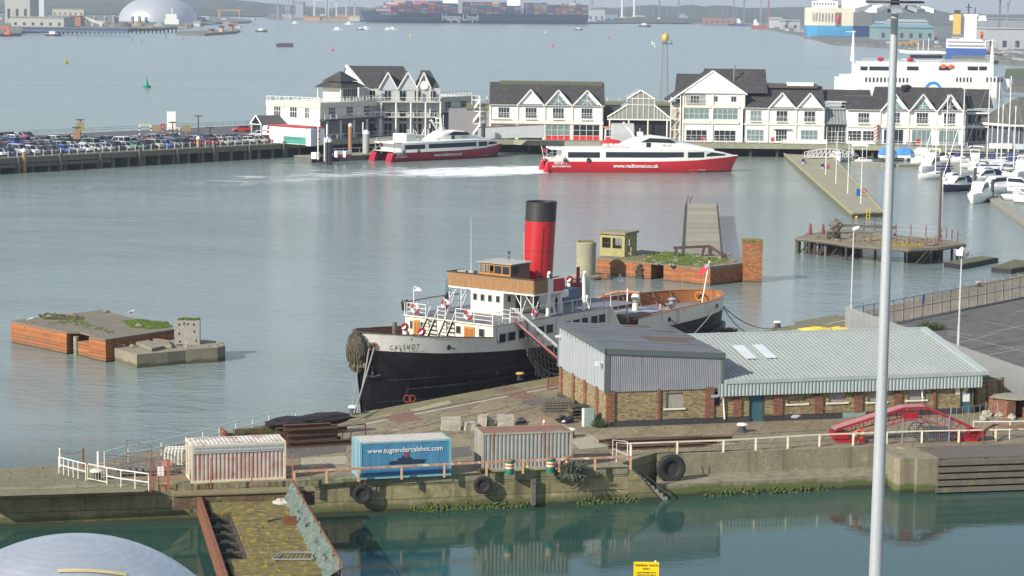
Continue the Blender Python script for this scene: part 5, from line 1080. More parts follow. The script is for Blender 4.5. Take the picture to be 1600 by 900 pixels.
rope('dark line running along the tug side from the forward fairlead',[tug.w(hp(5.9,5.75,-1,-.1)),tug.w(hp(24,3.2,-1,-.4))],.6,.04,darksteel)
rope('slack line from the quarter fairlead across the shed roof to the quay edge',[tug.w(hp(36.2,4.95,-1,-.1)),W(1190,520,Q+.1)],1.3,.045,darksteel)
net=MB();
def netp(u,v): # u along hull, v down
    base=hp(14.2+u*6.5,0,-1,-.5);z=6.4-u*2.6-v*2.1-1.6*math.sin(math.pi*u)*(.5+v*.5);return (base[0],-5.2-.35*v,z)
for i in range(13):
    net.tube([netp(i/12,v/6) for v in range(7)],.03,3,cap=False)
for j in range(7): net.tube([netp(u/12,j/6) for u in range(13)],.03,3,cap=False)
tug.part('safety_net',net,mat('grey_net',(.33,.31,.28),.9))
net=MB();rr=random.Random(12)
for i in range(46):
    u=i/45;P=Vector((15.5+u*6.2,-5.35,3.6-1.5*math.sin(math.pi*u)+rr.uniform(-.3,.3)));net.tube([P,P+Vector((rr.uniform(-.3,.3),rr.uniform(-.1,.1),-rr.uniform(.2,.9)))],.04,3)
net.tube([(15.5+6.2*k/10,-5.35,3.7-1.5*math.sin(math.pi*k/10)) for k in range(11)],.05,4)
tug.part('torn_net',net,mat('pale_net',(.5,.47,.42),.9))
single('hose','red hose looped at the quay edge beside the tug','hose',MB().torus((0,0,.25),.28,.03,(.2,1,0),14,4).torus((.4,.1,.25),.25,.03,(.2,1,0),14,4),mat('red_hose',(.4,.05,.05),.6),W(636,628,Q))
# ---------------- brick ruins standing in the water ----------------
obrick=slabs('orange_brick_ruin',(.50,.175,.045),(.38,.12,.035),(.30,.16,.09),.45,.15,wall=True,jw=.010,stain=[((.30,.20,.10),.5,.56),((.15,.06,.04),1.1,.60),((.42,.34,.22),.9,.68)],streak=((.16,.09,.05),1.2,.62),low=[((.30,.11,.04),.5,.3),((.06,.05,.03),.18,.15)],vary=.25,bump=.4)
sbrick=obrick
ctop=mat('lichened_concrete_top',(.21,.18,.135),.95,c2=(.15,.13,.10),s=.35,bump=.4,stain=((.15,.14,.09),.5,.56))
gconc=mat('pale_broken_concrete',(.28,.25,.18),.95,c2=(.19,.17,.12),s=.8,bump=.7,bs=5,stain=((.17,.17,.10),.8,.58),low=[((.10,.09,.05),.35,.3)])
def lp(t,l,z): return [t.g(x,y,z) for x,y in l]
t=Thing('brick_ruin','square orange brick ruin with grassy concrete top on the left of the water','ruin',W(18,536,0))
zt=2.1
A,B_,C_,D_=lp(t,[(17,502),(165,531),(272,515),(158,485)],zt)
A,B_,C_,D_=[Vector(p) for p in (A,B_,C_,D_)]
e1=(B_-A).normalized();
P=lambda k,dep=0:(A+(B_-A)*k+(D_-A).normalized()*dep)
body=[A,P(.60),P(.60,2.2),P(.83,2.2),P(.83),B_,C_,D_]
t.part('brick_walls',MB().prism([tuple(p) for p in body],-4,zt-.12),obrick)
ov=[A-e1*.1,P(.60)-Vector((0,.12)),P(.66,.9),P(.84,.5),P(.84)-Vector((0,.15)),B_-Vector((0,.15)),C_+Vector((.12,0)),D_]
t.part('concrete_top',MB().prism([tuple(p) for p in ov],zt-.12,zt+.05),ctop)
p=P(.655,.5);t.part('grey_pile',MB().cyl(p.x,p.y,-3,zt-.35,.26,10),concrete);p=P(.75,.5);t.part('brick_stub',MB().prism([tuple(P(.69,.3)),tuple(P(.81,.3)),tuple(P(.81,1.4)),tuple(P(.69,1.4))],-3,zt-.75),obrick)
r=random.Random(21)
def grassy(name,label,t_,pts,z,n,h,m,seed):
    q=random.Random(seed);mb=MB();xs=[p[0] for p in pts];ys=[p[1] for p in pts]
    def ins(x,y):
        c=False;j=len(pts)-1
        for i in range(len(pts)):
            if (pts[i][1]>y)!=(pts[j][1]>y) and x<(pts[j][0]-pts[i][0])*(y-pts[i][1])/(pts[j][1]-pts[i][1])+pts[i][0]: c=not c
            j=i
        return c
    k=0
    while k<n:
        x,y=q.uniform(min(xs),max(xs)),q.uniform(min(ys),max(ys));k+=1
        if not ins(x,y): continue
        s_=q.uniform(.05,.16);hh=h*q.uniform(.3,1);a=q.uniform(0,3.14)
        for e in (0,1.2,2.3):
            dx,dy=math.cos(a+e)*s_,math.sin(a+e)*s_;mb.add([(x-dx,y-dy,z),(x+dx,y+dy,z),(x+dx*.6+q.uniform(-.1,.1),y,z+hh),(x-dx*.8,y+q.uniform(-.1,.1),z+hh*.8)],[(0,1,2,3)])
    o=t_.part(name,mb,m);o['kind']='stuff';return o
gg=mat('bright_grass',(.10,.17,.02),.95,c2=(.15,.19,.05),s=2);gy=mat('yellow_moss',(.26,.22,.06),.95,c2=(.15,.16,.05),s=2)
grassy('grass','',t,lp(t,[(190,503),(215,500),(262,505),(270,513),(235,515),(205,513)],zt),zt+.05,1300,.16,gg,1)
grassy('grass','',t,lp(t,[(60,495),(75,491),(130,497),(130,502),(110,501),(70,500)],zt),zt+.05,500,.22,mat('dull_grass',(.12,.13,.05),.95,c2=(.17,.14,.07),s=2),2)
grassy('grass','',t,lp(t,[(110,500),(135,505),(182,521),(178,523),(130,512),(105,506),(75,508),(80,505)],zt),zt+.05,450,.12,gg,3)
for i,(px,py) in enumerate(((77,497),(115,494),(166,489),(217,511))): x,y=t.g(px,py,zt);t.part('rubble',MB().blob((x,y,zt+.15),(.35,.25,.18),i,.35,seed=i),gconc)
for px,py,lab in ((47,504,'white gull standing on the left edge of the orange brick ruin'),(205,492,'white gull standing on the far edge of the orange brick ruin')):
    o_=W(px,py,zt+.05);g_=Thing('seagull',lab,'bird',o_,.4)
    g_.part('body',MB().loft([[(x+.0,rr*math.cos(a),.28+dz_+rr*math.sin(a)) for a in [k*math.pi/4 for k in range(8)]] for x,rr,dz_ in ((-.32,.02,-.02),(-.2,.07,0),(0,.12,.02),(.14,.09,.07),(.2,.06,.14),(.27,.065,.17),(.33,.02,.16))]),white,smooth=True);g_.part('wing',MB().blob((-.06,-.09,.31),(.24,.04,.08),0,.05).blob((-.06,.09,.31),(.24,.04,.08),0,.05),mat('gull_grey',(.35,.37,.4),.7));g_.part('beak',MB().bar((.3,0,.44),(.42,0,.43),.03),yellow);g_.part('leg',MB().bar((0,-.04,0),(0,-.04,.2),.015),yellow);g_.part('leg',MB().bar((0,.04,0),(0,.04,.2),.015),yellow)
t=Thing('concrete_slab_ruin','low broken concrete slabs lying against the right side of the square brick ruin','ruin',W(168,563,0))
t.part('slab',MB().prism(lp(t,[(169,541),(214,554),(262,550),(292,547),(290,529),(272,527),(200,525)],1.25),-4,1.25),gconc)
t.part('slab',MB().prism(lp(t,[(291,546),(340,543),(352,540),(347,534),(318,531),(280,528)],1.35),-4,1.36),gconc)
mb=MB()
for (a,b,c,d_),z0,th in ((((203,533),(222,529),(255,543),(237,547)),1.3,.25),(((235,530),(262,534),(268,542),(250,541)),1.28,.3)):
    q=lp(t,[a,b,c,d_],1.4);mb.prism(q,z0,z0+th)
t.part('tilted_slab',mb,gconc)
mb=MB();rr=random.Random(3)
for i in range(26): x,y=t.g(rr.uniform(180,345),rr.uniform(531,543),1.3);mb.blob((x,y,1.36),(rr.uniform(.1,.35),rr.uniform(.1,.3),rr.uniform(.06,.2)),i,.3,n=6,seed=i)
o=t.part('rubble',mb,gconc);o['kind']='stuff'
t=Thing('upright_block','upright square concrete block with holes standing on the slab ruin','block',W(273,538,1.36),math.radians(3))
def ub(t,px0,px1):pass
mb=MB().box(0,2.3,0,1.0,0,2.25);t.part('block',mb,mat('speckled_concrete',(.36,.34,.30),.95,c2=(.27,.25,.21),s=1.5,bump=.6,stain=((.58,.56,.52),1.6,.60)))
mb=MB()
for x,z in ((.35,1.75),(.8,1.85),(1.15,1.8),(1.7,1.75),(.35,.9),(1.75,1.1),(.4,.15),(1.9,.25)): mb.box(x,x+.14,-.02,.01,z,z+.2)
t.part('hole',mb,black);grassy('grass','',t,[(.3,0),(2.2,0),(2.2,.9),(.3,.9)],2.25,120,.2,gg,6)
# middle ruin
t=Thing('brick_ruin','long low orange brick ruin with weeds, opening and pillar behind the tug','ruin',W(932,427,0))
zt=1.95;A,B_,C_,D_=[Vector(p) for p in lp(t,[(932,403),(1110,421),(1188,412),(1003,391)],zt)]
P=lambda k,dep=0:(A+(B_-A)*k+(D_-A).normalized()*dep)
body=[A,P(.49),P(.49,4),P(.60,4),P(.60),B_,C_,D_]
t.part('brick_walls',MB().prism([tuple(p) for p in body],-4,zt-.1),obrick);t.part('concrete_top',MB().prism([tuple(p) for p in (A,B_,C_,D_)],zt-.1,zt+.06),ctop)
t.part('raised_edge',MB().prism([tuple(p) for p in (B_+(A-B_).normalized()*.1,C_,C_+(D_-C_).normalized()*.8,B_+(D_-C_).normalized()*.8)],zt+.06,zt+.32),gconc)
grassy('grass','',t,lp(t,[(1003,401),(1040,395),(1095,398),(1140,408),(1110,416),(1060,415),(1010,411)],zt),zt+.06,2600,.2,gg,8)
grassy('grass','',t,lp(t,[(960,405),(1020,398),(1150,412),(1100,418),(1030,411)],zt),zt+.06,1500,.14,gy,9)
mb=MB();rr=random.Random(5)
for i in range(60): x,y=t.g(rr.uniform(1005,1150),rr.uniform(398,416),zt);mb.blob((x,y,zt+.1),(rr.uniform(.1,.5),rr.uniform(.1,.4),rr.uniform(.06,.22)),i,.3,n=6,seed=i)
o=t.part('rubble',mb,gconc);o['kind']='stuff'
x0,y0=t.g(1161,416,zt);t.part('brick_pillar',MB().box(x0,x0+2.3,y0-.2,y0+2.2,-3,zt+2.9),obrick);grassy('grass','',t,[(x0,y0),(x0+2.3,y0),(x0+2.3,y0+2.2),(x0,y0+2.2)],zt+2.9,260,.35,gy,12)
mb=MB();rr=random.Random(7)
for i in range(24): q=P(.37+rr.uniform(0,.05),-.25);mb.blob((q.x,q.y,rr.uniform(.0,1.7)),(.22,.2,.2),i,.35,n=6,seed=i)
t.part('hanging_debris',mb,darkwood)
t=Thing('control_hut','small yellow-green square hut with flat roof and broken windows','hut',W(937,399,1.95+.06),math.radians(-28))
hc=mat('lichen_yellow_hut',(.40,.35,.13),.9,c2=(.30,.27,.13),s=.8,stain=((.45,.42,.32),1.2,.6))
x1,_=t.fx(973,402);w_=max(3.4,x1);h=2.75;d_=3.6
mb=MB();mb.box(0,w_,0,.2,0,1.0);mb.box(0,w_,0,.2,2.3,h)
for a,b in ((0,.3),(w_*.45-.05,w_*.45+.22),(w_-.4,w_)): mb.box(a,b,0,.2,1.0,2.3)
mb.box(0,.2,.2,d_,0,h).box(0,w_,d_-.2,d_,0,1.0).box(0,w_,d_-.2,d_,2.2,h);mb.box(0,.4,d_-.2,d_,1,2.2).box(w_-.4,w_,d_-.2,d_,1,2.2)
mb.box(w_-.2,w_,.2,1.2,0,h).box(w_-.2,w_,2.0,d_,0,h).box(w_-.2,w_,1.2,2.0,2.1,h)
t.part('walls',mb,hc);t.part('roof',MB().box(-.15,w_+.2,-.25,d_+.2,h,h+.28),mat('hut_roof',(.30,.25,.18),.9,c2=(.22,.2,.14)))
mb=MB()
for a in (.3,w_*.45+.22):
    for k in range(4): mb.box(a+k*.38,a+k*.38+.04,.08,.12,1.0,2.3)
    mb.box(a,a+1.1,.08,.12,1.6,1.64)
t.part('window_bars',mb,darksteel)
t=Thing('concrete_column','round pale concrete column on a rough base left of the hut','column',W(915,436,0))
cm_=mat('pale_column',(.34,.32,.22),.9,c2=(.26,.25,.17),s=.6,stain=((.50,.47,.40),.8,.6),bump=.3)
t.part('column',MB().lathe(0,0,[(0,1.22),(1.0,1.2),(3.9,1.2),(4.4,1.24),(4.55,1.1)],24),cm_,smooth=True);t.part('base',MB().blob((-.2,-.1,.15),(2.1,1.4,.75),.3,.15,n=9,seed=3),gconc);t.part('brick_footing',MB().box(.4,2.6,-.6,.8,-2,.65),obrick);grassy('grass','',t,[(-.9,-.9),(.9,-.9),(.9,.9),(-.9,.9)],4.5,200,.2,gy,13)
t=Thing('linkspan','long pale planked ramp deck stretching away behind the middle ruin','ramp',W(1067,397,0))
q=lp(t,[(1067,399),(1128,402),(1120,319),(1072,318)],2.1)
t.part('deck',MB().prism(q,1.75,2.12),slabs('pale_ramp_planks',(.37,.34,.25),(.33,.30,.22),(.25,.22,.16),30,3.2,jw=.04,vary=.12,stain=((.25,.23,.17),.2,.6)))
q0,q1,q2,q3=[Vector((p[0],p[1],2.15)) for p in q]
mb=MB();mb.bar(q0,q3,.15,.2);mb.bar(q1,q2,.15,.2);t.part('edge_beam',mb,darkwood)
for k in range(9): 
    for a,b in ((q0,q3),(q1,q2)): p=a.lerp(b,k/8);t.part('pile',MB().cyl(p.x,p.y,-5,1.8,.25,7),darkwood)
mb=MB();p=q3;
for dx in (0,.5): mb.bar((p.x+dx,p.y,2),(p.x+dx+.4,p.y,3.3),.12)
t.part('end_bracket',mb,darksteel)
t=Thing('steel_wreckage','collapsed dark steel frame lying across the grass of the middle ruin','frame',W(1052,401,2.0),math.radians(-3))
dr=mat('dark_rust',(.06,.035,.035),.85,c2=(.12,.06,.05),s=2)
t.part('beam',MB().bar((0,0,1.1),(4.6,.4,1.35),.3,.3),dr);t.part('beam',MB().bar((.2,0,0),(.4,0,1.1),.35),dr);t.part('beam',MB().bar((4.6,.4,0),(4.6,.4,1.35),.5),dr);t.part('beam',MB().bar((4.6,.3,1.3),(6.2,-1.0,.3),.25),dr);t.part('beam',MB().bar((3.6,.0,.1),(3.8,0,1.2),.3),dr);t.part('end_bracket',MB().box(6.0,6.6,-1.3,-.9,0,.6),dr)
# ruined timber jetty
t=Thing('ruined_jetty','ruined timber and concrete jetty with rusty rail on the right','jetty',W(1242,388,0))
zt=2.15;pts=lp(t,[(1243,371),(1290,376),(1335,383),(1420,389),(1465,387),(1508,381),(1490,376),(1400,367),(1330,358),(1300,358),(1262,366)],zt)
jm=mat('littered_deck',(.24,.20,.14),.95,c2=(.15,.13,.085),s=.9,bump=.6,stain=[((.30,.24,.06),.5,.6),((.12,.115,.06),.7,.58)])
t.part('deck',MB().prism(pts,zt-.25,zt),jm);t.part('edge_beam',MB().tube([(p[0],p[1],zt-.25) for p in pts+[pts[0]]],.2,5),wood)
rr=random.Random(31)
front=[Vector(p) for p in pts[:6]]
for i in range(26):
    k=rr.random()*4.99;a=front[int(k)];b=front[min(5,int(k)+1)];p=a.lerp(b,k%1)+Vector((0,rr.uniform(.1,5)))
    t.part('pile',MB().tube([(p.x,p.y,-4),(p.x+rr.uniform(-.1,.1),p.y,zt-.2)],rr.uniform(.15,.24),7),darkwood if i%3 else wood)
mb=MB()
for i in range(12): k=rr.random()*4;a=front[int(k)];b=front[int(k)+1];p=a.lerp(b,k%1);mb.bar((p.x,p.y+.3,.2),(p.x+1.4,p.y+.3,zt-.3),.14)
t.part('cross_brace',mb,darkwood)
a=t.g(1305,395,.3);t.part('dolphin_pile',MB().cyl(a[0]-.9,a[1],-4,3.1,.34,9).cyl(a[0]-.3,a[1]-.2,-4,3.2,.34,9).cyl(a[0]+.3,a[1],-4,3.1,.34,9).cyl(a[0]-.3,a[1]+.4,-4,3.1,.34,9).cyl(a[0]-.3,a[1],2.4,2.8,.85,12),darkwood)
a=lp(t,[(1421,404),(1464,402),(1468,390),(1425,392)],.2);t.part('concrete_pier',MB().prism(a,-3,1.9),mat('yellowed_concrete',(.42,.37,.20),.9,c2=(.31,.27,.14),s=.5,stain=((.18,.19,.05),.8,.55),low=[((.12,.12,.04),.5,.3)]))
a=lp(t,[(1300,393),(1345,395),(1345,386),(1300,384)],.2);t.part('concrete_pier',MB().prism(a,-3,1.2),gconc)
for px,py in ((1266,366),(1286,367)): x,y=t.g(px,py,zt);t.part('maroon_post',MB().cyl(x,y,zt,zt+1.5,.28,6,r2=.12),mat('maroon_post_%d'%px,(.2,.05,.05),.8))
mb=MB();x,y=t.g(1298,365,zt);mb.blob((x+.6,y,zt+1.0),(.8,.7,1.0),0,.4,n=9,seed=4);mb.bar((x,y,zt+1.2),(x+9,y+.6,zt+.9),.4);mb.bar((x+6,y,zt+.2),(x+8.5,y-2,zt+.1),.5);t.part('fallen_beam',mb,wood)
mb=MB()
for i in range(90):
    k=rr.random();q=Vector(pts[1]).lerp(Vector(pts[4]),k)+Vector((rr.uniform(-3,3),rr.uniform(1,10)));mb.blob((q.x,q.y,zt+.08),(rr.uniform(.15,.5),rr.uniform(.1,.5),rr.uniform(.06,.3)),i,.35,n=6,seed=i)
o=t.part('rubble',mb,jm);o['kind']='stuff'
grassy('moss','',t,lp(t,[(1365,382),(1420,387),(1450,383),(1400,376)],zt),zt,500,.15,mat('yellow_moss_bright',(.42,.33,.03),.95,c2=(.3,.26,.06),s=2),17)
rl=[Vector((*p,zt)) for p in lp(t,[(1350,361),(1400,366),(1470,371),(1505,380)],zt)]
mb=MB()
for a,b in zip(rl,rl[1:]):
    for h in (.7,1.35): mb.bar(a+Vector((0,0,h)),b+Vector((0,0,h)),.05)
t.part('rail',mb,steel)
mr=mat('maroon_rail_post',(.22,.04,.05),.8)
for a,b in zip(rl,rl[1:]):
    for k in range(max(1,int((b-a).length/1.8))): p=a.lerp(b,k/max(1,int((b-a).length/1.8)));t.part('rail_post',MB().bar(p,p+Vector((0,0,1.5)),.12),mr)
rl=[Vector((*p,zt)) for p in lp(t,[(1362,377),(1420,387),(1462,384),(1475,382)],zt)];mb=MB()
for a,b in zip(rl,rl[1:]): mb.bar(a+Vector((0,0,1.0)),b+Vector((0,0,1.0)),.04)
t.part('rail',mb,steel)
for a,b in zip(rl,rl[1:]):
    for k in range(3): p=a.lerp(b,k/3);t.part('rail_post',MB().bar(p,p+Vector((0,0,1.3)),.09),mr)
P0=W(1466,402,0);zt_=at(1470,265,P0.y).z;single('mooring_pole','tall thin rusty brown pole rising through the ruined jetty','pole',MB().tube([(0,0,-4),(0,0,zt_)],.17,8),mat('rusty_pole',(.13,.08,.06),.8),P0)
for i,(pts_,lab) in enumerate((([(1475,410),(1503,414),(1560,403),(1535,400)],'low dark raft with weedy top right of the ruined jetty'),([(1549,418),(1580,421),(1640,411),(1585,405)],'second low dark raft, cut by the right edge of the picture'))):
    t=Thing('raft',lab,'raft',W(*pts_[0],.3));q=lp(t,pts_,.3);t.part('hull',MB().prism(q,-.4,.3),black);c=sum((Vector(p) for p in q),Vector((0,0)))/4;t.part('top',MB().prism([tuple(c+(Vector(p)-c)*.9) for p in q],.3,.36),mat('weedy_raft_%d'%i,(.14,.13,.07),.95,c2=(.08,.09,.04),s=.8))
# ---------------- long pontoon with flag poles ----------------
t=Thing('pontoon','long mossy pale planked pontoon reaching toward the camera from the pier','pontoon',W(1225,240,0));z=.75
q=lp(t,[(1225,240),(1331,334),(1381,332),(1300,244)],z)
ppl=mat('mossy_pale_planks',(.34,.31,.23),.9,c2=(.29,.27,.17),s=.25,stain=((.24,.23,.12),.3,.58),stretch=(1,1,1))
t.part('deck',MB().prism(q,z-.12,z),ppl)
t.part('float',MB().prism(q,-.5,z-.13),mat('mossy_float',(.17,.17,.09),.9,c2=(.1,.1,.06),s=.6));q0,q1,q2,q3=[Vector((*p,z+.05)) for p in q]
mb=MB();mb.bar(q0,q1,.35,.25);mb.bar(q1,q2,.35,.25);mb.bar(q2,q3,.3,.2);t.part('kerb',mb,mat('pale_kerb',(.42,.40,.25),.9,c2=(.3,.3,.15)))
p=q1.lerp(q2,.5);t.part('ladder',MB().bar((p.x-.25,p.y-.3,-.5),(p.x-.25,p.y-.3,1.6),.08).bar((p.x+.25,p.y-.3,-.5),(p.x+.25,p.y-.3,1.6),.08).bar((p.x-.25,p.y-.3,0),(p.x+.25,p.y-.3,0),.06).bar((p.x-.25,p.y-.3,.4),(p.x+.25,p.y-.3,.4),.06),yellow)
single('buoy_float','small orange ball float at the end of the mossy pontoon','float',MB().ball((0,0,.15),.3,8),mat('orange_float',(.75,.35,.05),.5),W(1338,341,0),smooth=True)
def pole(label,px,pb,pt,r_=.08,z=.75,m=white,name='flag_pole',cat='pole',group='white poles on the mossy pontoon'):
    P0=W(px,pb,z);h=at(px+1.5,pt,P0.y).z-z;return single(name,label,cat,MB().tube([(0,0,0),(0,0,h)],r_,8,r2=r_*.7),m,P0,0,group)
pole('farthest of four white poles on the mossy pontoon',1290,273,198);pole('second farthest of four white poles on the mossy pontoon',1306,287,206);pole('third of four white poles on the mossy pontoon, counting from the buildings',1324.5,302,212);pole('nearest of four white poles, at the pontoon end',1345,318,231)
for px,py,lab in ((1256,256,'blue bench on the left side of the mossy pontoon'),(1286,264,'blue bench on the right side of the mossy pontoon')):
    t=Thing('bench',lab,'bench',W(px,py,.76),math.radians(60));t.part('seat',MB().box(0,1.6,0,.5,.42,.48),blue);t.part('backrest',MB().box(0,1.6,.45,.52,.5,.95),blue);t.part('leg',MB().box(.1,.2,.05,.45,0,.42),steel);t.part('leg',MB().box(1.4,1.5,.05,.45,0,.42),steel)
t=Thing('life_buoy_box','blue cabinet with red life ring at the near end of the mossy pontoon','box',W(1341,306,.76));t.part('cabinet',MB().box(-.3,.3,-.2,.2,0,1.2),blue);t.part('life_ring',MB().torus((1.0,-.1,.9),.35,.09,(0,1,0),14,6),red);t.part('post',MB().bar((1,0,0),(1,0,1.0),.07),steel)
single('small_bin','small red bin beside the white pole on the pontoon','bin',MB().box(-.2,.2,-.2,.2,0,.8),red,W(1294,263,.76))
# ---------------- Town pier: deck, buildings ----------------
ZQ=3.0
pw_=mat('pier_fascia',(.33,.33,.24),.9,c2=(.24,.24,.16),s=.4,stain=((.18,.20,.08),.4,.55))
dkm=mat('pier_deck_paving',(.24,.22,.20),.9,s=.3)
pl=[W(828,218,ZQ),W(846,231,ZQ),W(1055,228,ZQ),W(1300,228,ZQ),W(1600,242,ZQ),W(1700,244,ZQ)]
YF=500.8
front=[(3.5,496.5),(20,494.6),(36,494.6),(75,496.5),(100,489),(150,487)]
struct('pier_deck',MB().prism([(-60,560),(-34,495),(0,499)]+front+[(150,640),(-60,640)],1.9,ZQ-.02,0,1),[pw_,dkm])
pm=mesh_of('pile',MB().cyl(0,0,-5,1.9,.32,8),darkwood)
for i in range(34):
    k=i/33*5;a=Vector(front[min(4,int(k))]);b=Vector(front[min(4,int(k))+1]);p=a.lerp(b,k-min(4,int(k)))
    o=newobj('pier_pile',pm);o['kind']='structure';o.location=(p.x,p.y+1.2,0)
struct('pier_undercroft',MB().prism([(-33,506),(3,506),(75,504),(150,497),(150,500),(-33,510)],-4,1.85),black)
whitewall.node_tree.nodes['Principled BSDF'];lead=mat('pale_lead_trim',(.55,.55,.50),.6)
def wall(name,label,px0,px1,zb=0,Y=YF):
    a=at(px0,222,Y);b=at(px1,222,Y);t=Thing(name,label,'building',(a.x,Y,ZQ),0);t.L=b.x-a.x;return t
def lx(t,px,y=222,off=0): return t.fx(px,y,off)[0]
def gwin(t,x0,x1,z0,z1,nx=3,nz=2,y=0,m=glass,par=None,fr=.07):
    w_=t.part('window',MB().box(x0,x1,y-.03,y+.0,z0,z1),m,parent=par);f=MB()
    for i in range(nx+1): x=x0+(x1-x0-fr)*i/nx;f.box(x,x+fr,y-.08,y-.03,z0,z1)
    for i in range(nz+1): z=z0+(z1-z0-fr)*i/nz;f.box(x0,x1,y-.085,y-.031,z,z+fr)
    t.part('frame',f,white,parent=w_);return w_
def balcony(t,x0,x1,z,y=-.5,h=1.05,par=None):
    b=t.part('balcony',MB().box(x0,x1,y,-.01,z-.12,z),lead,parent=par);f=MB()
    f.bar((x0,y,z+h),(x1,y,z+h),.05);n=max(2,int((x1-x0)/.28))
    for i in range(n+1): x=x0+(x1-x0)*i/n;f.bar((x,y,z),(x,y,z+h),.03)
    f.bar((x0,y,z+h),(x0,0,z+h),.05);f.bar((x1,y,z+h),(x1,0,z+h),.05);t.part('railing',f,white,parent=b)
def gable(t,x0,x1,ze,za,glz=False,depth=6.,y=0,m=None,over=.25,glm=None):
    """gable-fronted bay: wall triangle at local y, small pitched roof running back into the main one"""
    xc=(x0+x1)/2;m=m or whitewall
    w_=t.part('gable',MB().add([(x0,y-.12,ze-.3),(x1,y-.12,ze-.3),(x1,y-.12,ze),(xc,y-.12,za),(x0,y-.12,ze)],[(0,1,2,3,4)]).add([(x0,y-.12,ze-.3),(x1,y-.12,ze-.3),(x1,y,ze-.3),(x0,y,ze-.3)],[(0,3,2,1)]),m)
    r_=MB();sl=(za-ze)/(xc-x0);e=over
    for s,xe in ((-1,x0-.1),(1,x1+.1)):
        ze_=ze-.1*sl;a=[(xe,y-e-.12,ze_),(xc,y-e-.12,za+.02),(xc,y+depth,za+.02),(xe,y+depth,ze_)]
        r_.add(a+[(p[0],p[1],p[2]+.2) for p in a],[(0,1,2,3),(4,7,6,5),(0,4,5,1),(1,5,6,2),(2,6,7,3),(3,7,4,0)])
    t.part('dormer_roof',r_,slate,parent=w_)
    f=MB();f.bar((x0-.1,y-e-.2,ze-.1),(xc,y-e-.2,za),.2,.28);f.bar((x1+.1,y-e-.2,ze-.1),(xc,y-e-.2,za),.2,.28);t.part('bargeboard',f,white,parent=w_)
    if glz:
        g_=MB();hx=(x1-x0)/2*.72;g_.add([(xc-hx,y-.16,ze+.1),(xc+hx,y-.16,ze+.1),(xc,y-.16,ze+.1+hx*sl*.98)],[(0,1,2)]);gg_=t.part('gable_glazing',g_,glm or paleglass,parent=w_)
        f=MB();f.bar((xc-hx,y-.2,ze+.1),(xc+hx,y-.2,ze+.1),.1);f.bar((xc,y-.2,ze+.1),(xc,y-.2,ze+.1+hx*sl),.1);f.bar((xc-hx*.5,y-.2,ze+.1),(xc,y-.2,ze+.1+hx*.5),.09);f.bar((xc+hx*.5,y-.2,ze+.1),(xc,y-.2,ze+.1+hx*.5),.09);f.bar((xc-hx*.55,y-.2,ze+.1+hx*.45*sl),(xc+hx*.55,y-.2,ze+.1+hx*.45*sl),.08)
        t.part('gable_bars',f,white,parent=w_)
def mainroof(t,x0,x1,ze,zr,depth=12.,name='roof',ov=.4,y0=0):
    r_=MB();yc=y0+depth/2;a=[(x0,y0-ov,ze),(x1,y0-ov,ze),(x1,yc,zr),(x0,yc,zr)];b=[(x0,y0+depth+ov,ze),(x1,y0+depth+ov,ze)]
    r_.add(a+b,[(0,1,2,3),(3,2,5,4),(0,3,4),(1,5,2)]);r_.add([(p[0],p[1],p[2]-.2) for p in a+b],[(3,2,1,0),(4,5,2,3)])
    o=t.part(name,r_,slate);t.part('ridge',MB().box(x0,x1,yc-.12,yc+.12,zr-.02,zr+.14),mat('mossy_ridge',(.16,.16,.11),.9),parent=o)
    t.part('gutter',MB().box(x0,x1,y0-ov-.12,y0-ov+.05,ze-.15,ze+.02),lead,parent=o)
    return o
def shell(t,x0,x1,z1,depth=12.,m=None,z0=0,y0=0): return t.part('wall',MB().box(x0,x1,y0,y0+depth,z0,z1),m or whitewall)
def pilasters(t,xs,z1,z0=0,w_=.45,m=None):
    for x in xs: t.part('pilaster',MB().box(x-w_/2,x+w_/2,-.22,-.002,z0,z1),m or cream)
ZE=7.75;ZR=12.4;ZA=11.1
# B2: four-bay white block with red shopfront
t=wall('quayside_block','white waterfront block with red shopfront, two glazed gables and one plain gable',766,942)
L_=t.L;shell(t,0,L_,ZE);mainroof(t,-.3,L_+.3,ZE-.05,ZR)
X=[lx(t,p,165) for p in (766,808.5,851,894,940)]
gable(t,X[1],X[2]-.2,ZE-.1,ZA,depth=4.6);gable(t,X[2]+.1,X[3]-.1,ZE-.1,ZA,True,4.6);gable(t,X[3]+.1,X[4],ZE-.1,ZA,True,4.6)
t.part('string_course',MB().box(0,L_,-.35,-.002,3.5,4.15),cream);pilasters(t,X,ZE-.3)
for i in range(4):
    xc=(X[i]+X[i+1])/2;gwin(t,xc-1.25,xc+1.25,4.75,7.1,4,2);balcony(t,xc-1.35,xc+1.35,4.5) if i else balcony(t,.3,4.6,4.5)
for i in (2,3):
    o=gwin(t,X[i]+.35,X[i+1]-.35,.95,3.4,4,2,m=paleglass if i==2 else glass);t.part('red_panel',MB().box(X[i]+.35,X[i+1]-.35,-.1,-.0,.0,.9),mat('shopfront_red_%d'%i,(.62,.03,.025),.5))
    f=MB()
    for k in range(5): x=X[i]+.35+(X[i+1]-X[i]-.7)*k/4;f.bar((x,-.12,0),(x,-.12,3.5),.1)
    t.part('mullion',f,white)
for i in (0,1): t.part('ground_opening',MB().box(X[i]+.4,X[i+1]-.4,-.04,-.002,.0,3.2),black);gwin(t,X[i]+.6,X[i+1]-.6,.4,3.0,5,2,y=-.06)
t.part('rear_roof',MB().prism([(2,5.5),(L_,5.5),(L_,9),(2,9)],ZR-.6,ZR+.35),mat('green_flat_roof',(.13,.14,.08),.9))
for px in (850,894,923): 
    x=lx(t,px,130);t.part('vent_pipe',MB().cyl(x,6,ZR,ZR+(.9 if px!=923 else 2.0),.08,6),steel)
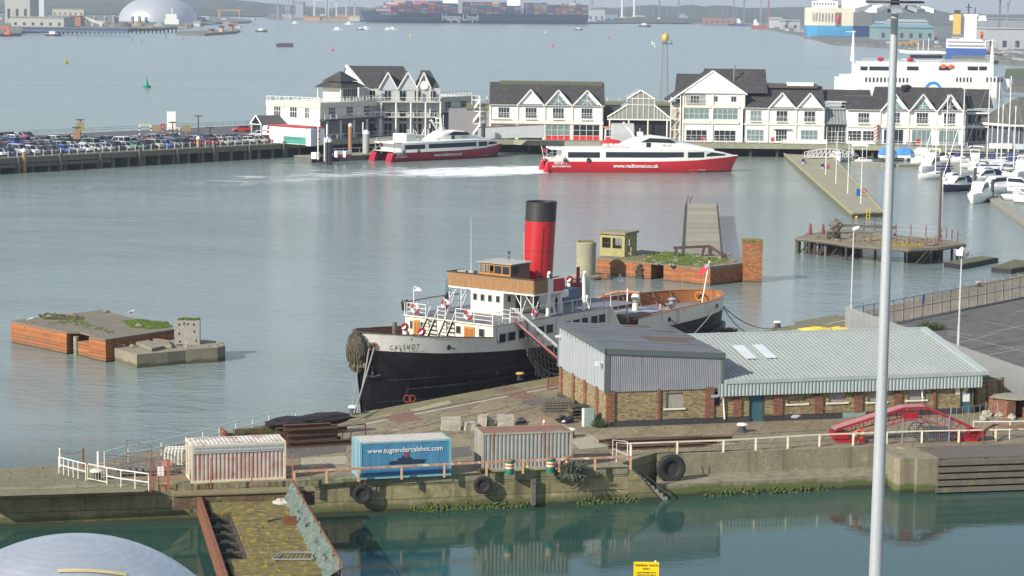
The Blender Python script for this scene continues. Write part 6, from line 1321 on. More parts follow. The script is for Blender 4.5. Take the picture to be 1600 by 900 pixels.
# atrium
t=wall('glass_atrium','glazed white-framed atrium with pointed gable between two waterfront blocks',948,1046)
L_=t.L;xa,xb=lx(t,980,150),lx(t,1023,150);xc=(xa+xb)/2;zt_=t.fx(1002,141)[1];ze_=t.fx(980,154)[1];zm=t.fx(1002,164)[1];zb=t.fx(1002,187)[1]
pg=mat('atrium_glass',(.30,.30,.27),.15,c2=(.22,.23,.21),s=.5)
g_=MB().add([(0,0,zb),(L_,0,zb),(L_,0,zb+.5),(xb,0,zm),(xb,0,ze_),(xc,0,zt_),(xa,0,ze_),(xa,0,zm),(0,0,zb+.5)],[tuple(range(9))]);a_=t.part('glazing',g_,pg)
f=MB()
for x in [xa+(xb-xa)*i/5 for i in range(6)]:
    zz=ze_+(zt_-ze_)*(1-abs(x-xc)/(xc-xa));f.bar((x,-.06,zb),(x,-.06,zz),.13)
for x in (xa*.2,xa*.4,xa*.6,xa*.8): f.bar((x,-.06,zb),(x,-.06,zb+.5+(zm-zb-.5)*x/xa),.1);x2=L_-x*(L_-xb)/xa;f.bar((x2,-.06,zb),(x2,-.06,zb+.5+(zm-zb-.5)*(L_-x2)/(L_-xb)),.1)
for a,b in (((0,zb+.5),(xa,zm)),((L_,zb+.5),(xb,zm)),((xa,ze_),(xc,zt_)),((xb,ze_),(xc,zt_))): f.bar((a[0],-.1,a[1]),(b[0],-.1,b[1]),.3)
for z in (ze_,zm): f.bar((xa,-.08,z),(xb,-.08,z),.16)
f.bar((0,-.08,zb),(L_,-.08,zb),.25);t.part('frame',f,white,parent=a_)
r_=MB().add([(xa,0,ze_),(xc,0,zt_),(xc,11,zt_),(xa,11,ze_),(xb,0,ze_),(xb,11,ze_),(xa,0,zm),(xa,11,zm),(xb,0,zm),(xb,11,zm),(0,0,zb+.5),(0,11,zb+.5),(L_,0,zb+.5),(L_,11,zb+.5)],[(0,1,2,3),(1,4,5,2),(6,0,3,7),(4,8,9,5),(10,6,7,11),(8,12,13,9)]);t.part('glass_roof',r_,pg)
t.part('side_building',MB().box(-2,5,2,12,0,7.4),slate);t.part('side_building',MB().box(L_-4,L_+1,2,12,0,5),mat('grey_render',(.3,.3,.3),.8))
t.part('dark_entrance',MB().box(.3,L_-.3,1.0,9,0,zb-.1),black)
for k in range(4): t.part('column',MB().cyl(.6+(L_-1.2)*k/3,-.1,0,zb,.18,8),cream)
t.part('kiosk',MB().box(-.5,4.5,-1.6,-.2,0,2.9),whitewall);t.part('kiosk_roof',MB().box(-.8,4.8,-1.9,0,2.9,3.15),mat('red_cream_canopy',(.55,.25,.2),.7));gwin(t,-.3,4.3,.9,2.6,6,1,y=-1.61);t.part('red_panel',MB().box(-.4,4.4,-1.66,-1.61,.05,.8),red)
# terrace roof behind
t=Thing('terrace_roof','low olive flat roof with small posts behind the atrium','building',(at(946,150,520).x,520,ZQ));t.part('wall',MB().box(0,16,0,14,0,7.0),mat('dark_wall',(.08,.08,.085),.8));t.part('roof',MB().box(-.3,16.3,-.3,14,7.0,7.4),mat('olive_roof',(.19,.20,.11),.9))
for i in range(6): t.part('roof_post',MB().cyl(1+i*2.8,12,7.4,8.4,.12,6),lead)
t=Thing('grey_dome_tent','light grey rounded storage drum behind the moving ferry','tank',(at(976,210,488).x,497,ZQ));t.part('drum',MB().loft([[(x,2.6*math.cos(a)*s_,.2+3.9*math.sin(a)*s_) for a in [math.pi*k/12 for k in range(13)]] for x,s_ in ((-2.6,.9),(-2.4,1),(2.4,1),(2.6,.9))]),mat('grey_drum',(.42,.43,.43),.5),smooth=True)
# B3: tall gabled block
t=wall('gabled_block','tallest white waterfront block with one broad gable and grey rear roofs',1066,1161)
L_=t.L;z1=t.fx(1070,145)[1];za=t.fx(1112,111)[1];shell(t,0,L_,z1+.1,11)
xc=L_/2-.3;w_=t.part('gable',MB().add([(-.3,-.5,z1),(L_+.4,-.5,z1),(xc,-.5,za)],[(0,1,2)]).add([(-.3,-.5,z1),(L_+.4,-.5,z1),(L_+.4,0,z1),(-.3,0,z1)],[(0,3,2,1)]),whitewall)
r_=MB();sl=(za-z1)/(L_/2)
x_l=lx(t,1044,155);zl=z1-(-x_l-.3)*sl*.92
for a in ([(x_l,-.6,zl),(xc,-.6,za),(xc,14,za),(x_l,14,zl)],[(xc,-.6,za),(L_+.6,-.6,z1-.2),(L_+.6,14,z1-.2),(xc,14,za)]):
    r_.add(a+[(p[0],p[1],p[2]+.22) for p in a],[(0,1,2,3),(4,7,6,5),(0,4,5,1),(1,5,6,2),(2,6,7,3),(3,7,4,0)])
t.part('roof',r_,slate);f=MB();f.bar((x_l,-.62,zl),(xc,-.62,za+.05),.12,.35);f.bar((L_+.6,-.62,z1-.2),(xc,-.62,za+.05),.12,.35);t.part('bargeboard',f,white,parent=w_)
zr2=t.fx(1180,108,8)[1];xl2,xr2=lx(t,1100,110,8),lx(t,1196,110,8)
t.part('rear_roof',MB().add([(xl2,2,zr2-5.2),(xr2,2,zr2-5.2),(xr2,8,zr2),(xl2,8,zr2),(xl2,14,zr2-5.2),(xr2,14,zr2-5.2)],[(0,1,2,3),(3,2,5,4),(1,5,2)]),slate)
xl3=lx(t,1057,118,9);zr3=t.fx(1060,115,9)[1];t.part('rear_roof',MB().add([(xl3,4,zr3-4.5),(xc,4,zr3-4.5),(xc,9,zr3),(xl3,9,zr3),(xl3,14,zr3-4.5),(xc,14,zr3-4.5)],[(0,1,2,3),(3,2,5,4),(0,3,4)]),slate);t.part('rear_wall',MB().box(xl3+.3,xr2-.3,4.3,13.7,0,zr2-5.1),whitewall)
for px in (1147,1147): x=lx(t,px,115,5);t.part('vent_cowl',MB().cyl(x,5 if px==1147 else 8,zr2-3,zr2+.9,.14,8).cyl(x,5,zr2+.5,zr2+.8,.3,8),lead)
zf=[t.fx(1100,y)[1] for y in (187,168,203,220,163)]
for k in (0,1):
    a=lx(t,1069 if k==0 else 1113,175);b=lx(t,1108 if k==0 else 1153,175);gwin(t,a,b,zf[0]+.1,zf[1]-.2,5,2,m=paleglass);a2,b2=a+.5,b-.4;gwin(t,a2,b2,.2,zf[2],4,2)
    t.part('string_course',MB().box(a-.3,b+.3,-.3,-.002,zf[0]-.9,zf[0]-.2),cream);t.part('string_course',MB().box(a-.3,b+.3,-.3,-.002,zf[1]-.05,zf[1]+.5),cream)
a=lx(t,1070);gwin(t,a+1,a+3,zf[4]+.2,z1-.6,3,1);balcony(t,a,a+4.2,zf[4]+.1);t.part('recess_shadow_wall',MB().box(a,a+4.4,-.025,-.002,zf[4],z1-.2),mat('grey_recess',(.33,.33,.34),.8))
for px in (1118,1147): x=lx(t,px,155);gwin(t,x-.7,x+.5,zf[4]+.6,z1-.6,2,1)
pilasters(t,(0,xc+.1,L_),z1,w_=.4)
f=MB();xs=lx(t,1048,170)
for x in (xs,-.6):
    for z in (0,): f.bar((x,-.4,0),(x,-.4,zl+1.0 if x==xs else z1-.5),.22)
for z in (2.6,5.0,7.4,9.6): f.bar((xs,-.4,z),(-.6,-.4,z),.18)
for z in (0,2.6,5.0): f.bar((xs,-.4,z),(-.6,-.4,z+2.5),.1)
t.part('stair_tower',f,white);t.part('stair_back',MB().box(xs+.3,-.3,1,5,0,8.5),mat('cream_back',(.5,.46,.38),.8))
# B3b
t=wall('quayside_row','white waterfront row with two plain gables right of the tallest block',1161,1288)
L_=t.L;shell(t,0,L_,ZE);mainroof(t,0,L_,ZE-.05,ZR);t.part('flat_top',MB().box(L_*.25,L_*.93,4.5,10,ZR-.4,ZR+.5),mat('brown_flat_top',(.12,.09,.08),.9));t.part('roof_hatch',MB().box(L_*.55,L_*.88,4.3,6,ZR+.1,ZR+.9),white)
X=[0]+[lx(t,p,165) for p in (1200,1244,1287)];gable(t,X[1]+.1,X[2]-.15,ZE-.1,ZA,depth=4.6);gable(t,X[2]+.1,X[3]-.1,ZE-.1,ZA,depth=4.6);t.part('string_course',MB().box(0,L_,-.25,-.002,3.9,4.25),cream);pilasters(t,X,ZE-.3)
for i in range(3):
    xc=(X[i]+X[i+1])/2;gwin(t,xc-1.25,xc+1.25,4.75,7.1,3,2,m=paleglass if i==0 else glass);balcony(t,xc-1.3,xc+1.3,4.6)
    gwin(t,xc-(1.9 if i!=1 else 1.25),xc+(1.9 if i!=1 else 1.25),.3,2.9,4,2,m=paleglass if i!=1 else glass)
t.part('white_canopy',MB().box(X[1]+1.0,X[2]-1.0,-.7,-.1,3.1,3.25),white)
t=wall('glass_link','recessed dark glazed link with stepped grey roof between the white rows',1288,1323)
L_=t.L;t.part('wall',MB().box(0,L_,3,10,0,7.6),mat('grey_slate_wall',(.15,.16,.17),.6));t.part('canopy_roof',MB().add([(0,.2,4.2),(L_,.2,4.2),(L_,3,7.8),(0,3,7.8)],[(0,1,2,3)]),mat('grey_glass_roof',(.18,.20,.22),.3))
mainroof(t,-.2,L_+6,9.3,11.6,8,y0=3.5);t.part('plant_rail',MB().box(0,L_,1.8,2.0,8.4,8.5).box(0,L_,1.8,2.0,9.1,9.2).box(0,L_,1.8,2.0,7.7,7.8),white)
for k in range(8): t.part('glazing_bar',MB().bar((L_*k/7,.15,4.25),(L_*k/7,2.9,7.75),.08),lead)
gwin(t,.2,L_-.2,.1,3.9,6,3,y=1.0)
t=wall('low_white_shop','low white shop with dark roof and a red-white striped pole at its right',1323,1374)
L_=t.L;shell(t,0,L_,ZE-.2,9);mainroof(t,-.2,L_+.1,ZE-.15,10.4,9);gwin(t,L_/2-1.3,L_/2+1.2,4.7,6.9,4,2);balcony(t,L_/2-1.4,L_/2+1.3,4.5);gwin(t,.2,3.2,.6,2.9,3,3);gwin(t,3.5,6.3,.6,2.9,3,3);t.part('string_course',MB().box(0,L_,-.25,-.002,3.6,4.1),cream)
f=t.part('striped_pole',MB().cyl(L_-.9,-.6,.6,4.4,.5,12),white)
for k in range(5): t.part('red_stripe',MB().loft([[(L_-.9+.52*math.cos(a),-.6+.52*math.sin(a),.8+k*.75+dz_+.35*math.cos(a)) for a in [math.pi*2*j/12 for j in range(12)]] for dz_ in (0,.32)],cap=False),red,parent=f)
# B4
t=wall('quayside_row','white waterfront row with three glass-topped gables, rightmost of the row',1374,1507)
L_=t.L;shell(t,0,L_,ZE);mainroof(t,-.5,L_+.3,ZE-.05,ZR);X=[lx(t,p,168) for p in (1375,1420,1463,1505)]
tq=mat('turquoise_glass',(.18,.36,.36),.15,c2=(.12,.24,.26))
for i in range(3):
    gable(t,X[i]+.1,X[i+1]-.1,ZE-.4,ZA+.1,True,4.6,over=.5,glm=tq if i<2 else glass);xc=(X[i]+X[i+1])/2;gwin(t,xc-1.3,xc+1.3,4.7,7.3,4,2);balcony(t,xc-1.35,xc+1.35,4.5);gwin(t,xc-2.2,xc+2.2,.1,3.3,4,1,m=paleglass if i else glass)
t.part('string_course',MB().box(0,L_,-.3,-.002,3.6,4.2),cream);pilasters(t,X,ZE-.6)
t.part('box_white',MB().box(X[1]-1,X[1]-.2,4,5,ZR-.5,ZR+.6).blob((X[1]+.5,6,ZR+.2),(1,.5,.5),0,.2),black)
t=wall('corner_shop','dark-roofed low building with white balconies right of the glass-topped gables',1507,1543,Y=506)
L_=t.L;t.part('wall',MB().box(0,L_,0,10,0,7.0),mat('grey_wall',(.40,.42,.45),.8));mainroof(t,-.2,L_+1,8,12,10);t.part('balcony',MB().box(-.1,L_,-1.2,0,6.8,7.1).box(-.1,L_,-1.2,0,3.7,4.1),white);gwin(t,.5,3.8,4.4,6.6,3,1);gwin(t,.5,L_-.5,.5,3.4,4,1)
t=Thing('hexagonal_pavilion','wide pavilion with dark faceted roof at the right edge of the pier','building',(at(1600,200,503).x,506,ZQ))
t.part('wall',MB().prism([(8*math.cos(a),8*math.sin(a)) for a in [math.pi/3*k for k in range(6)]],0,4.4),mat('pavilion_glass',(.10,.13,.15),.3));t.part('fascia_band',MB().prism([(9.5*math.cos(a),9.5*math.sin(a)) for a in [math.pi/3*k for k in range(6)]],4.4,5.2),white);t.part('roof',MB().loft([[(10*math.cos(a),10*math.sin(a),5.2) for a in [math.pi/3*k for k in range(6)]],[(1*math.cos(a),1*math.sin(a),10.6) for a in [math.pi/3*k for k in range(6)]]]),mat('greenish_slate',(.11,.115,.09),.85,c2=(.08,.08,.07)))
for k in range(8): t.part('mullion',MB().bar((-8+k*1.2,-7.2,0),(-8+k*1.2,-7.2,4.4),.12),white)
def rail2(name,label,a,b,z,m=white,sp=2.5,h=1.1,hs=(.55,1.1),group=None):
    return railing(name,label,[Vector(a),Vector(b)],m,h=h,rails=hs,sp=sp,pw=.07,rw=.05,group=group)
rail2('promenade_railing','thin white promenade railing along the pier edge left half',(20,495,ZQ),(74,496.7,ZQ),0);rail2('promenade_railing','thin white promenade railing along the pier edge right half',(75,496.6,ZQ),(99,489.3,ZQ),0)
for px,lab in ((1208,'red life ring box on the pier edge under the plain gable'),(1436,'red life ring box on the pier edge under the glass-topped gables'),(1099,'orange life ring post before the tallest white block')):
    P=at(px,220,495.9);t=Thing('lifebuoy_box',lab,'box',(P.x,496.9,ZQ));t.part('case',MB().box(-.45,.45,-.2,.2,.5,1.4),red);t.part('post',MB().bar((0,.1,0),(0,.1,.6),.1),steel)
t=Thing('notice_banner','long white banner board on the pier railing below the plain gables','banner',(at(1280,218,495).x-8,496.5,ZQ));t.part('board',MB().box(0,10,-.1,-.02,.1,1.0),white);t.part('leg',MB().box(.2,.3,-.02,.05,0,.2).box(9.6,9.7,-.02,.05,0,.2),steel)
# ramps and truss gangway
A=W(1302,215,ZQ);B=W(1350,243,.8)
for i,(p0,p1,lab) in enumerate((((1311,214),(1334,244),'grey solid-sided ramp sloping from the pier down to the marina, left one'),((1328,214),(1345,240),'grey solid-sided ramp sloping from the pier down to the marina, right one'))):
    a=W(*p0,ZQ);b=W(*p1,.9);t=Thing('access_ramp',lab,'ramp',a);b=b-a;t.part('side_panel',MB().bar((0,0,.6),(b.x,b.y,b.z+.6),.12,1.3),mat('ramp_grey_%d'%i,(.5,.52,.52),.6));t.part('walkway',MB().bar((.6,0,0),(b.x+.6,b.y,b.z),1.0,.1),steel)
a=W(1262,247,.9);b=W(1330,246,.9)
t=Thing('truss_gangway','white arched truss gangway lying across the head of the mossy pontoon','gangway',a,math.atan2(b.y-a.y,b.x-a.x));L_=(b-a).length;f=MB()
for y in (0,1.4):
    pr=None
    for k in range(11):
        x=L_*k/10;z=.9+.7*math.sin(math.pi*k/10);f.bar((x,y,.1),(x,y,z+.3),.1)
        if pr: f.bar((pr[0],y,pr[1]),(x,y,z+.3),.14);f.bar((pr[0],y,.1),(x,y,z+.3),.08)
        pr=(x,z+.3)
    f.bar((0,y,.1),(L_,y,.1),.16)
t.part('truss',f,white);t.part('walkway',MB().box(0,L_,.05,1.35,.0,.12),steel)
# ---- B1 corner building ----
CB=at(500,219,489);t=Thing('corner_terrace_building','large cream terraced building with hipped pavilion, grey gables and roof railings at the pier head','building',(CB.x,489.,ZQ),math.radians(57))
ZT=t.fx(500,161)[1]
t.part('wall',MB().box(0,60,0,15,4.4,ZT),cream);t.part('parapet',MB().box(-.15,60.1,-.2,15.1,ZT-1.15,ZT-.05),mat('cream_parapet',(.62,.60,.50),.7,streak=((.42,.40,.33),1,.6)))
t.part('ground_floor',MB().box(.2,60,3.2,15,0,4.4),mat('grey_ground_floor',(.42,.43,.45),.8));t.part('side_wall',MB().box(-.02,.2,0,15.0,0,4.4),whitewall)
t.part('balcony_slab',MB().box(-.3,60,-1.6,.0,4.1,4.45),darksteel);t.part('terrace_slab',MB().box(-.3,60,-1.4,0,-.5,.05),darksteel)
for k in range(13): t.part('column',MB().cyl(1+k*4.8,-1.2,0,4.1,.22,8),white)
for k in range(6): gwin(t,3+k*9.2,5.6+k*9.2,.1,2.9,3,2,y=3.18)
for k in range(9): x=3+k*6.4;gwin(t,x,x+2.4,4.8,7.6,3,2,y=0);
for x0,x1 in ((17,23),(26,34)): t.part('recess_wall',MB().box(x0,x1,-.02,-.002,4.5,8.2),mat('grey_recess_%d'%x0,(.30,.31,.33),.7))
for y0,y1 in ((3.0,4.2),(6.4,8.3),(11.0,12.8)):
    w_=t.part('window',MB().box(-.06,-.03,y0,y1,4.6,7.2),glass);f=MB()
    for k in range(4): yy=y0+(y1-y0)*k/3;f.box(-.1,-.06,yy-.05,yy+.05,4.6,7.2)
    for z in (4.6,5.9,7.2): f.box(-.1,-.06,y0,y1,z-.05,z+.05)
    t.part('frame',f,white,parent=w_)
def lrail(t,pts,h=1.0,sp=1.2,name='terrace_railing',m=white,x=True):
    mb=MB();pts=[Vector(p) for p in pts]
    for a,b in zip(pts,pts[1:]):
        n=max(1,int((b-a).length/sp));mb.bar(a+Vector((0,0,h)),b+Vector((0,0,h)),.09);mb.bar(a+Vector((0,0,.12)),b+Vector((0,0,.12)),.06)
        for i in range(n):
            p=a+(b-a)*i/n;q=a+(b-a)*(i+1)/n;mb.bar(p,p+Vector((0,0,h)),.09)
            if x and i%2==0: mb.bar(p,q+Vector((0,0,h)),.05);mb.bar(q,p+Vector((0,0,h)),.05)
    return t.part(name,mb,m)
lrail(t,[(0,15,ZT),(0,0,ZT),(60,0,ZT)],1.1);lrail(t,[(-.2,-1.5,4.45),(59,-1.5,4.45)],1.1,2.0);lrail(t,[(-.2,-1.3,.05),(30,-1.3,.05)],1.1,2.2)
# pavilion with two-tier hipped roof
px0,px1=11,16;zb=ZT;ze=t.fx(530,137,3)[1];zt2=t.fx(530,111,7)[1];zmid=(ze+zt2)/2-.5
wm=MB().box(px0+.3,px1+1.6,3,8,zb,ze);t.part('pavilion_wall',wm,cream)
def hipring(x0,x1,y0,y1,z): return [(x0,y0,z),(x1,y0,z),(x1,y1,z),(x0,y1,z)]
t.part('pavilion_roof',MB().loft([hipring(px0-1.5,px1+3,1.5,9.2,ze),hipring(px0+.3,px1+1.2,3.1,7.6,zmid)]),slate);t.part('pavilion_roof',MB().loft([hipring(px0-.2,px1+1.7,2.7,8.0,zmid+.1),hipring(px0+3,px0+3.6,5.1,5.5,zt2)]),slate)
gwin(t,px0+1,px1+1.4,zb+.5,ze-.3,7,1,y=2.98)
for x,y in ((px0-.8,2.2),(px0-.8,8.6),(px0+6,2.2),(px1+2.3,2.2)): t.part('pavilion_post',MB().cyl(x,y,zb,ze,.12,6),white)
# upper storey facing the camera, own axes
def sub(ox,oy,ang,mb):
    c,s_=math.cos(ang),math.sin(ang);return mb.xf(lambda p:Vector((ox+c*p.x-s_*p.y,oy+s_*p.x+c*p.y,p.z)))
u=Thing('upper_apartments','grey and white upper storey with slate roofs and twin grey gables on the corner building','building',(at(570,150,508).x,508.,ZQ),math.radians(8))
zb=ZT-.3;ue=u.fx(620,137)[1];Lu=lx(u,688,150)
u.part('wall',MB().box(-1,Lu,0,12,zb-8,ue),mat('pale_grey_render',(.52,.53,.54),.8))
ur=u.fx(600,103,8)[1];xl,xr=lx(u,541,103,8),lx(u,630,103,8);xe=lx(u,572,138,1)
u.part('roof',MB().add([(xl,8,ur),(xr,8,ur),(xr+2.5,1,ue),(xe,1,ue-.3),(xl-1,15,ue),(xr+2.5,15,ue)],[(3,2,1,0),(0,1,5,4),(1,2,5)]),slate)
u.part('roof_edge',MB().bar((xl,7.9,ur),(xe,.8,ue-.4),.5,.6).bar((xe,.8,ue-.4),(xe,.8,ue-.5),.3),white)
u.part('gable_wall',MB().add([(xl+.2,8,ur-.2),(xe,1,ue-.3),(xe,1,zb),(xl-1,14,zb),(xl-1,14,ue)],[(0,4,3,2,1)]),whitewall)
for k,(a,b,yt) in enumerate(((592,620,111),(622,652,111))):
    xa,xb=lx(u,a,135),lx(u,b,135);gable(u,xa,xb,ue-.2,u.fx((a+b)/2,yt+2)[1],False,7,m=mat('grey_gable_%d'%k,(.50,.52,.55),.8),over=.2)
xa,xb=lx(u,574,135),lx(u,594,112)
u.part('dormer_roof',MB().add([(xa,-.3,ue),(lx(u,592,135),-.3,ue),(lx(u,603,111),3,u.fx(603,112,3)[1]),(lx(u,571,111),3,u.fx(571,112,3)[1])],[(0,1,2,3)]),slate)
xa,xb=lx(u,648,135),lx(u,667,135);gable(u,xa+.5,xb+.8,ue,u.fx(657,113)[1],True,6,glm=glass);u.part('clock',MB().cyl(0,0,-.05,.05,1.0,16).xf(lambda p:Vector(((xa+xb)/2+.7+p.x,-.35+p.z,ue+.6+p.y))),white)
xa,xb=lx(u,657,130),lx(u,687,130);zr_=u.fx(668,110,4)[1];u.part('roof',MB().add([(lx(u,656,111,4),4,zr_),(lx(u,672,110,4),4,zr_),(xb,-.2,ue+.2),(lx(u,668,130),-.2,ue+.2),(xb,8,ue+.2)],[(3,2,1,0),(1,2,4)]),slate)
for i in range(5): x=1+i*3.4;gwin(u,x,x+1.6,zb+.3,ue-.6,2,1,y=-.01)
for z_,h_ in ((ZT-4.6-.2,2.4),(.2,2.6)):
    for i in range(5): gwin(u,1+i*3.4,2.8+i*3.4,z_,z_+h_,2,1,y=-.01)
for z_ in (4.3,ZT-.3): u.part('balcony',MB().box(-.5,Lu,-2.6,-.01,z_-.15,z_),lead);lrail(u,[(-.5,-2.6,z_),(Lu,-2.6,z_)],1.0,1.6)
for k in range(6): u.part('column',MB().cyl(.2+k*(Lu-.4)/5,-2.4,0,ZT-.4,.2,8),white)
for px in (587,619,651,671): x=lx(u,px,150);u.part('pillar',MB().box(x-.2,x+.2,-1.3,-1.0,zb-6,ue-.2),lead)
u.part('balcony',MB().box(0,Lu,-1.3,-.01,zb-.2,zb),lead)
# external stair and linking bridge at right
s_=facing('external_stair','white external stair between the terraced building and the white block','stair',(737,213),(752,214),ZQ)
f=MB();
for z in (2.8,5.6,8.2): f.box(0,2.6,0,2.4,z,z+.15)
for x in (0,2.5): f.bar((x,0,0),(x,0,9.2),.15);f.bar((x,2.4,0),(x,2.4,9.2),.15)
for z in (0,2.8,5.6): f.bar((0,-.1,z),(2.6,-.1,z+2.7),.25,.5)
s_.part('stair_frame',f,white);s_.part('landing_rail',MB().bar((0,-.05,9.2),(2.6,-.05,9.2),.08).bar((0,-.05,6.7),(2.6,-.05,6.7),.08),white)
t=Thing('grey_outbuilding','grey lean-to buildings behind the external stair','building',(at(700,200,505).x,509,ZQ));t.part('wall',MB().box(0,14,0,10,0,6.2),mat('outbuilding_grey',(.24,.24,.25),.8));t.part('roof',MB().box(4,15,-.3,10,6.2,7.2),mat('outbuilding_roof',(.17,.17,.12),.9))
# long covered walkway sloping at right of the moored ferry
t=Thing('covered_gangway','long white-grey covered gangway behind the moored ferry bow','gangway',at(790,216,491),math.radians(4))
t.part('body',MB().hexa([(-6,0,-.2),(8.5,0,.3),(8.5,2,.3),(-6,2,-.2),(-6,0,2.3),(8.5,0,3.1),(8.5,2,3.1),(-6,2,2.3)]),mat('pale_grey_panels',(.48,.50,.51),.6,streak=((.4,.38,.35),2,.6)));t.part('roof_edge',MB().bar((-6,-.05,2.35),(8.5,-.05,3.15),.15),mat('maroon_edge',(.3,.08,.08),.6))
# red/white hoarding, hut and details at pier head
t=Thing('gate_hut','small open-gabled hut with grey slate roof at the car park entrance','hut',W(400,216,ZQ),math.radians(35))
a=MB();zz=3.0;t.part('roof',MB().add([(0,-2.5,zz),(7,-2.5,zz),(7,0,zz+2),(0,0,zz+2),(0,2.5,zz),(7,2.5,zz)],[(0,1,2,3),(3,2,5,4)]),mat('grey_slate_hut_roof',(.085,.085,.09),.8));t.part('bargeboard',MB().bar((-.05,-2.6,zz),(-.05,0,zz+2.05),.15,.3).bar((-.05,2.6,zz),(-.05,0,zz+2.05),.15,.3).bar((-.05,-2.3,zz+.1),(-.05,2.3,zz+.1),.15),white)
for x in (.1,6.8):
    for y in (-2.2,2.2): t.part('post',MB().bar((x,y,0),(x,y,zz),.2),white)
t.part('kiosk',MB().box(2.5,6.5,-1.6,1.6,0,2.7),whitewall)
t=facing('ticket_office','long flat white office with green band and red-white striped ends','building',(421,222),(485,227),ZQ);L_=t.L
t.part('wall',MB().box(0,L_,0,4,0,3.5),whitewall);t.part('green_band',MB().box(L_*.35,L_,-.06,-.0,.1,1.6),mat('teal_green',(.06,.32,.24),.6));t.part('roof_trim',MB().box(-.2,L_+.2,-.2,4.2,3.5,3.75),red)
for x in (-.9,L_):
    for k in range(4): t.part('striped_panel',MB().box(x,x+.9,-.04,2,.3+k*.8,.7+k*.8),mat('dark_red_stripe',(.28,.05,.04),.7) if x<0 or k%2 else yellow)
t.part('blue_white_box',MB().box(L_+1,L_+2.6,-2.2,-.6,0,3.6),mat('pale_blue_panel',(.55,.60,.72),.6));t.part('fence_mesh',MB().box(.0,L_*.8,-1.0,-.96,0,.1).box(0,L_*.8,-1,-.96,1.6,1.68),steel)
# ---------------- car park pier ----------------
CD=Vector((.654,.757));CN=Vector((-.757,.654));C0=Vector((-96.5,420.5));CA=math.atan2(CD.y,CD.x)
def cp_(u,v): p=C0+CD*u+CN*v;return (p.x,p.y)
struct('car_park_pier',MB().prism([cp_(-60,0),cp_(79.7,0),(-34.05,495),(-60.05,560),(-62.5,545),cp_(-60,51)],2.0,ZQ,0,1),[pw_,mat('pier_asphalt',(.115,.11,.108),.9,c2=(.09,.085,.085),s=.3)])
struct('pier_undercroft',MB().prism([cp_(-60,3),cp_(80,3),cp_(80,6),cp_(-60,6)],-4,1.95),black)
t=Thing('pier_fender','long timber fendering beams along the front of the car park pier','fendering',(C0.x,C0.y,0),CA)
t.part('beam',MB().box(-60,80,-.35,-.02,1.9,2.75),mat('pier_timber',(.20,.19,.13),.9,c2=(.13,.125,.085),s=.5,stain=((.26,.25,.12),.5,.58)));t.part('beam',MB().box(-60,26,-.5,-.36,1.1,1.75),wood);t.part('cap_beam',MB().box(-60,80,-.45,.25,2.76,2.98),mat('mossy_cap',(.25,.25,.16),.9))
pm=mesh_of('fender_pile',MB().box(-.25,.25,-.25,.25,-4,2.9),wood);pm2=mesh_of('fender_pile',MB().box(-.3,.3,0,.5,-4,1.9),concrete)
for i in range(36): o=t.part('fender_pile',pm2);o.location=(-58+i*3.9,1.0,0)
for i in range(14): o=t.part('fender_pile',pm);o.location=(-55+i*9.8,-.6,(i%2)*.5)
for px,lab in ((38,'orange-brown mooring pile with white top by the left end of the car park pier'),(310,'orange-brown mooring pile with white top midway along the car park pier'),(547,'orange-brown mooring pile rising by the small ferry landing stage')):
    pb={38:270,310:252,547:247}[px];P=W(px,pb,0);h=at(px,{38:232,310:213,547:193}[px],P.y).z;t=Thing('mooring_pile',lab,'pile',P);t.part('pile',MB().cyl(0,0,-4,h-.6,.4,10),mat('orange_pile_%d'%px,(.42,.22,.08),.8,c2=(.30,.16,.08),s=.5,streak=((.55,.5,.4),2,.6)));t.part('cap',MB().lathe(0,0,[(h-.6,.45),(h-.2,.42),(h,.2),(h+.1,.02)],10),white)
railing('pier_railing','white-posted low railing along the front edge of the car park pier',[(*cp_(-55,.6),ZQ),(*cp_(78,.6),ZQ)],mat('pale_post',(.60,.62,.60),.6),h=1.2,rails=(1.0,.5),sp=2.05,pw=.16,rw=.04)
railing('pier_railing','grey railing along the far edge of the car park pier',[(*cp_(-20,50.5),ZQ),(-62,546,ZQ),(-60,559,ZQ)],steel,h=1.1,rails=(1.05,.6),sp=4,pw=.1,rw=.08)
CARC={'silver':(.42,.44,.46),'white':(.75,.75,.74),'black':(.02,.02,.025),'dark blue':(.02,.035,.11),'blue':(.03,.10,.42),'red':(.48,.03,.03),'grey':(.16,.17,.18),'dark grey':(.06,.065,.07),'green':(.05,.20,.11),'maroon':(.20,.02,.05),'beige':(.45,.42,.35)}
CT={'car':dict(L=4.2,b=[(0,.55,.62),(.1,.62,.78),(1.0,.78,.86),(1.5,.86,.9),(3.6,.9,.92),(4.1,.88,.9),(4.2,.6,.85)],cab=[(1.05,.86,.7),(1.75,1.42,.58),(3.3,1.46,.58),(4.05,.92,.66)]),
    'suv':dict(L=4.4,b=[(0,.6,.7),(.1,.85,.8),(1.1,.98,.9),(4.3,1.05,.93),(4.4,.7,.9)],cab=[(1.15,.98,.78),(1.8,1.65,.68),(4.0,1.68,.68),(4.35,1.05,.78)]),
    'van':dict(L=4.9,b=[(0,.7,.8),(.1,1.0,.86),(1.0,1.2,.95),(4.85,1.2,.95),(4.9,.8,.93)],cab=[(.8,1.15,.85),(1.6,1.95,.78),(4.7,2.0,.80),(4.85,1.2,.85)])}
CM={};tyre_m=mesh_of('wheel',MB().cyl(0,0,-.11,.11,.32,12).xf(lambda p:Vector((p.x,p.z,p.y))),rubber)
carmats={k:mat('car_'+k.replace(' ','_'),v,.28,metal=.25 if k in('silver','grey') else 0,c2=v) for k,v in CARC.items()}
for q in carmats.values(): q.node_tree.nodes['Principled BSDF'].inputs['Coat Weight'].default_value=.5
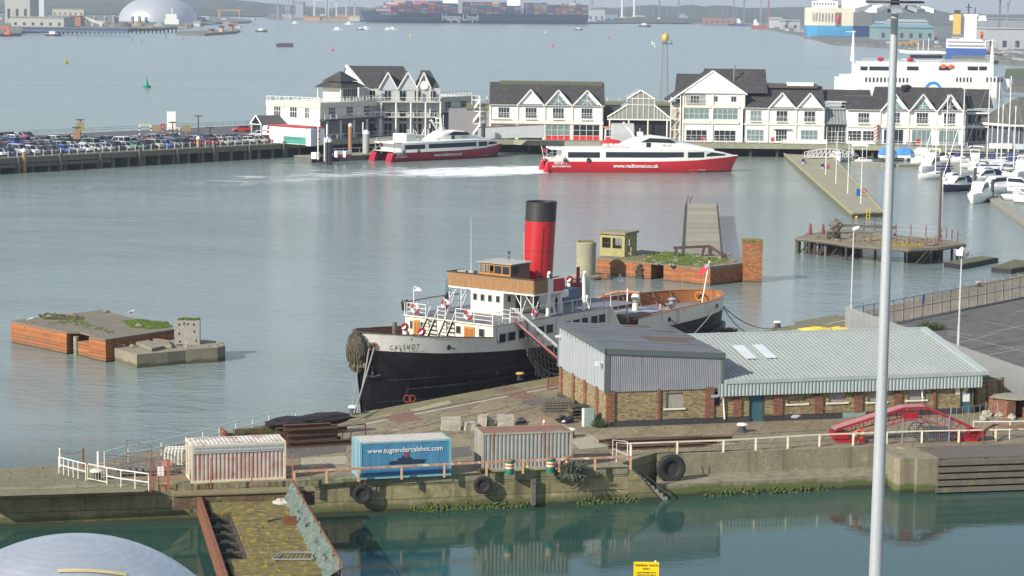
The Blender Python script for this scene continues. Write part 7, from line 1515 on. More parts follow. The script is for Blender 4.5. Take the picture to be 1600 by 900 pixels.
def carmesh(ty,col):
    k=(ty,col)
    if k in CM: return CM[k]
    T_=CT[ty];mb=MB();r_=[]
    for x,z,hw in T_['b']: r_.append([(x,-hw*.96,.28),(x,hw*.96,.28),(x,hw,.5),(x,hw*.97,z*.9),(x,hw*.88,z),(x,-hw*.88,z),(x,-hw*.97,z*.9),(x,-hw,.5)])
    mb.loft(r_)
    c=T_['cab'];mb.loft([[(c[1][0]-.05,-c[1][2]*1.02,c[1][1]-.05),(c[1][0]-.05,c[1][2]*1.02,c[1][1]-.05),(c[1][0]-.05,c[1][2]*.9,c[1][1]+.04),(c[1][0]-.05,-c[1][2]*.9,c[1][1]+.04)],[(c[2][0]+.08,-c[2][2]*1.02,c[2][1]-.05),(c[2][0]+.08,c[2][2]*1.02,c[2][1]-.05),(c[2][0]+.08,c[2][2]*.9,c[2][1]+.04),(c[2][0]+.08,-c[2][2]*.9,c[2][1]+.04)]])
    for s_ in (-1,1):
        for xa,xb in ((c[0],c[1]),(c[3],c[2])): mb.bar((xa[0],s_*xa[2],xa[1]),(xb[0],s_*xb[2],xb[1]),.08)
        xm=(c[1][0]+c[2][0])/2;mb.bar((xm,s_*c[1][2]*1.18,c[0][1]),(xm,s_*c[1][2]*1.03,c[1][1]-.03),.09)
    body=mesh_of('body',mb,carmats[col],smooth=True)
    g_=MB().loft([[(x,-hw,zz),(x,hw,zz)] for x,zz,hw in ()] or [[(c[0][0],-c[0][2],c[0][1]-.02),(c[0][0],c[0][2],c[0][1]-.02),(c[3][0],c[3][2],c[3][1]-.02),(c[3][0],-c[3][2],c[3][1]-.02)],[(c[1][0],-c[1][2],c[1][1]-.02),(c[1][0],c[1][2],c[1][1]-.02),(c[2][0],c[2][2],c[2][1]-.02),(c[2][0],-c[2][2],c[2][1]-.02)]])
    g_=mesh_of('windows',g_,glass);CM[k]=(body,g_);return CM[k]
LM=mesh_of('headlight',MB().box(-.02,.05,-.15,.15,-.07,.07),white);TM=mesh_of('tail_light',MB().box(-.03,.03,-.12,.12,-.08,.08),red)
ORD=lambda n:str(n)+('th' if 10<=n%100<=20 else {1:'st',2:'nd',3:'rd'}.get(n%10,'th'))
def car(ty,col,P,rz,label):
    t=Thing('parked_car',label,'car',P,rz,'cars parked on the pier');b,g_=carmesh(ty,col);t.part('body',b);t.part('windows',g_);L_=CT[ty]['L']
    for x in (.8,L_-.85):
        for y in (-.8,.8): o=t.part('wheel',tyre_m);o.location=(x,y,.32)
    for y in (-.6,.6): o=t.part('headlight',LM);o.location=(.04,y,.6);o=t.part('tail_light',TM);o.location=(L_-.02,y,.72)
    return t
rc=random.Random(44);cols=['silver','silver','white','white','black','dark blue','grey','dark grey','blue','silver','dark grey','grey','black','black','dark grey','dark blue','red','silver','grey','green','maroon','beige','white','dark grey']
rows=[('front row of pier car park',3.5,-42,79,1),('second row of pier car park',11.5,-40,72,-1),('third row of pier car park',17.5,-38,62,1),('fourth row of pier car park',26.5,-30,52,-1),('fifth row of pier car park',32.5,-30,34,1),('farthest row of pier car park',43,-25,40,-1)]
for rn,v,u0,u1,sd in rows:
    u=u0;n=0
    while u<u1:
        p=cp_(u,v);px_=800+F*(p[0])/(p[1]*math.cos(PIT)+4)
        if px_>-25 and rc.random()>.07 and not (v>25 and 44<u<50):
            n+=1;col=rc.choice(cols);ty=rc.choice(['car','car','car','suv','car','suv','van' if rc.random()<.25 else 'car'])
            rz=math.atan2(CN.y,CN.x)*1+(0 if sd>0 else math.pi)+rc.uniform(-.03,.03);q=cp_(u,v-(0 if sd>0 else -4.3))
            car(ty,col,(q[0],q[1],ZQ+.0),rz,'%s %s, %s from left, %s'%(col,{'car':'hatchback','suv':'tall car','van':'van'}[ty],ORD(n),rn))
        u+=2.55+rc.uniform(-.1,.15)
for px,py,col,lab in ((363,206,'red','red hatchback parked alone on open tarmac at the far right of the car park'),(385,205,'dark grey','dark grey car behind the lone red hatchback'),(390,214,'white','white car beside the gate hut at the car park entrance'),(368,224,'white','white car on the open lane left of the gate hut')):
    car('car',col,W(px,py,ZQ),math.radians(20),lab)
def tall(label,px,pb,pt,sign=None,name='car_park_lamp'):
    P=W(px,pb,ZQ);h=at(px,pt,P.y).z-ZQ;t=Thing(name,label,'lamp post',P);t.part('pole',MB().tube([(0,0,0),(0,0,h)],.12,6),darksteel);t.part('lantern',MB().box(-.8,.8,-.25,.25,h-.15,h+.1),darksteel)
    if sign: t.part('sign',MB().box(-.75,.75,-.12,-.03,h*sign[0],h*sign[0]+1.8),mat('dark_yellow_sign_%d'%px,sign[1],.7))
    return t
tall('thin lamp post with olive sign at the left of the car park',126,226,187,(.55,(.25,.21,.08)));tall('shorter double-headed lamp post with brown sign left of the other',120,232,199,(.45,(.30,.16,.10)));tall('tallest thin lamp post on the pier by the open tarmac',310,212,181);tall('thin lamp post standing in the middle of the car park',270,222,191);tall('small lamp post on the open tarmac right of the tallest one',328,231,199)
t=Thing('white_notice_board','white double notice board standing at the far car park edge','sign',W(268,209,ZQ));t.part('board',MB().box(-1,.95,-.05,.05,1.0,5),white);t.part('leg',MB().bar((-.8,0,0),(-.8,0,1),.1).bar((.8,0,0),(.8,0,1),.1),steel)
for px,lab in ((244,'left olive notice panel on the far railing'),(291,'right olive notice panel on the far railing')):
    t=Thing('olive_panel',lab,'sign',W(px,209,ZQ));t.part('board',MB().box(-1.1,1.1,-.05,.05,.6,1.8),mat('olive_panel_%d'%px,(.24,.20,.09),.8));t.part('leg',MB().bar((0,0,0),(0,0,.6),.1),steel)
t=Thing('ticket_lifebuoy','red round lifebuoy housing between the two olive panels','sign',W(254,208,ZQ));t.part('ring',MB().torus((0,0,1.5),.5,.2,(0,1,0),12,6),red);t.part('post',MB().bar((0,0,0),(0,0,1),.1),steel)
for px,pb,lab in ((227,214,'black and white striped height barrier frame at the far car park edge'),(271,219,'second black and white striped height barrier frame, nearer')):
    t=Thing('height_barrier',lab,'barrier',W(px-9,pb,ZQ))
    for x in (0,2.5):
        for k in range(6): t.part('striped_post',MB().box(x-.12,x+.12,-.12,.12,k*.42,k*.42+.42),white if k%2 else black)
    t.part('top_bar',MB().box(-.1,2.6,-.1,.1,2.52,2.75),mat('yellow_white_bar_%d'%px,(.65,.6,.3),.6))
# dark base under the terraced building
B1=[o for o in bpy.data.objects if o.name=='corner_terrace_building'][0]
o=newobj('base',mesh_of('base',MB().box(-.6,34,-1.8,14,-5,-.06),mat('dark_base',(.035,.037,.04),.8,c2=(.06,.06,.055))));o.parent=B1
# ---------------- fast ferries ----------------
def ferry(label,a,b,hullm,L_,name,port,white_m=white,flip=False,boats=True,op=None):
    A=W(*a,0);B=W(*b,0);t=Thing('fast_ferry',label,'ferry',A,math.atan2(B.y-A.y,B.x-A.x),'red and white fast ferries')
    hb=[(0,4.4),(20,4.5),(27,4.2),(32,3.1),(36,1.7),(38.5,.6),(39.2,.1)];zt=[(0,2.2),(22,2.25),(30,2.5),(36,2.95),(39.2,3.25)];Z2=[(0,2.5),(28,3.1),(34,3.3),(39.2,3.35)]
    ss=[0,5,10,15,20,24,27,30,32,34,36,37.5,38.5,39.2]
    for s_ in (-1,1):
        mb=MB();mb.loft([[(min(x,35.8+x*.0+ (x-35.8)*0 if x>35.8 else x) if False else (x if x<34 else 34+(x-34)*.72),s_*(itp(hb,x)*.80),-.3),(x-(0 if x<30 else (x-30)*.12),s_*itp(hb,x)*.97,.9),(x,s_*itp(hb,x),itp(zt,x))] for x in ss],closed=False,cap=False)
        t.part('hull',mb,hullm,smooth=True)
        mb=MB();mb.loft([[(x,s_*itp(hb,x),itp(zt,x)),(x,s_*max(.05,itp(hb,x)-.15),itp(Z2,x)+(.0))] for x in ss],closed=False,cap=False);t.part('topside',mb,white_m,smooth=True)
        t.part('boot_top',MB().loft([[( (x if x<34 else 34+(x-34)*.70),s_*(itp(hb,x)*.815),-.3),((x if x<34 else 34+(x-34)*.76),s_*(itp(hb,x)*.87),.28)] for x in ss],closed=False,cap=False),mat('dark_boot',(.03,.02,.03),.5))
        t.part('stern_block',MB().hexa([(-.9,s_*4.4,-.3),(-.9,s_*2.2,-.3),(.0,s_*2.2,-.3),(0,s_*4.4,-.3),(-.3,s_*4.4,1.6),(-.3,s_*2.2,1.6),(.0,s_*2.2,2.2),(0,s_*4.4,2.2)]),hullm)
    P=[(x,-max(.05,itp(hb,x)-.15),itp(Z2,x)) for x in ss]+[(x,max(.05,itp(hb,x)-.15),itp(Z2,x)) for x in ss][::-1];n=len(ss);t.part('deck',MB().add(P,[(i,i+1,2*n-2-i,2*n-1-i) for i in range(n-1)]),white_m)
    # cabin
    cab=[(2.8,2.2,4.6,3.9),(4,2.2,4.75,4.1),(20,2.2,4.95,4.2),(28,2.6,4.9,3.9),(32,3.0,4.6,3.0),(36,3.1,3.9,1.5),(38,3.2,3.45,.5)]
    mb=MB();mb.loft([[(x,-w_,z0),(x,-w_*.97,z1-.25),(x,-w_*.85,z1),(x,w_*.85,z1),(x,w_*.97,z1-.25),(x,w_,z0)] for x,z0,z1,w_ in cab]);t.part('cabin',mb,white_m,smooth=True)
    t.part('aft_canopy',MB().box(.6,3.2,-3.8,3.8,4.45,4.7),white_m);t.part('aft_post',MB().bar((.8,-3.7,2.3),(.8,-3.7,4.5),.15).bar((.8,3.7,2.3),(.8,3.7,4.5),.15),steel)
    cw=lambda x:itp([(c[0],c[3]) for c in cab],x)
    for xa,xb,z0,z1 in ((3.9,10.3,2.95,4.05),(11.5,31.6,3.0,4.1)):
        for s_ in (-1,1):
            xs=[xa+(xb-xa)*i/12 for i in range(13)];t.part('window_band',MB().loft([[(x,s_*(cw(x)*.995+.015),z0),(x,s_*(cw(x)*.975+.03),z1)] for x in xs],closed=False,cap=False),glass)
    for s_ in (-1,1):
        t.part('bow_window',MB().add([(32.1,s_*(cw(32.1)+.06),3.25),(36.4,s_*(cw(36.4)+.1),3.3),(36.2,s_*(cw(36.2)+.1),3.6),(33.2,s_*(cw(33.2)+.04),4.05),(32.1,s_*(cw(32.1)+.05),3.6)],[(0,1,2,3,4)]),glass)
    up=[(13.5,4.85,4.95,1.2),(16,4.85,5.9,2.6),(18.5,4.85,6.9,3.0),(21,4.85,7.25,3.1),(24.5,4.85,6.9,3.0),(26.5,4.8,6.1,2.9),(30,4.6,5.4,2.4),(34,4.1,4.6,1.5)]
    mb=MB();mb.loft([[(x,-w_,z0),(x,-w_*.96,z1-.3*min(1,(z1-z0))),(x,-w_*.7,z1),(x,w_*.7,z1),(x,w_*.96,z1-.3*min(1,(z1-z0))),(x,w_,z0)] for x,z0,z1,w_ in up]);t.part('wheelhouse',mb,white_m,smooth=True)
    uw=lambda x:itp([(c[0],c[3]) for c in up],x)
    for s_ in (-1,1):
        t.part('wheelhouse_window',MB().add([(18.6,s_*(uw(18.6)+.03),6.0),(24.9,s_*(uw(24.9)+.05),5.9),(26.0,s_*(uw(26)+.03),6.0),(24.6,s_*(uw(24.6)+.0),6.65),(20.5,s_*(uw(20.5)+.0),6.85)],[(0,1,2,3,4)]),glass);t.part('wheelhouse_door',MB().box(19.8,20.7,*sorted((s_*3.12,s_*3.06)),5.0,5.9),mat('dark_door',(.02,.02,.03),.5))
    t.part('wheelhouse_window',MB().add([(25.0,-2.4,6.75),(25.0,2.4,6.75),(26.7,2.3,6.02),(26.7,-2.3,6.02)],[(0,3,2,1)]),glass)
    t.part('mast',MB().bar((17.8,0,7.0),(15.6,0,9.8),.35).bar((15.6,-.8,9.6),(15.6,.8,9.6),.12).box(18.5,19.6,-.5,.5,7.1,7.9).bar((19,0,7.9),(19,0,8.6),.1),white_m)
    if boats:
        for k in range(4): t.part('life_raft',MB().tube([(11.0+k*1.15,-3.3,5.35),(11.9+k*1.15,-3.3,5.35)],.36,8),white_m)
        t.part('red_rescue_boat',MB().blob((13.5,1.5,5.6),(2.2,.9,.7),0,.05,n=8),red)
    lr_=MB()
    for s_ in (-1,1): lr_.bar((-.3,s_*4.2,1.7),(1.6,s_*4.2,3.4),.07);lr_.bar((1.6,s_*4.2,3.4),(3.2,s_*4.2,3.4),.07);lr_.bar((.6,s_*4.2,2.2),(.6,s_*4.2,2.7),.06);lr_.bar((1.6,s_*4.2,2.2),(1.6,s_*4.2,3.4),.06)
    t.part('stern_rail',lr_,white_m)
    for x in (3.3,8.0): t.part('tyre_fender',MB().torus((x,-4.55,2.5),.32,.14,(0,1,0),10,6),rubber)
    lt_=mat('ferry_lettering_'+name[-1],(.8,.8,.8),.6)
    text(t.o,'www.redfunnel.co.uk',17.5,1.35,1.05,lt_,y=-4.5,bold=.02,rot=(math.radians(83),0,0),loc=(17.5,-4.47,1.35));text(t.o,name,2.3,1.7,.62,lt_,loc=(2.4,-4.42,1.85),bold=.012,rot=(math.radians(85),0,0));text(t.o,port,2.3,1.1,.5,lt_,loc=(2.6,-4.40,1.2),bold=.01,rot=(math.radians(85),0,0))
    text(t.o,op or 'RED JET',26.5,4.9,.55,mat('ferry_grey_letter_'+name[-1],(.3,.3,.3),.6),loc=(24.0,-uw(24)-.06,5.35),rot=(math.radians(86),0,0))
    t.part('hull_stripe',MB().loft([[(x,-itp(hb,x)*.9-.04,.50),(x,-itp(hb,x)*.91-.04,.60)] for x in ss[:9]],closed=False,cap=False),white_m)
    f0=t.part('flag_staff',MB().bar((-.2,0,2),(-.9,0,5),.08),white_m);t.part('flag',MB().add([(-.85,0,4.9),(-.75,0,4.0),(.1,-.2,3.4),(.2,-.2,4.2)],[(0,1,2,3)]),mat('dark_red_flag_'+name[-1],(.22,.03,.05),.8),parent=f0)
    return t
fr_=mat('ferry_bright_red',(.60,.02,.03),.35,c2=(.55,.02,.03));fm2=mat('ferry_dark_red',(.36,.012,.04),.4,c2=(.30,.012,.035))
ferry('red and white fast ferry under way, nearest the camera, trailing foam',(852,267),(1140,268),fr_,39,'RED JET 4','SOUTHAMPTON')
f2=ferry('darker red and white fast ferry moored beside the landing stage',(596,250),(749,243),fm2,39,'RED JET 3','SOUTHAMPTON',boats=False,op='RED JET')
f2.o.scale=(.85,.85,.85);f2.o.location=W(597,252,0);f2.o.rotation_euler=(0,0,math.radians(42))
mb=MB()
for s_ in (-1,1):
    mb.bar((1,s_*3.6,4.6),(1,s_*3.6,5.6),.08);mb.bar((10,s_*3.6,4.8),(10,s_*3.6,5.8),.08)
    for z in (.5,1.0): mb.bar((1,s_*3.6,4.6+z),(10,s_*3.6,4.8+z),.07)
mb.bar((10,-2.5,4.8),(11.5,-2.5,8.0),.2);mb.bar((10,-2.5,4.8),(8.5,-2.5,7.4),.2);f2.part('deck_rail',mb,white);f2.part('exhaust_housing',MB().box(5.5,8.5,-2.6,2.6,4.6,6.6),white)
f2.part('radar_mast',MB().bar((18.5,-1,7),(18,-1,10.2),.2).bar((18.5,1,7),(18,1,10.2),.2).bar((18,-1.4,9),(18,1.4,9),.15).bar((18,-1.2,10.1),(18,1.2,10.1),.15).bar((19.6,0,7.2),(19.6,0,11),.12),white)
# landing stage
t=Thing('landing_stage','small dark floating landing stage with white barrel and rails left of the moored ferry','pontoon',W(487,254,0),math.radians(42))
t.part('float',MB().box(0,30,0,6,-.5,1.0),mat('dark_float',(.09,.095,.09),.8,c2=(.14,.14,.13)));t.part('deck',MB().box(-.1,30,-.1,6.1,1.0,1.12),concrete)
for i in range(12): t.part('fender_board',MB().box(-.3+i*.62,-.1+i*.62,-.5,-.1,-.5,1.6),darkwood)
for px,py,hh in ((497,250,8.5),(507,252,6.0),(567,238,7.5),(648,0,0)):
    if hh: x,y=t.g(px,py,1.1);t.part('white_post',MB().cyl(x,y,1.1,hh,.13,8),white)
x,y=t.g(513,249,1.1);t.part('capped_pile',MB().cyl(x,y,-3,4.6,.75,12),darksteel);t.part('pile_cap',MB().lathe(x,y,[(4.6,.8),(5.1,.75),(5.6,.3)],12),white);x,y=t.g(493,248,1.1);t.part('white_drum',MB().cyl(x,y,1.1,2.4,.9,12),white)
for px in (527,540): x,y=t.g(px,246,1.1);t.part('red_white_box',MB().box(x,x+1.6,y,y+1,1.1,2.4),white);t.part('red_panel',MB().box(x,x+1.6,y-.04,y,1.1,1.7),red)
lrail(t,[(8,5.5,1.1),(30,5.5,1.1)],1.1,2.2,'stage_rail',x=False)
x,y=t.g(582,240,1.1)
P=W(583,222,2);t=Thing('capped_mooring_pile','thick grey pile with rounded white cap behind the dark red ferry','pile',(P.x,476,0));t.part('pile',MB().cyl(0,0,-3,5.2,.7,12),mat('pile_grey',(.4,.4,.38),.7));t.part('cap',MB().lathe(0,0,[(5.2,.8),(5.8,.6),(6.1,.1)],12),white)
P=at(755,200,488);t=Thing('dark_pile','tall dark pile at the end of the covered gangway','pile',(P.x,488,0));t.part('pile',MB().cyl(0,0,-3,P.z+1,.45,10),darksteel)
# ---------------- foam ----------------
def foam(name,pts,z,dens,sc,seedoff=0.,stretch=(1,1,1)):
    M=bpy.data.materials.new(name+'_foam');M.use_nodes=True;t=M.node_tree;N=t.nodes;L=t.links;b=N['Principled BSDF'];b.inputs['Base Color'].default_value=(.72,.76,.76,1);b.inputs['Roughness'].default_value=.8
    tc=N.new('ShaderNodeTexCoord');mp=N.new('ShaderNodeMapping');mp.inputs['Scale'].default_value=stretch;mp.inputs['Location'].default_value=(seedoff,0,0);L.new(tc.outputs['Object'],mp.inputs[0])
    n=N.new('ShaderNodeTexNoise');n.inputs['Scale'].default_value=sc;n.inputs['Detail'].default_value=8;n.inputs['Roughness'].default_value=.7;n.inputs['Distortion'].default_value=.6;L.new(mp.outputs[0],n.inputs[0])
    at_=N.new('ShaderNodeAttribute');at_.attribute_name='edge';s=N.new('ShaderNodeMath');s.operation='MULTIPLY_ADD';L.new(at_.outputs['Fac'],s.inputs[0]);s.inputs[1].default_value=.55;L.new(n.outputs['Fac'],s.inputs[2])
    r_=N.new('ShaderNodeMapRange');L.new(s.outputs[0],r_.inputs[0]);r_.inputs[1].default_value=1.02-dens;r_.inputs[2].default_value=1.22-dens;L.new(r_.outputs[0],b.inputs['Alpha'])
    top=[W(*p[0],0) for p in pts];bot=[W(*p[1],0) for p in pts];K=8;vs=[];fs=[];ed=[];n_=len(pts)
    for i,(a,c) in enumerate(zip(top,bot)):
        for k in range(K+1): q=a.lerp(c,k/K);vs.append((q.x,q.y,z));ed.append(math.sin(math.pi*k/K)*(pts[i][2]))
    for i in range(n_-1):
        for k in range(K): o=i*(K+1)+k;fs.append((o,o+1,o+K+2,o+K+1))
    me=bpy.data.meshes.new(name);me.from_pydata(vs,[],fs);me.materials.append(M);a=me.attributes.new('edge','FLOAT','POINT')
    for i,e in enumerate(ed): a.data[i].value=e
    o=newobj(name,me);o['kind']='stuff';o['label']='white foam and churned water on the harbour surface';return o
foam('wake',[((560,250),(560,292),.1),((640,259),(640,283),.7),((700,258),(700,282),.85),((760,257),(760,280),.98),((820,257),(820,276),1.15),((856,258),(856,272),1.3)],.04,.32,.5,stretch=(.5,1,1))
foam('foam_streaks',[((-40,287),(-40,330),.55),((100,282),(100,322),.6),((300,268),(300,312),.7),((450,258),(450,300),.8),((600,256),(600,288),.8),((640,262),(640,280),.3)],.03,.12,.14,7.,stretch=(.5,1,1))
sp=MB();rr=random.Random(3)
# ---------------- marina ----------------
mp_=mat('marina_planks',(.33,.32,.28),.9,c2=(.25,.24,.2),s=.5)
def walkway(label,pts,w_=2.2,z=.6,piles=()):
    A=W(*pts[0],z);t=Thing('marina_pontoon',label,'pontoon',(A.x,A.y,0));P=[t.l(W(*p,z)) for p in pts];mb=MB();mb2=MB()
    for a,b in zip(P,P[1:]):
        a=Vector((a.x,a.y,z-.1));b=Vector((b.x,b.y,z-.1));mb.bar(a,b,w_,.2);mb2.bar(a-Vector((0,0,.4)),b-Vector((0,0,.4)),w_*.9,.6)
    t.part('deck',mb,mp_);t.part('float',mb2,concrete)
    for px,py in piles: q=t.l(W(px,py,0));t.part('pile',MB().cyl(q.x,q.y,-3,3.6,.28,8),darksteel);t.part('pile_cap',MB().cyl(q.x,q.y,3.6,3.9,.3,8,r2=.05),white)
walkway('grey planked marina walkway running between the yachts to the right edge',[(1465,252),(1540,300),(1640,368)],piles=((1482,268),(1523,292),(1550,312)))
walkway('grey planked walkway along the pier foot behind the motor boats',[(1335,252),(1400,256),(1480,256),(1640,262)],3.0)
hb_=[(0,.82),(.3,1.),(.6,.95),(.8,.7),(.92,.35),(1,.03)]
def hullmesh(L_,B_,fb,sheer=.5,tr=.9):
    mb=MB();R_=[]
    for k in (0,.15,.3,.45,.6,.7,.8,.88,.94,1):
        w_=itp(hb_,k)*B_/2;z=fb+sheer*k*k;x=k*L_;R_.append([(x*(.93 if k>.9 else 1),-w_*.15,-.3),(x,-w_*.72,.05),(x,-w_,z*.6),(x,-w_,z),(x,w_,z),(x,w_,z*.6),(x,w_*.72,.05),(x*(.93 if k>.9 else 1),w_*.15,-.3)])
    return mb.loft(R_)
blc_=mat('boat_blue_canvas',(.02,.035,.14),.8);gcv=mat('boat_grey_canvas',(.45,.47,.5),.8);nav=mat('boat_navy',(.015,.02,.06),.4);bwht=mat('boat_white',(.80,.80,.78),.35)
def motorboat(label,px,py,L_,hd,hull=bwht,fly=False,wheel=False,canopy=False,group='motor boats moored in the marina'):
    t=Thing('motor_boat',label,'boat',W(px,py,0),math.radians(hd),group);B_=L_*.34;fb=L_*.12
    t.part('hull',hullmesh(L_,B_,fb,L_*.04),hull,smooth=True);t.part('deck_coaming',MB().loft([[(x,-w_,fb+.02),(x,w_,fb+.02),(x,w_*.85,fb+h),(x,-w_*.85,fb+h)] for x,w_,h in ((L_*.12,B_*.42,.35),(L_*.6,B_*.42,.5),(L_*.9,B_*.12,.45))]),bwht)
    h=L_*.15;c=[(L_*.25,B_*.38,h*.7),(L_*.33,B_*.38,h*1.25),(L_*.58,B_*.33,h*1.2),(L_*.72,B_*.28,h*.45)]
    if wheel: c=[(L_*.38,B_*.3,h*1.7),(L_*.4,B_*.3,h*1.75),(L_*.66,B_*.28,h*1.75),(L_*.7,B_*.28,h*.9)]
    t.part('cabin',MB().loft([[(x,-w_,fb+.3),(x,w_,fb+.3),(x,w_*.88,fb+hh),(x,-w_*.88,fb+hh)] for x,w_,hh in c]),nav if wheel else bwht,smooth=False)
    t.part('windscreen',MB().loft([[(x,-w_*1.02,fb+a),(x,w_*1.02,fb+a),(x,w_*.94,fb+b),(x,-w_*.94,fb+b)] for x,w_,a,b in ((c[1][0],c[1][1]*.96,c[1][2]*.55,c[1][2]*.9),(c[2][0],c[2][1]*.96,c[2][2]*.5,c[2][2]*.9),(c[3][0]*.985,c[3][1],c[3][2]*.8,c[3][2]*1.08))]),glass)
    if fly: t.part('flybridge',MB().box(L_*.3,L_*.52,-B_*.3,B_*.3,fb+h*1.25,fb+h*1.25+.6).bar((L_*.28,-B_*.3,fb+h*1.2),(L_*.25,-B_*.3,fb+h*2.1),.1).bar((L_*.28,B_*.3,fb+h*1.2),(L_*.25,B_*.3,fb+h*2.1),.1).bar((L_*.25,-B_*.3,fb+h*2.1),(L_*.25,B_*.3,fb+h*2.1),.15),bwht)
    if canopy: t.part('canopy',MB().loft([[(x,-B_*.36,fb+.3),(x,-B_*.3,fb+hh),(x,B_*.3,fb+hh),(x,B_*.36,fb+.3)] for x,hh in ((L_*.05,h*.9),(L_*.15,h*1.2),(L_*.38,h*1.3))]),blc_)
    t.part('bow_rail',MB().tube([(L_*.6,-B_*.42,fb+.9),(L_*.85,-B_*.22,fb+1.0),(L_*.99,0,fb+1.1),(L_*.85,B_*.22,fb+1.0),(L_*.6,B_*.42,fb+.9)],.03,4),steel);t.part('waterline_stripe',MB().loft([[(k*L_*(.96 if k>.9 else 1),-s_*itp(hb_,k)*B_/2*.86,.22),(k*L_*(.96 if k>.9 else 1),-s_*itp(hb_,k)*B_/2*.90-.02*s_,.36)] for k in (0,.3,.6,.8,.95) for s_ in (1,)],closed=False,cap=False),nav);return t
motorboat('small white cabin cruiser moored beside the mossy pontoon under the poles',1302,250,7,-86)
motorboat('tiny open white dinghy at the head of the marina walkway',1332,256,4.5,2)
motorboat('white hulled workboat with tall navy wheelhouse',1428,246,9.5,-110,wheel=True)
motorboat('white flybridge cruiser lying left of the marina walkway',1466,268,11,-118,fly=True)
motorboat('navy canopied motor boat behind the nearest white cruiser',1512,296,9,-130,hull=nav,canopy=True)
motorboat('nearest large white motor cruiser with dark windscreen',1538,311,11,-112)
motorboat('white motor cruiser with blue canopy between the yachts',1560,285,9,-140,canopy=True)
motorboat('white motor boat at the right edge below the yachts',1588,300,10,-150)
motorboat('long white motor yacht with blue cover moored stern to the walkway',1490,250,11,-20,canopy=True)
for i,(px,cl,lab) in enumerate(((1385,'b','blue covered boat store under the glass-topped gables, left'),(1412,'b','blue covered boat store, middle of three'),(1440,'w','white covered boat store, right of the blue ones'))):
    t=Thing('covered_boat',lab,'boat',W(px-12,247,.6));t.part('hull',MB().loft([[(x,-1.2*k,.1),(x,1.2*k,.1),(x,1.3*k,.8),(x,-1.3*k,.8)] for x,k in ((0,.9),(3,1),(4,.3))]),bwht);t.part('cover',MB().loft([[(x,-1.35*k,.8),(x,0,1.6*h_+.8),(x,1.35*k,.8)] for x,k,h_ in ((0,.9,.6),(1,1,1),(3,1,.9),(3.9,.3,.2))]),mat('bright_blue_cover_%d'%i,(.06,.25,.62) if cl=='b' else (.6,.65,.7),.7))
for i,(px,py,L_,hd,fl_,lab) in enumerate(((1478,256,8,-170,0,'small white cruiser bow-left behind the flybridge cruiser'),(1522,262,9,-100,1,'white flybridge boat among the first yachts'),(1548,300,9.5,-20,0,'white cruiser stern-on to the walkway, behind the canopied one'),(1575,270,9,-120,0,'white cruiser wedged between the right-hand yachts'),(1600,276,10,-110,1,'white flybridge boat at the right edge among yachts'),(1584,318,9,-15,0,'white open-backed cruiser at the right edge beside the lowest yacht'),(1500,286,7,-130,0,'small white runabout by the walkway pile'))): motorboat(lab,px,py,L_,hd,fly=bool(fl_))
def yacht(label,px,py,L_,hd,ptop,hull=bwht,cover=blc_,mastc=None):
    t=Thing('sailing_yacht',label,'yacht',W(px,py,0),math.radians(hd),'sailing yachts moored in the marina');B_=L_*.3;fb=L_*.095
    t.part('hull',hullmesh(L_,B_,fb,L_*.03),hull,smooth=True);t.part('coachroof',MB().loft([[(x,-w_,fb+.02),(x,w_,fb+.02),(x,w_*.8,fb+h),(x,-w_*.8,fb+h)] for x,w_,h in ((L_*.28,B_*.33,.5),(L_*.5,B_*.32,.55),(L_*.75,B_*.15,.3))]),bwht)
    t.part('coachroof_windows',MB().box(L_*.32,L_*.6,-B_*.31,B_*.31,fb+.18,fb+.36),glass);t.part('sprayhood',MB().loft([[(x,-B_*.33,fb),(x,-B_*.25,fb+h),(x,B_*.25,fb+h),(x,B_*.33,fb)] for x,h in ((L_*.2,1.0),(L_*.32,1.05),(L_*.38,.5))]),cover)
    m0=t.w((L_*.55,0,fb));hm=at(px,ptop,m0.y).z;mm=mastc or white
    f0=t.part('mast',MB().tube([(L_*.55,0,fb),(L_*.55,0,hm)],.11,6),mm);t.part('spreader',MB().bar((L_*.55,-.9,hm*.5),(L_*.55,.9,hm*.5),.06).bar((L_*.55,-.6,hm*.75),(L_*.55,.6,hm*.75),.05),mm,parent=f0)
    t.part('boom',MB().tube([(L_*.54,0,fb+1.3),(L_*.1,0,fb+1.35)],.09,6),mm);t.part('sail_cover',MB().tube([(L_*.54,0,fb+1.55),(L_*.3,0,fb+1.52),(L_*.1,0,fb+1.45)],.17,6),cover)
    t.part('rigging',MB().tube([(L_*.99,0,fb+.5),(L_*.55,0,hm)],.028,3).tube([(0,0,fb),(L_*.55,0,hm)],.02,3).tube([(L_*.52,-B_*.45,fb),(L_*.55,-.9,hm*.5),(L_*.55,0,hm*.97)],.02,3).tube([(L_*.52,B_*.45,fb),(L_*.55,.9,hm*.5),(L_*.55,0,hm*.97)],.02,3),steel)
    t.part('guard_rail',MB().tube([(0,-B_*.4,fb+.6),(L_*.5,-B_*.48,fb+.65),(L_*.95,0,fb+.9)],.025,3),steel);return t
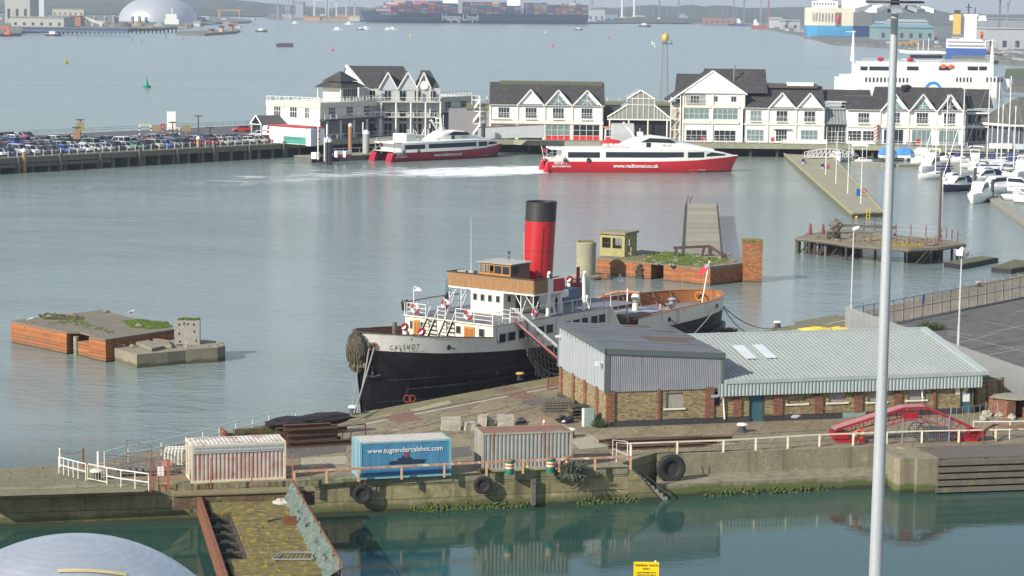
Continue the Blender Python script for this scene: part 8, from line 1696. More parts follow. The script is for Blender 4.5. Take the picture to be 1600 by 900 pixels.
for i,(px,py,L_,hd,pt,lab,c_) in enumerate(((1500,262,10,-15,122,'leftmost tall-masted yacht near the glass-topped gables',0),(1512,268,10.5,-12,128,'second tall-masted yacht from the left, just right of the first',0),(1530,256,11,-10,118,'tallest-masted yacht in the back row left of the pavilion',0),(1524,276,9,-20,162,'shorter-masted yacht in front of the tallest one',0),(1540,272,10,-16,165,'yacht with navy hull among the middle masts',1),(1553,262,12,-8,142,'back-row yacht left of the pair of close masts',0),(1561,270,11,-14,150,'right one of the pair of close masts',0),(1574,278,10,-10,158,'yacht with short mast before the pavilion',0),(1588,268,12,-12,150,'back-row yacht near the right edge with white mast',0),(1580,300,10,-28,165,'white yacht with a red and white furled sail, leaning',2),(1596,318,11,-32,172,'white yacht nearest the camera at the right edge',0),(1606,290,10,-20,160,'blue-hulled yacht cut by the right edge',3),(1493,278,9.5,-150,175,'yacht lying bow-left beside the walkway head',0),(1535,290,10,-150,178,'yacht lying bow-left in front of the middle masts',0),(1560,258,12,-5,130,'white yacht in the far back row before the pavilion wall',0),(1545,256,11,-172,135,'white yacht back row, left of the pavilion, bow left',0),(1566,312,10.5,-30,185,'white yacht behind the one nearest the camera',0),(1515,254,10,-170,148,'small-masted yacht moored close under the pier',0),(1598,262,11,-10,140,'white back-row yacht cut by the right edge',0))):
    y_=yacht(lab,px,py,L_,hd,pt,hull=nav if c_==1 else (blue if c_==3 else bwht),cover=gcv if i%3==1 else blc_)
    if c_==2:
        m=MB();m.tube([(L_*.99,0,1.5),(L_*.56,0,11)],.16,6);y_.part('furled_red_sail',m,mat('furled_red',(.55,.04,.06),.7))
t=Thing('white_sign_board','small white signboard on posts at the marina head','sign',W(1343,250,.6));t.part('board',MB().box(-1.8,1.8,-.05,.05,3.0,4.0),white);t.part('leg',MB().bar((-1.5,0,0),(-1.5,0,3),.08).bar((1.5,0,0),(1.5,0,3),.08),white)
t=Thing('marina_banner','pair of white banner boards on the pier edge behind the yachts','banner',(at(1536,218,494).x,487.5,ZQ));t.part('board',MB().box(0,5,-.1,0,.1,1.3),white);t.part('board',MB().box(5.6,11,-.1,0,.0,1.2),mat('pale_banner',(.6,.66,.75),.7))
# ---------------- white car ferry and the ships beyond ----------------
def band(t,x0,x1,z0,z1,n,y=-.03,m=glass,gap=.45):
    mb=MB();w_=(x1-x0)/n
    for i in range(n): mb.box(x0+i*w_,x0+(i+gap)*w_,y-.03,y,z0,z1)
    return t.part('window_row',mb,m)
A=at(1325,190,850);t=Thing('car_ferry','large white car ferry with two tall masts and blue wave emblem behind the pier roofs','ferry',(A.x,850,0),math.radians(3))
fz=lambda px,y:t.fx(px,y)
x1=fz(1570,130)[0];zd=fz(1400,118)[1];zt=fz(1400,97)[1]
t.part('hull',MB().prism([(-1,3),(3,0),(x1-3,0),(x1,3),(x1,15),(x1-3,18),(3,18),(-1,15)],-1,zd),bwht);t.part('upper_deck',MB().box(4,x1-4,2,16,zd,zt),bwht)
t.part('emblem_arc',MB().loft([[(fz(1458,140)[0]+r_*math.cos(a),-.1,fz(1458,141)[1]+r_*math.sin(a)) for r_ in (2.3,3.3)] for a in [math.pi*k/10 for k in range(11)]],closed=False,cap=False),mat('emblem_blue',(.03,.25,.65),.5))
for a,b,n in ((1352,1422,12),(1494,1521,5),(1541,1570,5)): band(t,fz(a,125)[0],fz(b,125)[0],fz(a,128)[1],fz(a,121)[1],n)
for a,b in ((1346,1357),(1360,1400),(1419,1437),(1469,1487),(1514,1530),(1532,1544)): t.part('window',MB().box(fz(a,107)[0],fz(b,107)[0],1.9,2.0,fz(a,110)[1],fz(a,104)[1]),glass)
bx0,bx1=fz(1420,80)[0],fz(1480,80)[0];zb1=fz(1450,80)[1];t.part('bridge',MB().box(bx0+3,bx1-2,2.2,15,zt,zb1-3.2).box(bx0,bx1,2,16,zb1-1.0,zb1+.0).box(bx0+1,bx1-1,2.5,15,zb1-3.6,zb1-3.2),bwht);t.part('bridge_windows',MB().box(bx0+1.2,bx1-1.2,2.1,2.9,zb1-2.7,zb1-1.5),glass)
for px,yt in ((1340,48),(1560,62)): x=fz(px,90)[0];zz=fz(px,yt)[1];t.part('mast',MB().tube([(x,9,zt),(x,9,zz)],.9,6,r2=.25).bar((x-3,9,zz*.98),(x+1,9,zz*.98),.25),bwht)
rl=MB()
for z in (zt+.5,zt+1.1,zb1+.8): 
    a,b=(5,x1-5) if z<zb1 else (bx0,bx1);rl.bar((a,2,z),(b,2,z),.1)
for k in range(40): x=5+(x1-10)*k/39;rl.bar((x,2,zt),(x,2,zt+1.1),.1)
t.part('deck_rail',rl,bwht);t.part('bow_ramp',MB().box(-3,-1,4,14,2,zd-1),bwht);t.part('stern_ramp',MB().box(x1,x1+3,4,14,3,7),bwht)
for px,c_ in ((1377,red),(1423,red),(1476,orange),(1488,orange)): x=fz(px,100)[0];t.part('deck_gear',MB().blob((x,1.8,zt+ (1 if px<1470 else -1.5)),(1.3,.4,.8),0,.2,seed=px),c_)
for k in range(3): x=(bx0+bx1)/2-2+k*2;t.part('aerial',MB().bar((x,8,zb1),(x,8,zb1+3+k),.2),bwht)
# ---------------- far water: buoys, small craft, mast ----------------
def buoy(label,px,py,c,h):
    t=Thing('channel_buoy',label,'buoy',W(px,py,0));m=mat('buoy_'+str(px),c,.5);t.part('float',MB().lathe(0,0,[(-.2,h*.36),(.18*h,h*.42),(.25*h,h*.34)],12),m);t.part('tower',MB().lathe(0,0,[(.25*h,h*.2),(.75*h,h*.09),(h,h*.02)],10),m);t.part('lantern',MB().cyl(0,0,h*.95,h*1.1,h*.05,6),m)
buoy('large green conical channel buoy on the open water',229.5,137,(.01,.28,.18),3.7);buoy('small yellow-based thin dark buoy far left',103,99,(.35,.32,.06),3.2);buoy('pink-red buoy near the drifting barge',519.5,79,(.55,.12,.16),3.2);buoy('red buoy in mid water left of the yellow mast',863.5,73,(.60,.08,.14),3.6);buoy('small red buoy nearer the yellow mast',951,60,(.65,.05,.08),3);buoy('tiny yellow buoy on the central far water',642,57,(.6,.45,.15),4);buoy('tiny pale yellow buoy right of the container ship bow',853,52,(.6,.6,.3),4)
P=W(445,73,0);t=Thing('barge','dark empty barge drifting on the open water','barge',P);t.part('hull',MB().hexa([(-5.8,-2,0),(5.8,-2,0),(5.8,2,0),(-5.8,2,0),(-6.3,-2,2.2),(6.3,-2,2.4),(6.3,2,2.4),(-6.3,2,2.2)]),mat('barge_brown',(.06,.05,.06),.8));t.part('hatch',MB().box(-4,5.5,-1.6,1.6,2.3,2.8),mat('barge_grey',(.13,.12,.12),.8))
def small(label,px,py,s,c=None,kind='work boat'):
    t=Thing('small_boat',label,'boat',W(px,py,0),0,'small boats on the far water');t.part('hull',MB().loft([[(x*s,-w_*s,0),(x*s,w_*s,0),(x*s,w_*s*1.1,h*s),(x*s,-w_*s*1.1,h*s)] for x,w_,h in ((-5,1.2,1.2),(2,1.4,1.4),(5.5,.2,2))]),c or bwht);t.part('cabin',MB().box(-2.5*s,1.5*s,-1*s,1*s,1.2*s,3.2*s),white);t.part('mast',MB().bar((0,0,3*s),(0,0,5*s),.3*s),steel)
for i,(px,py,s,c,lab) in enumerate(((408,50,1.2,darksteel,'dark small boat left of the container ship, nearest the far jetty'),(461,37,1.0,None,'white small boat nearly at the left crane quay'),(527,47,1.1,None,'white small boat below the crane quay'),(545,38.5,1.3,None,'low white boat just off the container ship bow'),(563,46.5,.9,darksteel,'dark launch of the pair below the ship bow'),(571,46,1.1,None,'white launch of the pair below the ship bow'),(606,46.5,.9,None,'left launch of the pair below the ship hull'),(613,46.5,1.1,None,'right launch of the pair below the ship hull'),(1007,42,1.8,darksteel,'dark tug with white cabin trailing a wake on the right'),(904,47,1.0,darksteel,'tiny dark boat below the container ship stern'),(83,56.5,1.3,darksteel,'tiny dark boat by the left sand spit'))): small(lab,px,py,s,c)
P=W(1038,150,0);P=Vector((at(1038,140,560).x,560,0));zt=at(1038,50,560).z;t=Thing('lattice_mast','tall lattice mast with yellow diamond drum behind the atrium','mast',P);mb=MB()
for k in range(12):
    z0=3+(zt-3)*k/12;z1=3+(zt-3)*(k+1)/12;w0=1.5-.9*k/12;w1=1.5-.9*(k+1)/12
    for sx,sy in ((-1,-1),(1,-1),(1,1),(-1,1)): mb.bar((sx*w0/1.3,sy*w0/1.3,z0),(sx*w1/1.3,sy*w1/1.3,z1),.16)
    mb.bar((-w0/1.3,-w0/1.3,z0),(w1/1.3,-w1/1.3,z1),.1);mb.bar((w0/1.3,-w0/1.3,z0),(-w1/1.3,-w1/1.3,z1),.1);mb.bar((-w0/1.3,-w0/1.3,z0),(w0/1.3,-w0/1.3,z0),.1)
t.part('lattice',mb,mat('lattice_grey',(.22,.25,.28),.6));ym=mat('drum_yellow',(.62,.45,.10),.6,s=1);t.part('drum',MB().lathe(0,0,[(zt-2.7,.45),(zt-1.9,.8),(zt-1.3,.9),(zt-.6,.7),(zt,.2)],8),ym);t.part('platform',MB().box(-.9,1.8,-.6,.6,zt-3.0,zt-2.8).bar((1.6,0,zt-2.8),(1.6,0,zt-1.8),.1),darksteel);t.part('base_cabinet',MB().box(-1.9,-1.3,-1,1,3,5.5).box(.3,1.0,-1.6,-1.2,3,5.2),bwht)
P=at(1021,69,700);single('flying_gull','white gull in flight left of the yellow mast','bird',MB().loft([[(-.9,0,0),(-.85,.1,.05)],[(0,.1,.0),(0,.5,.1)],[(.8,-.1,.5),(.7,.1,.5)]],closed=False,cap=False).bar((-.3,-.3,0),(.3,.5,-.1),.3).bar((-.6,0,.9),(.1,.1,0),.3).bar((.1,.1,0),(.6,0,-.9),.25),white,P)
# ---------------- container ship ----------------
A=W(567,35,0);B=W(909,37.5,0);t=Thing('container_ship','huge navy container ship stacked with coloured boxes and white hull lettering','ship',A,math.atan2(B.y-A.y,B.x-A.x));L_=(B-A).length;SS=L_/385.
navy=mat('ship_navy',(.035,.055,.13),.5,c2=(.045,.065,.14),s=.02)
hz_=lambda x:15.5+(3.0 if x<30 else 0)+(0)
mb=MB();mb.loft([[(x-o_*1.0,-w_,z) for z,w_,o_ in ((-1,w*.3,-6*(x<30)),(5,w*.8,0),(h,w,(7 if x<20 else 0)))]+[(x-o_,w_,z) for z,w_,o_ in ((h,w,(7 if x<20 else 0)),(5,w*.8,0),(-1,w*.3,-6*(x<30)))] for x,w,h in ((2,.5,19),(12,8,18.6),(35,20,17.5),(70,25,16),(300,25,16),(370,25,16),(L_,22,16))]);t.part('hull',mb,navy)
CC=[(.42,.08,.07),(.46,.42,.36),(.08,.10,.22),(.35,.09,.12),(.14,.16,.18),(.50,.22,.10),(.42,.30,.24),(.05,.12,.30)]
cm=[mat('box_%d'%i,c,.7) for i,c in enumerate(CC)];rr=random.Random(15)
x=38;bay=0
while x<L_-14:
    tiers=rr.choice([5,6,6,7]) if bay else 4
    if bay in (9,):
        t.part('bridge_tower',MB().box(x,x+9,-24,24,16,50),bwht);x+=12;bay+=1;continue
    if bay==18: t.part('funnel_block',MB().box(x,x+8,-20,20,16,44),bwht);x+=11;bay+=1;continue
    mb=MB()
    for k in range(tiers):
        c=rr.randrange(8)
        for j in range(10):
            if rr.random()<.22: c=rr.randrange(8)
            mb.box(x,x+12.4,-24.5+j*4.9,-24.5+j*4.9+4.6,16.2+k*2.75,16.2+k*2.75+2.6,c)
    o=t.part('container_stack',mb,cm);o['label']='stacked coloured boxes, bay of the large ship';x+=14.2;bay+=1
x0,_=t.fx(687,27,-25.6);x1,_=t.fx(751,27,-25.6);lw=mat('ship_white_letters',(.75,.77,.8),.6)
text(t.o,'Hapag-Lloyd',0,0,14.5,lw,loc=((x0+x1)/2,-25.6,9.2),bold=.35,sx=(x1-x0)/81.)
text(t.o,'HAMBURG',0,0,4,lw,loc=(35,-24.5,14.2),bold=.05,sx=1.6)
# other big ships
def hullbox(t,x0,x1,w_,z1,m,m2=None,z2=0,rake=0,name='hull'):
    t.part(name,MB().loft([[(x,-wf*w_*.75,-1),(x+r_*.0,-wf*w_,z1*.5),(x+r_,-wf*w_,z1),(x+r_,wf*w_,z1),(x,wf*w_,z1*.5),(x,wf*w_*.75,-1)] for x,wf,r_ in ((x0,.85,-2),(x0+10,1,0),(x1-25,1,0),(x1-8,.6,rake/2),(x1,.06,rake))]),m)
A=W(1264,60,0);A.y;t=Thing('car_carrier','tall cream and blue car carrier ship with tall slab sides','ship',A,-.13)
px_m=1/pxm(A);wd=96*px_m;zc=(60-40)*px_m*1.02;ztop=(60-12)*px_m
bl=mat('carrier_blue',(.05,.28,.52),.5,c2=(.04,.24,.46),s=.02);crm=mat('carrier_cream',(.62,.58,.46),.6,c2=(.56,.52,.41),s=.03)
pts=lambda k,o:[(-3-o,0),(9-o*.2,-9*k),(wd*.7,-14*k),(wd,6),(wd+6,90),(10,110),(-6,60)]
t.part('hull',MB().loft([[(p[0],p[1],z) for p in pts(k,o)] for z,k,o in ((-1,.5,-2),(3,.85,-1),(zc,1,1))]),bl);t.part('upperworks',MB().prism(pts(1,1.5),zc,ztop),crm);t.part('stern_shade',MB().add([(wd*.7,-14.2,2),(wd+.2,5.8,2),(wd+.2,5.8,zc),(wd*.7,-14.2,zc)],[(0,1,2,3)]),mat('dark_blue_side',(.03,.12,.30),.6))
t.part('boot_line',MB().loft([[(p[0]*1.002,p[1]-.2,z) for p in pts(.62 if z<0 else .80,-1)] for z in (-1,1.5)]),mat('boot_red',(.35,.08,.08),.6))
t.part('vent_slats',MB().box(2,3,-8,-7.5,zc+6,ztop-4).box(6,7,-10,-9.5,zc+6,ztop-4),lead)
for k in range(8): t.part('vent_slat',MB().box(3+k*3.2,4+k*3.2,-9.6-k*.6,-9-k*.6,zc+5,ztop-5),lead)
t.part('lifeboat',MB().blob((wd*.46,-13.5,ztop-12),(2,1.2,5),0,.05),red);t.part('lifeboat_recess',MB().box(wd*.46-3,wd*.46+3,-12.9,-12.3,ztop-19,ztop-5),mat('recess_brown',(.2,.16,.12),.8));t.part('top_house',MB().box(2,30,2,30,ztop,ztop+7).box(34,60,5,30,ztop,ztop+11).box(wd-22,wd-4,0,30,ztop,ztop+5).box(8,24,6,20,ztop+7,ztop+13),bwht)
band(t,4,28,ztop+3,ztop+5,8,y=1.9)
A=W(1478,92,0);s=1/pxm(A);t=Thing('feeder_ship','blue-hulled ship with white bridge tower and yellow funnel beyond the car ferry','ship',A,-.19)
hb2=mat('feeder_blue',(.03,.10,.34),.5);t.part('hull',MB().hexa([(0,0,-1),(62*s,0,-1),(62*s,120,-1),(0,120,-1),(-1,0,17*s),(61*s,0,17*s),(61*s,120,17*s),(-1,120,17*s)]),hb2);t.part('boot_line',MB().box(4,60*s,-.4,-.1,-1,3.5*s),mat('boot_red2',(.25,.06,.10),.6))
t.part('white_deckhouse',MB().box(-.5*s,60*s,1,24,17*s,31*s).box(20*s,45*s,2,20,31*s,68*s).box(3*s,60*s,3,9,60*s,63*s).box(3*s,12*s,3,9,63*s,68*s).box(48*s,59*s,3,9,63*s,68*s).box(18*s,47*s,2.5,9,66*s,70*s),bwht)
t.part('funnel',MB().box(9*s,21*s,-1,10,38*s,70*s),mat('funnel_yellow',(.62,.42,.10),.6));t.part('funnel_top',MB().box(10*s,20*s,0,9,70*s,76*s),darksteel);t.part('deck_rows',MB().box(1,58*s,.6,.95,20*s,22*s).box(1,58*s,.6,.95,26*s,27.5*s),mat('shadow_deck',(.25,.26,.28),.8));t.part('lifeboat',MB().blob((53*s,0,38*s),(3*s,3,6*s),0,.1),orange);t.part('mast',MB().bar((32*s,8,68*s),(32*s,8,86*s),1.0).bar((28*s,8,80*s),(37*s,8,80*s),.6).bar((42*s,8,68*s),(42*s,8,80*s),.8),darksteel)
text(t.o,'- - - - -',30*s,14*s,3.4*s,white,y=-1.2)if 0 else None
# ---------------- far shores ----------------
farland=mat('far_shore_ground',(.17,.17,.15),.95,c2=(.12,.13,.12),s=.01)
def shore(pts,z=2.5,name='far_shore'): struct(name,MB().prism([W(x,y,0).xy[:] for x,y in pts],-3,z),farland)
shore([(-200,53),(0,57),(32,56.5),(35,52),(250,48),(290,42),(340,38),(388,36.5),(394,34),(330,27),(-400,24)])
shore([(275,55),(320,56),(372,52),(375,49),(330,50),(280,52)],2,'breakwater')
shore([(415,30),(470,31),(560,34),(640,34),(800,36),(905,37.5),(1050,37),(1160,40),(1215,49),(1255,57),(1300,70),(1420,77),(1500,95),(1600,103),(1900,118),(2500,60),(2500,38),(1600,27),(1000,20),(400,13),(-900,0),(-900,15),(300,22),(415,24)])
hm=mat('far_woodland',(.055,.075,.05),1,c2=(.085,.095,.065),s=.004,amt=1.5)
def hills(Y,z,x0,x1,seed,name):
    r=random.Random(seed);n=160;R_=[]
    for i in range(n):
        x=x0+(x1-x0)*i/(n-1);h=z*(.75+.25*math.sin(i*.11+seed)+.12*math.sin(i*.37+seed*2)+r.uniform(-.10,.10));R_.append([(x,Y-150,2),(x,Y-60,h*.8),(x,Y+60,h),(x,Y+500,h*.9),(x,Y+900,0)])
    struct(name,MB().loft(R_,closed=False,cap=False),hm)
hills(5600,36,-2600,2600,3,'hills');hills(4300,13,150,2300,5,'wooded_shore');hills(4700,20,-2300,-300,8,'wooded_shore');hills(1950,15,560,1400,9,'wooded_bank')
W_=lambda px,py,z=2.5:W(px,py,z)
def bld(label,px0,px1,yb,yt,c,kind='building',name='warehouse',roof=None,d=None,gab=False,c2=None):
    A=W_(px0,yb);s=1/pxm(A);w_=(px1-px0)*s;h=(yb-yt)*s;t=Thing(name,label,kind,A);m=mat('far_'+str(len(bpy.data.materials)),c,.8,c2=c2 or tuple(q*.9 for q in c),s=.05);d=d or w_*.5
    t.part('wall',MB().box(0,w_,0,d,0,h*(.8 if gab else 1)),m);rm=mat('farroof_'+str(len(bpy.data.materials)),roof or tuple(q*.8 for q in c),.7)
    if gab: t.part('roof',MB().add([(-1,-1,h*.8),(w_+1,-1,h*.8),(w_+1,d/2,h),(-1,d/2,h),(-1,d+1,h*.8),(w_+1,d+1,h*.8)],[(0,1,2,3),(3,2,5,4),(0,3,4),(1,5,2)]),rm)
    else: t.part('roof',MB().box(-.8,w_+.8,-.8,d,h,h+max(.6,h*.04)),rm)
    n=min(8,max(2,int(w_/9)))
    if h>8 and w_>20:
        me=mesh_of('door',MB().box(w_*.3/n,w_*.6/n,-.3,-.02,h*.15,h*.45),darksteel)
        for i in range(n): o=t.part('door',me);o.location=(w_*i/n,0,0)
    return t
bld('tallest pale grey silo block at the far left shore',8,47,36,-14,(.42,.42,.38),d=50);bld('narrow white silo tower right of the tall silo block',57,69,32,-12,(.60,.62,.60),name='silo_tower',d=20);bld('dark ribbed tower beside the narrow white tower',46,56,33,-10,(.30,.30,.28),name='silo_tower',d=20)
bld('long cream warehouse in front of the silo tower',18,100,41,27,(.44,.44,.38),d=60);bld('small orange-brown block under the conveyor bridge',108,126,40,25,(.38,.15,.09),d=25);bld('beige two-hump conveyor house on legs',82,131,24,14,(.48,.46,.34),name='conveyor_house',d=12)
t=bld('long low blue and grey quay shed along the far left waterline',35,200,49,44,(.10,.13,.22),name='quay_shed',d=10)
P=W_(242,34);s=1/pxm(P);R_=62*s;t=Thing('great_dome','huge silvery white storage dome on the far left shore','dome',(P.x,P.y+R_*.5,2.5))
t.part('dome',MB().lathe(0,0,[(R_*.65*math.sin(a)*1.0,R_*math.cos(a)) for a in [math.pi/2*k/14 for k in range(14)]]+[(R_*.65,.5)],40),mat('dome_silver',(.55,.57,.60),.35,metal=.35,c2=(.46,.48,.52),s=.02),smooth=True)
rr=random.Random(77)
for i,(px,lab) in enumerate(((135,'leftmost grey tank'),(148,'grey tank second from left'),(178,'tank below dome left edge'),(183,'slim tank at dome foot'),(207,'tank before dome, left of middle'),(218,'tank before dome middle'),(228,'tank before dome, right of middle'),(165,'short tank left of the pale conveyor'))):
    A=W_(px,36);s=1/pxm(A);t=Thing('storage_tank',lab+' among the far shore tanks','tank',A,0,'grey tanks on the far left shore');t.part('tank',MB().cyl(0,0,0,(9+i%3)*s,2.6*s,10),mat('tank_%d'%i,(.25,.26,.27),.7));t.part('lid',MB().cyl(0,0,(9+i%3)*s,(10+i%3)*s,2.6*s,10,r2=.5),lead)
A=W_(118,24,15);t=Thing('conveyor_boom','long sloping cream conveyor before the tanks','conveyor',W_(120,40));s=1/pxm(A);t.part('boom',MB().bar((0,0,17*s),(44*s,0,3*s),3,3),crm);t.part('leg',MB().bar((4*s,0,0),(4*s,0,15*s),2).bar((26*s,0,0),(26*s,0,8*s),2),lead)
for px,yb,yt,c,lab in ((196,42,34,(.10,.09,.09),'dark conical heap before the great dome'),(216,41,32,(.30,.25,.14),'ochre conical heap before the great dome'),(250,41,34,(.25,.33,.30),'pale green heap right of the ochre one')):
    A=W_(px,yb);s=1/pxm(A);single('stock_heap',lab,'heap',MB().lathe(0,0,[(0,11*s),((yb-yt)*.7*s,5*s),((yb-yt)*s,.5*s)],12),mat('heap_%d'%px,c,.95),A)
A=W(257,43,0);s=1/pxm(A);t=Thing('coaster_ship','small white-housed coaster moored before the great dome','ship',A);t.part('hull',MB().hexa([(0,0,0),(40*s,0,0),(40*s,10,0),(0,10,0),(-2,0,5*s),(44*s,0,5*s),(44*s,10,5*s),(-2,10,5*s)]),mat('coaster_hull',(.12,.13,.16),.6));t.part('deckhouse',MB().box(0,22*s,1,9,5*s,13*s).box(2*s,19*s,1,8,13*s,21*s),bwht);t.part('mast',MB().bar((11*s,4,20*s),(11*s,4,31*s),1),white)
bld('white low shed right of the great dome',300,326,34,25,(.55,.57,.58),gab=True);bld('small white house with gabled roof by the dome',302,312,41,34,(.6,.62,.62),name='house',gab=True,d=15)
def gantry(label,px0,px1,yb,yt,c,leg=None,name='gantry_crane',boom=True):
    A=W_(px0,yb);s=1/pxm(A);w_=(px1-px0)*s;h=(yb-yt)*s;t=Thing(name,label,'crane',A);m=mat('crane_%d'%len(bpy.data.materials),c,.6);e=max(1.0,1.1*s)
    for x in (0,w_): t.part('leg',MB().bar((x,0,0),(x,0,h),e).bar((x,18,0),(x,18,h),e).bar((x,0,h*.45),(x,18,h*.45),e*.8),m)
    t.part('girder',MB().box(-w_*.1,w_*1.1,-1,19,h*.92,h) if not boom else MB().bar((0,0,h*.5),(w_,0,h*.5),e).bar((0,0,h*.95),(w_,0,h*.95),e).bar((0,0,h*.5),(w_,0,h*.95),e*.6).bar((w_/2,-40,h*.8),(w_/2,40,h*.8),e*1.5),m);return t
gantry('orange gantry crane on the far left spit',342,374,28,15.5,(.75,.36,.10),boom=False)
for i,(a,b,yt,c,lab) in enumerate(((433,446,-20,(.30,.33,.40),'leftmost grey ship-to-shore crane'),(450,458,-25,(.35,.38,.45),'thin grey ship-to-shore crane'),(490,509,-30,(.62,.64,.68),'left white ship-to-shore crane'),(512,525,-30,(.58,.60,.66),'middle white ship-to-shore crane'),(540,553,-30,(.45,.48,.55),'right pale ship-to-shore crane'))): gantry(lab+' left of the container ship',a,b,31,yt,c)
for px0,px1,yb,yt,c,lab in ((475,500,32,26,(.50,.28,.16),'orange-brown container pile under the white cranes'),(502,545,32,27,(.42,.25,.17),'long rusty container pile left of the ship bow'),(545,562,33,25,(.48,.46,.38),'pale container pile beside the ship bow'),(462,474,28,4,(.30,.33,.35),'grey office block behind the left cranes'),(910,945,33,15,(.40,.44,.46),'pale blue-grey shed right of the container ship stern'),(946,968,33,22,(.22,.30,.38),'blue shed between the ship stern and the white silos'),(1100,1152,37,27,(.30,.16,.13),'long rust-red wagon row on the far right quay'),(1204,1222,44,27,(.50,.50,.48),'white gabled shed left of the car carrier'),(1222,1250,46,30,(.42,.43,.43),'grey gabled shed touching the car carrier bow')):
    t=bld(lab,px0,px1,yb,yt,c,name='container_pile' if 'pile' in lab or 'wagon' in lab else 'warehouse',kind='containers' if 'pile' in lab or 'wagon' in lab else 'building',gab='gabled' in lab,d=30)
for px,lab in ((972,'left slim white silo of the pair right of the container ship'),(991,'right slim white silo of the pair right of the container ship')):
    A=W_(px,30);s=1/pxm(A);t=Thing('white_silo',lab,'silo',A);t.part('shaft',MB().cyl(0,0,0,45*s,1.8*s,10),bwht);t.part('base',MB().box(-4*s,4*s,-8,8,0,4*s),crm)
A=W(1022,35,0);s=1/pxm(A)
for px,w_,h,c,lab in ((1025,22,6,(.55,.58,.62),'white ship moored at the far quay'),(1058,42,10,(.06,.08,.20),'navy ship with stepped deck moored at the far quay'),(1150,20,8,(.06,.09,.22),'small navy tug-like ship at the right far quay'),(1176,22,10,(.40,.08,.08),'red and black ship moored at the right far quay')):
    A=W(px,(36.5 if px<1100 else 41 if px<1160 else 45.5),0);s=1/pxm(A);t=Thing('moored_ship',lab,'ship',A,0,'ships moored at the far quays');t.part('hull',MB().hexa([(0,0,0),(w_*s,0,0),(w_*s,12,0),(0,12,0),(-2*s,0,h*.6*s),((w_+1)*s,0,h*.5*s),((w_+1)*s,12,h*.5*s),(-2*s,12,h*.6*s)]),mat('ms_%d'%px,c,.6));t.part('deckhouse',MB().box(2*s,w_*.4*s,2,10,h*.5*s,h*1.1*s).box(w_*.1*s,w_*.3*s,3,8,h*1.1*s,h*1.5*s),bwht if px!=1058 else mat('ms_grey',(.3,.33,.38),.7))
for i,(px,yb,yt) in enumerate(((925,33,-12),(1146,38,-15),(1162,39,-10),(1188,43,-20),(1560,70,-5),(1572,72,5),(898,34,-8),(1030,34,-6),(1200,46,-8),(1060,34,-5))):
    A=W_(px,yb);s=1/pxm(A);h=(yb-yt)*s;t=Thing('tower_crane',['left-hand','second','third','fourth','fifth','sixth','seventh','eighth','ninth','tenth'][i]+' slim dark dockside crane %s'%('behind the car carrier' if px>1195 else 'left of the white silos' if px<960 else 'between silos and car carrier'),'crane',A,0,'slim dockside cranes on the far shore');m=mat('tc_%d'%i,rr.choice([(.20,.22,.28),(.35,.15,.13),(.28,.30,.34)]),.6)
    t.part('tower',MB().bar((-1.2*s,0,0),(-.4*s,0,h),.8).bar((1.2*s,0,0),(.4*s,0,h),.8).bar((-1.2*s,0,h*.2),(1*s,0,h*.45),.6).bar((1*s,0,h*.45),(-.5*s,0,h*.7),.6),m);t.part('jib',MB().bar((0,0,h*.8),(rr.uniform(-9,9)*s,-5,h*1.25),.8).box(-1.5*s,1.5*s,-2,2,h*.7,h*.8),m)
# right-hand docks
for px0,px1,yb,yt,c,lab,g_ in ((1373,1460,62,38,(.20,.30,.32),'wide turquoise-roofed shed behind the floodlight mast',True),(1360,1385,50,33,(.35,.40,.42),'grey shed left of the turquoise roof',True),(1540,1600,78,45,(.40,.42,.44),'long pale shed with flat roof at the right edge',False),(1538,1640,68,30,(.28,.30,.33),'grey gridded building above the pale shed at right',False),(1395,1450,52,30,(.38,.42,.42),'pale curved-roof shed behind the turquoise one',True)):
    bld(lab,px0,px1,yb,yt,c,gab=g_,roof=(.16,.36,.39) if 'turquoise-' in lab else tuple(q*1.1 for q in c),d=60)
for i,px in enumerate((1405,1414,1423,1432)):
    A=W_(px,70);s=1/pxm(A);single('yellow_plant_stack',['first','second','third','fourth'][i]+' stack of yellow-brown machinery from the left on the right far quay','machinery',MB().blob((0,0,2*s),(5*s,5,3*s),0,.3,seed=i).box(-4*s,3*s,-6,-2,0,4*s),mat('plant_%d'%i,(.42,.27,.09),.8),A,0,'yellow machinery on the right far quay')
struct('green_verge',MB().prism([W(1569,127,0).xy[:],W(1800,140,0).xy[:],W(1800,108,0).xy[:],W(1572,112,0).xy[:]],-2,1.6),mat('verge_green',(.06,.10,.03),1,c2=(.1,.13,.05),s=.05))
struct('dock_apron',MB().prism([W(1568,142,0).xy[:],W(1800,150,0).xy[:],W(1800,126,0).xy[:],W(1569,127,0).xy[:]],-2,1.9),asphalt)
for px,lab in ((1565,'red tug moored at the right dock, left one'),(1588,'red tug moored at the right dock, right one')):
    A=W(px,98,0);s=1/pxm(A);t=Thing('harbour_tug',lab,'boat',A);t.part('hull',MB().blob((0,0,1.5*s),(5*s,4,2.4*s),0,.05,n=10),red);t.part('deckhouse',MB().box(-2*s,2*s,-2,2,2*s,6*s),bwht)
t=Thing('jetty_trestle','long thin low jetty of many legs on the far left water','jetty',W(85,53,0));a=W(85,53,0);b=W(275,51,0);t.part('deck',MB().bar((0,0,4),((b-a).x,(b-a).y,4),4,1),darksteel);mb=mesh_of('leg',MB().cyl(0,0,-2,4,.8,6),darksteel)
for k in range(30): o=t.part('leg',mb);q=(b-a)*k/29;o.location=(q.x,q.y,0)
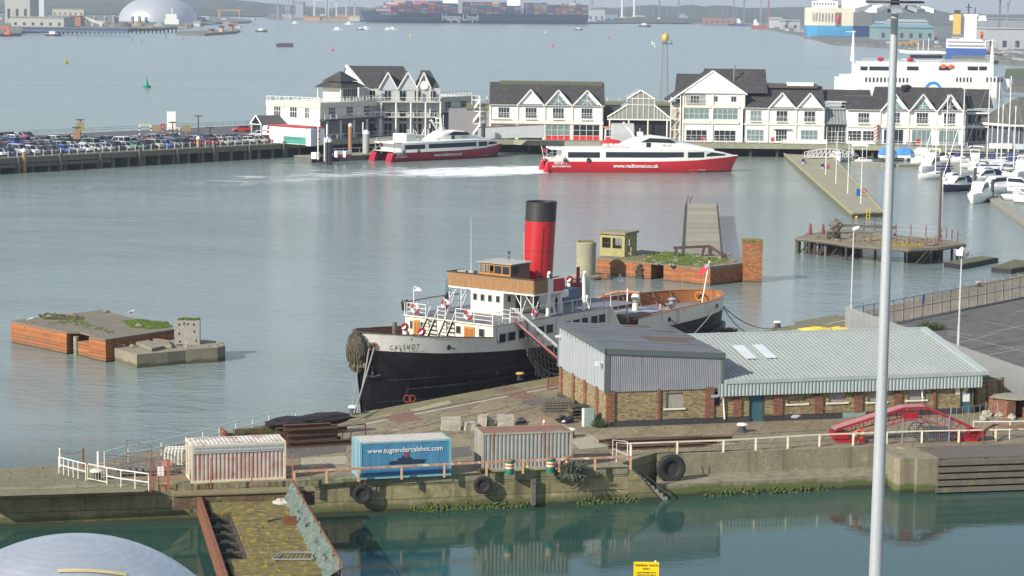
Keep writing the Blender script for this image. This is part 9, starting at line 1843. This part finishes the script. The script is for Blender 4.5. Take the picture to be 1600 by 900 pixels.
t=Thing('red_excavator','red-orange crane on the far left sand spit','crane',W_(12,54));s=1/pxm(W_(12,54));t.part('body',MB().box(-4*s,4*s,-4,4,0,3*s),orange);t.part('arm',MB().bar((-9*s,0,9*s),(-5*s,0,12*s),2).bar((-5*s,0,12*s),(0,0,10*s),2).bar((0,0,10*s),(2*s,0,3*s),2),orange)
for px,py,c,lab in ((346,50,(.6,.45,.3),'white and tan marker hut on the low breakwater'),(361,48,(.35,.27,.22),'brown marker tower on the low breakwater'),(331,50,(.55,.3,.12),'small orange hut on the low breakwater')):
    A=W_(px,py);s=1/pxm(A);t=Thing('marker_hut',lab,'hut',A);t.part('body',MB().box(-3*s,3*s,-6,6,0,(9 if px>340 else 4)*s),mat('hut_%d'%px,c,.8));t.part('roof',MB().box(-4*s,4*s,-8,8,(9 if px>340 else 4)*s,(10 if px>340 else 4.8)*s),darksteel)
for i,px in enumerate((122,207,222,259,286,787)):
    A=W(px,60+i%3*4 if px<700 else 41,0);s=1/pxm(A);single('marker_post',['first','second','third','fourth','fifth','lone'][i]+(' thin dark marker post from the left on the far water' if i<5 else ' thin dark marker post below the container ship lettering'),'post',MB().cyl(0,0,-2,6*s,.35*s,6),darksteel,A)
dp=MB();rr=random.Random(99)
for i in range(420):
    px=rr.choice([rr.uniform(905,1255),rr.uniform(905,1255),rr.uniform(1380,1600),rr.uniform(0,400),rr.uniform(420,560)]);yb=(30 if px<1100 else 30+(px-1100)*.14) if px<1260 else rr.uniform(56,96)
    if px<410: yb=rr.uniform(34,46)
    if px>1380 and yb>80: px=rr.uniform(1545,1600)
    A=W_(px,yb-rr.uniform(0,5));s=1/pxm(A);k=rr.randrange(8)
    if rr.random()<.3: dp.box(A.x-.5*s*.6,A.x+.5*s*.6,A.y,A.y+1,2,rr.uniform(8,26)*s,6)
    else: w_=rr.uniform(1.5,8)*s;dp.box(A.x-w_,A.x+w_,A.y,A.y+10,2,2+rr.uniform(1.5,5)*s,k)
o=struct('distant_port_clutter',dp,[mat('clutter_%d'%i,c,.8) for i,c in enumerate(((.30,.30,.30),(.45,.45,.44),(.18,.19,.2),(.35,.15,.10),(.12,.16,.22),(.5,.5,.5),(.22,.24,.27),(.4,.3,.15)))],'stuff')
# ---------------- air ----------------
hz=struct('haze',MB().box(-7000,7000,-300,9000,-7.0,95),None,kind='stuff')
HM=bpy.data.materials.new('haze_air');HM.use_nodes=True;N=HM.node_tree.nodes;N.remove(N['Principled BSDF']);v=N.new('ShaderNodeVolumePrincipled');v.inputs['Color'].default_value=(.70,.79,.95,1);v.inputs['Density'].default_value=.00012;v.inputs['Anisotropy'].default_value=.2
HM.node_tree.links.new(v.outputs[0],N['Material Output'].inputs['Volume']);hz.data.materials.clear();hz.data.materials.append(HM)
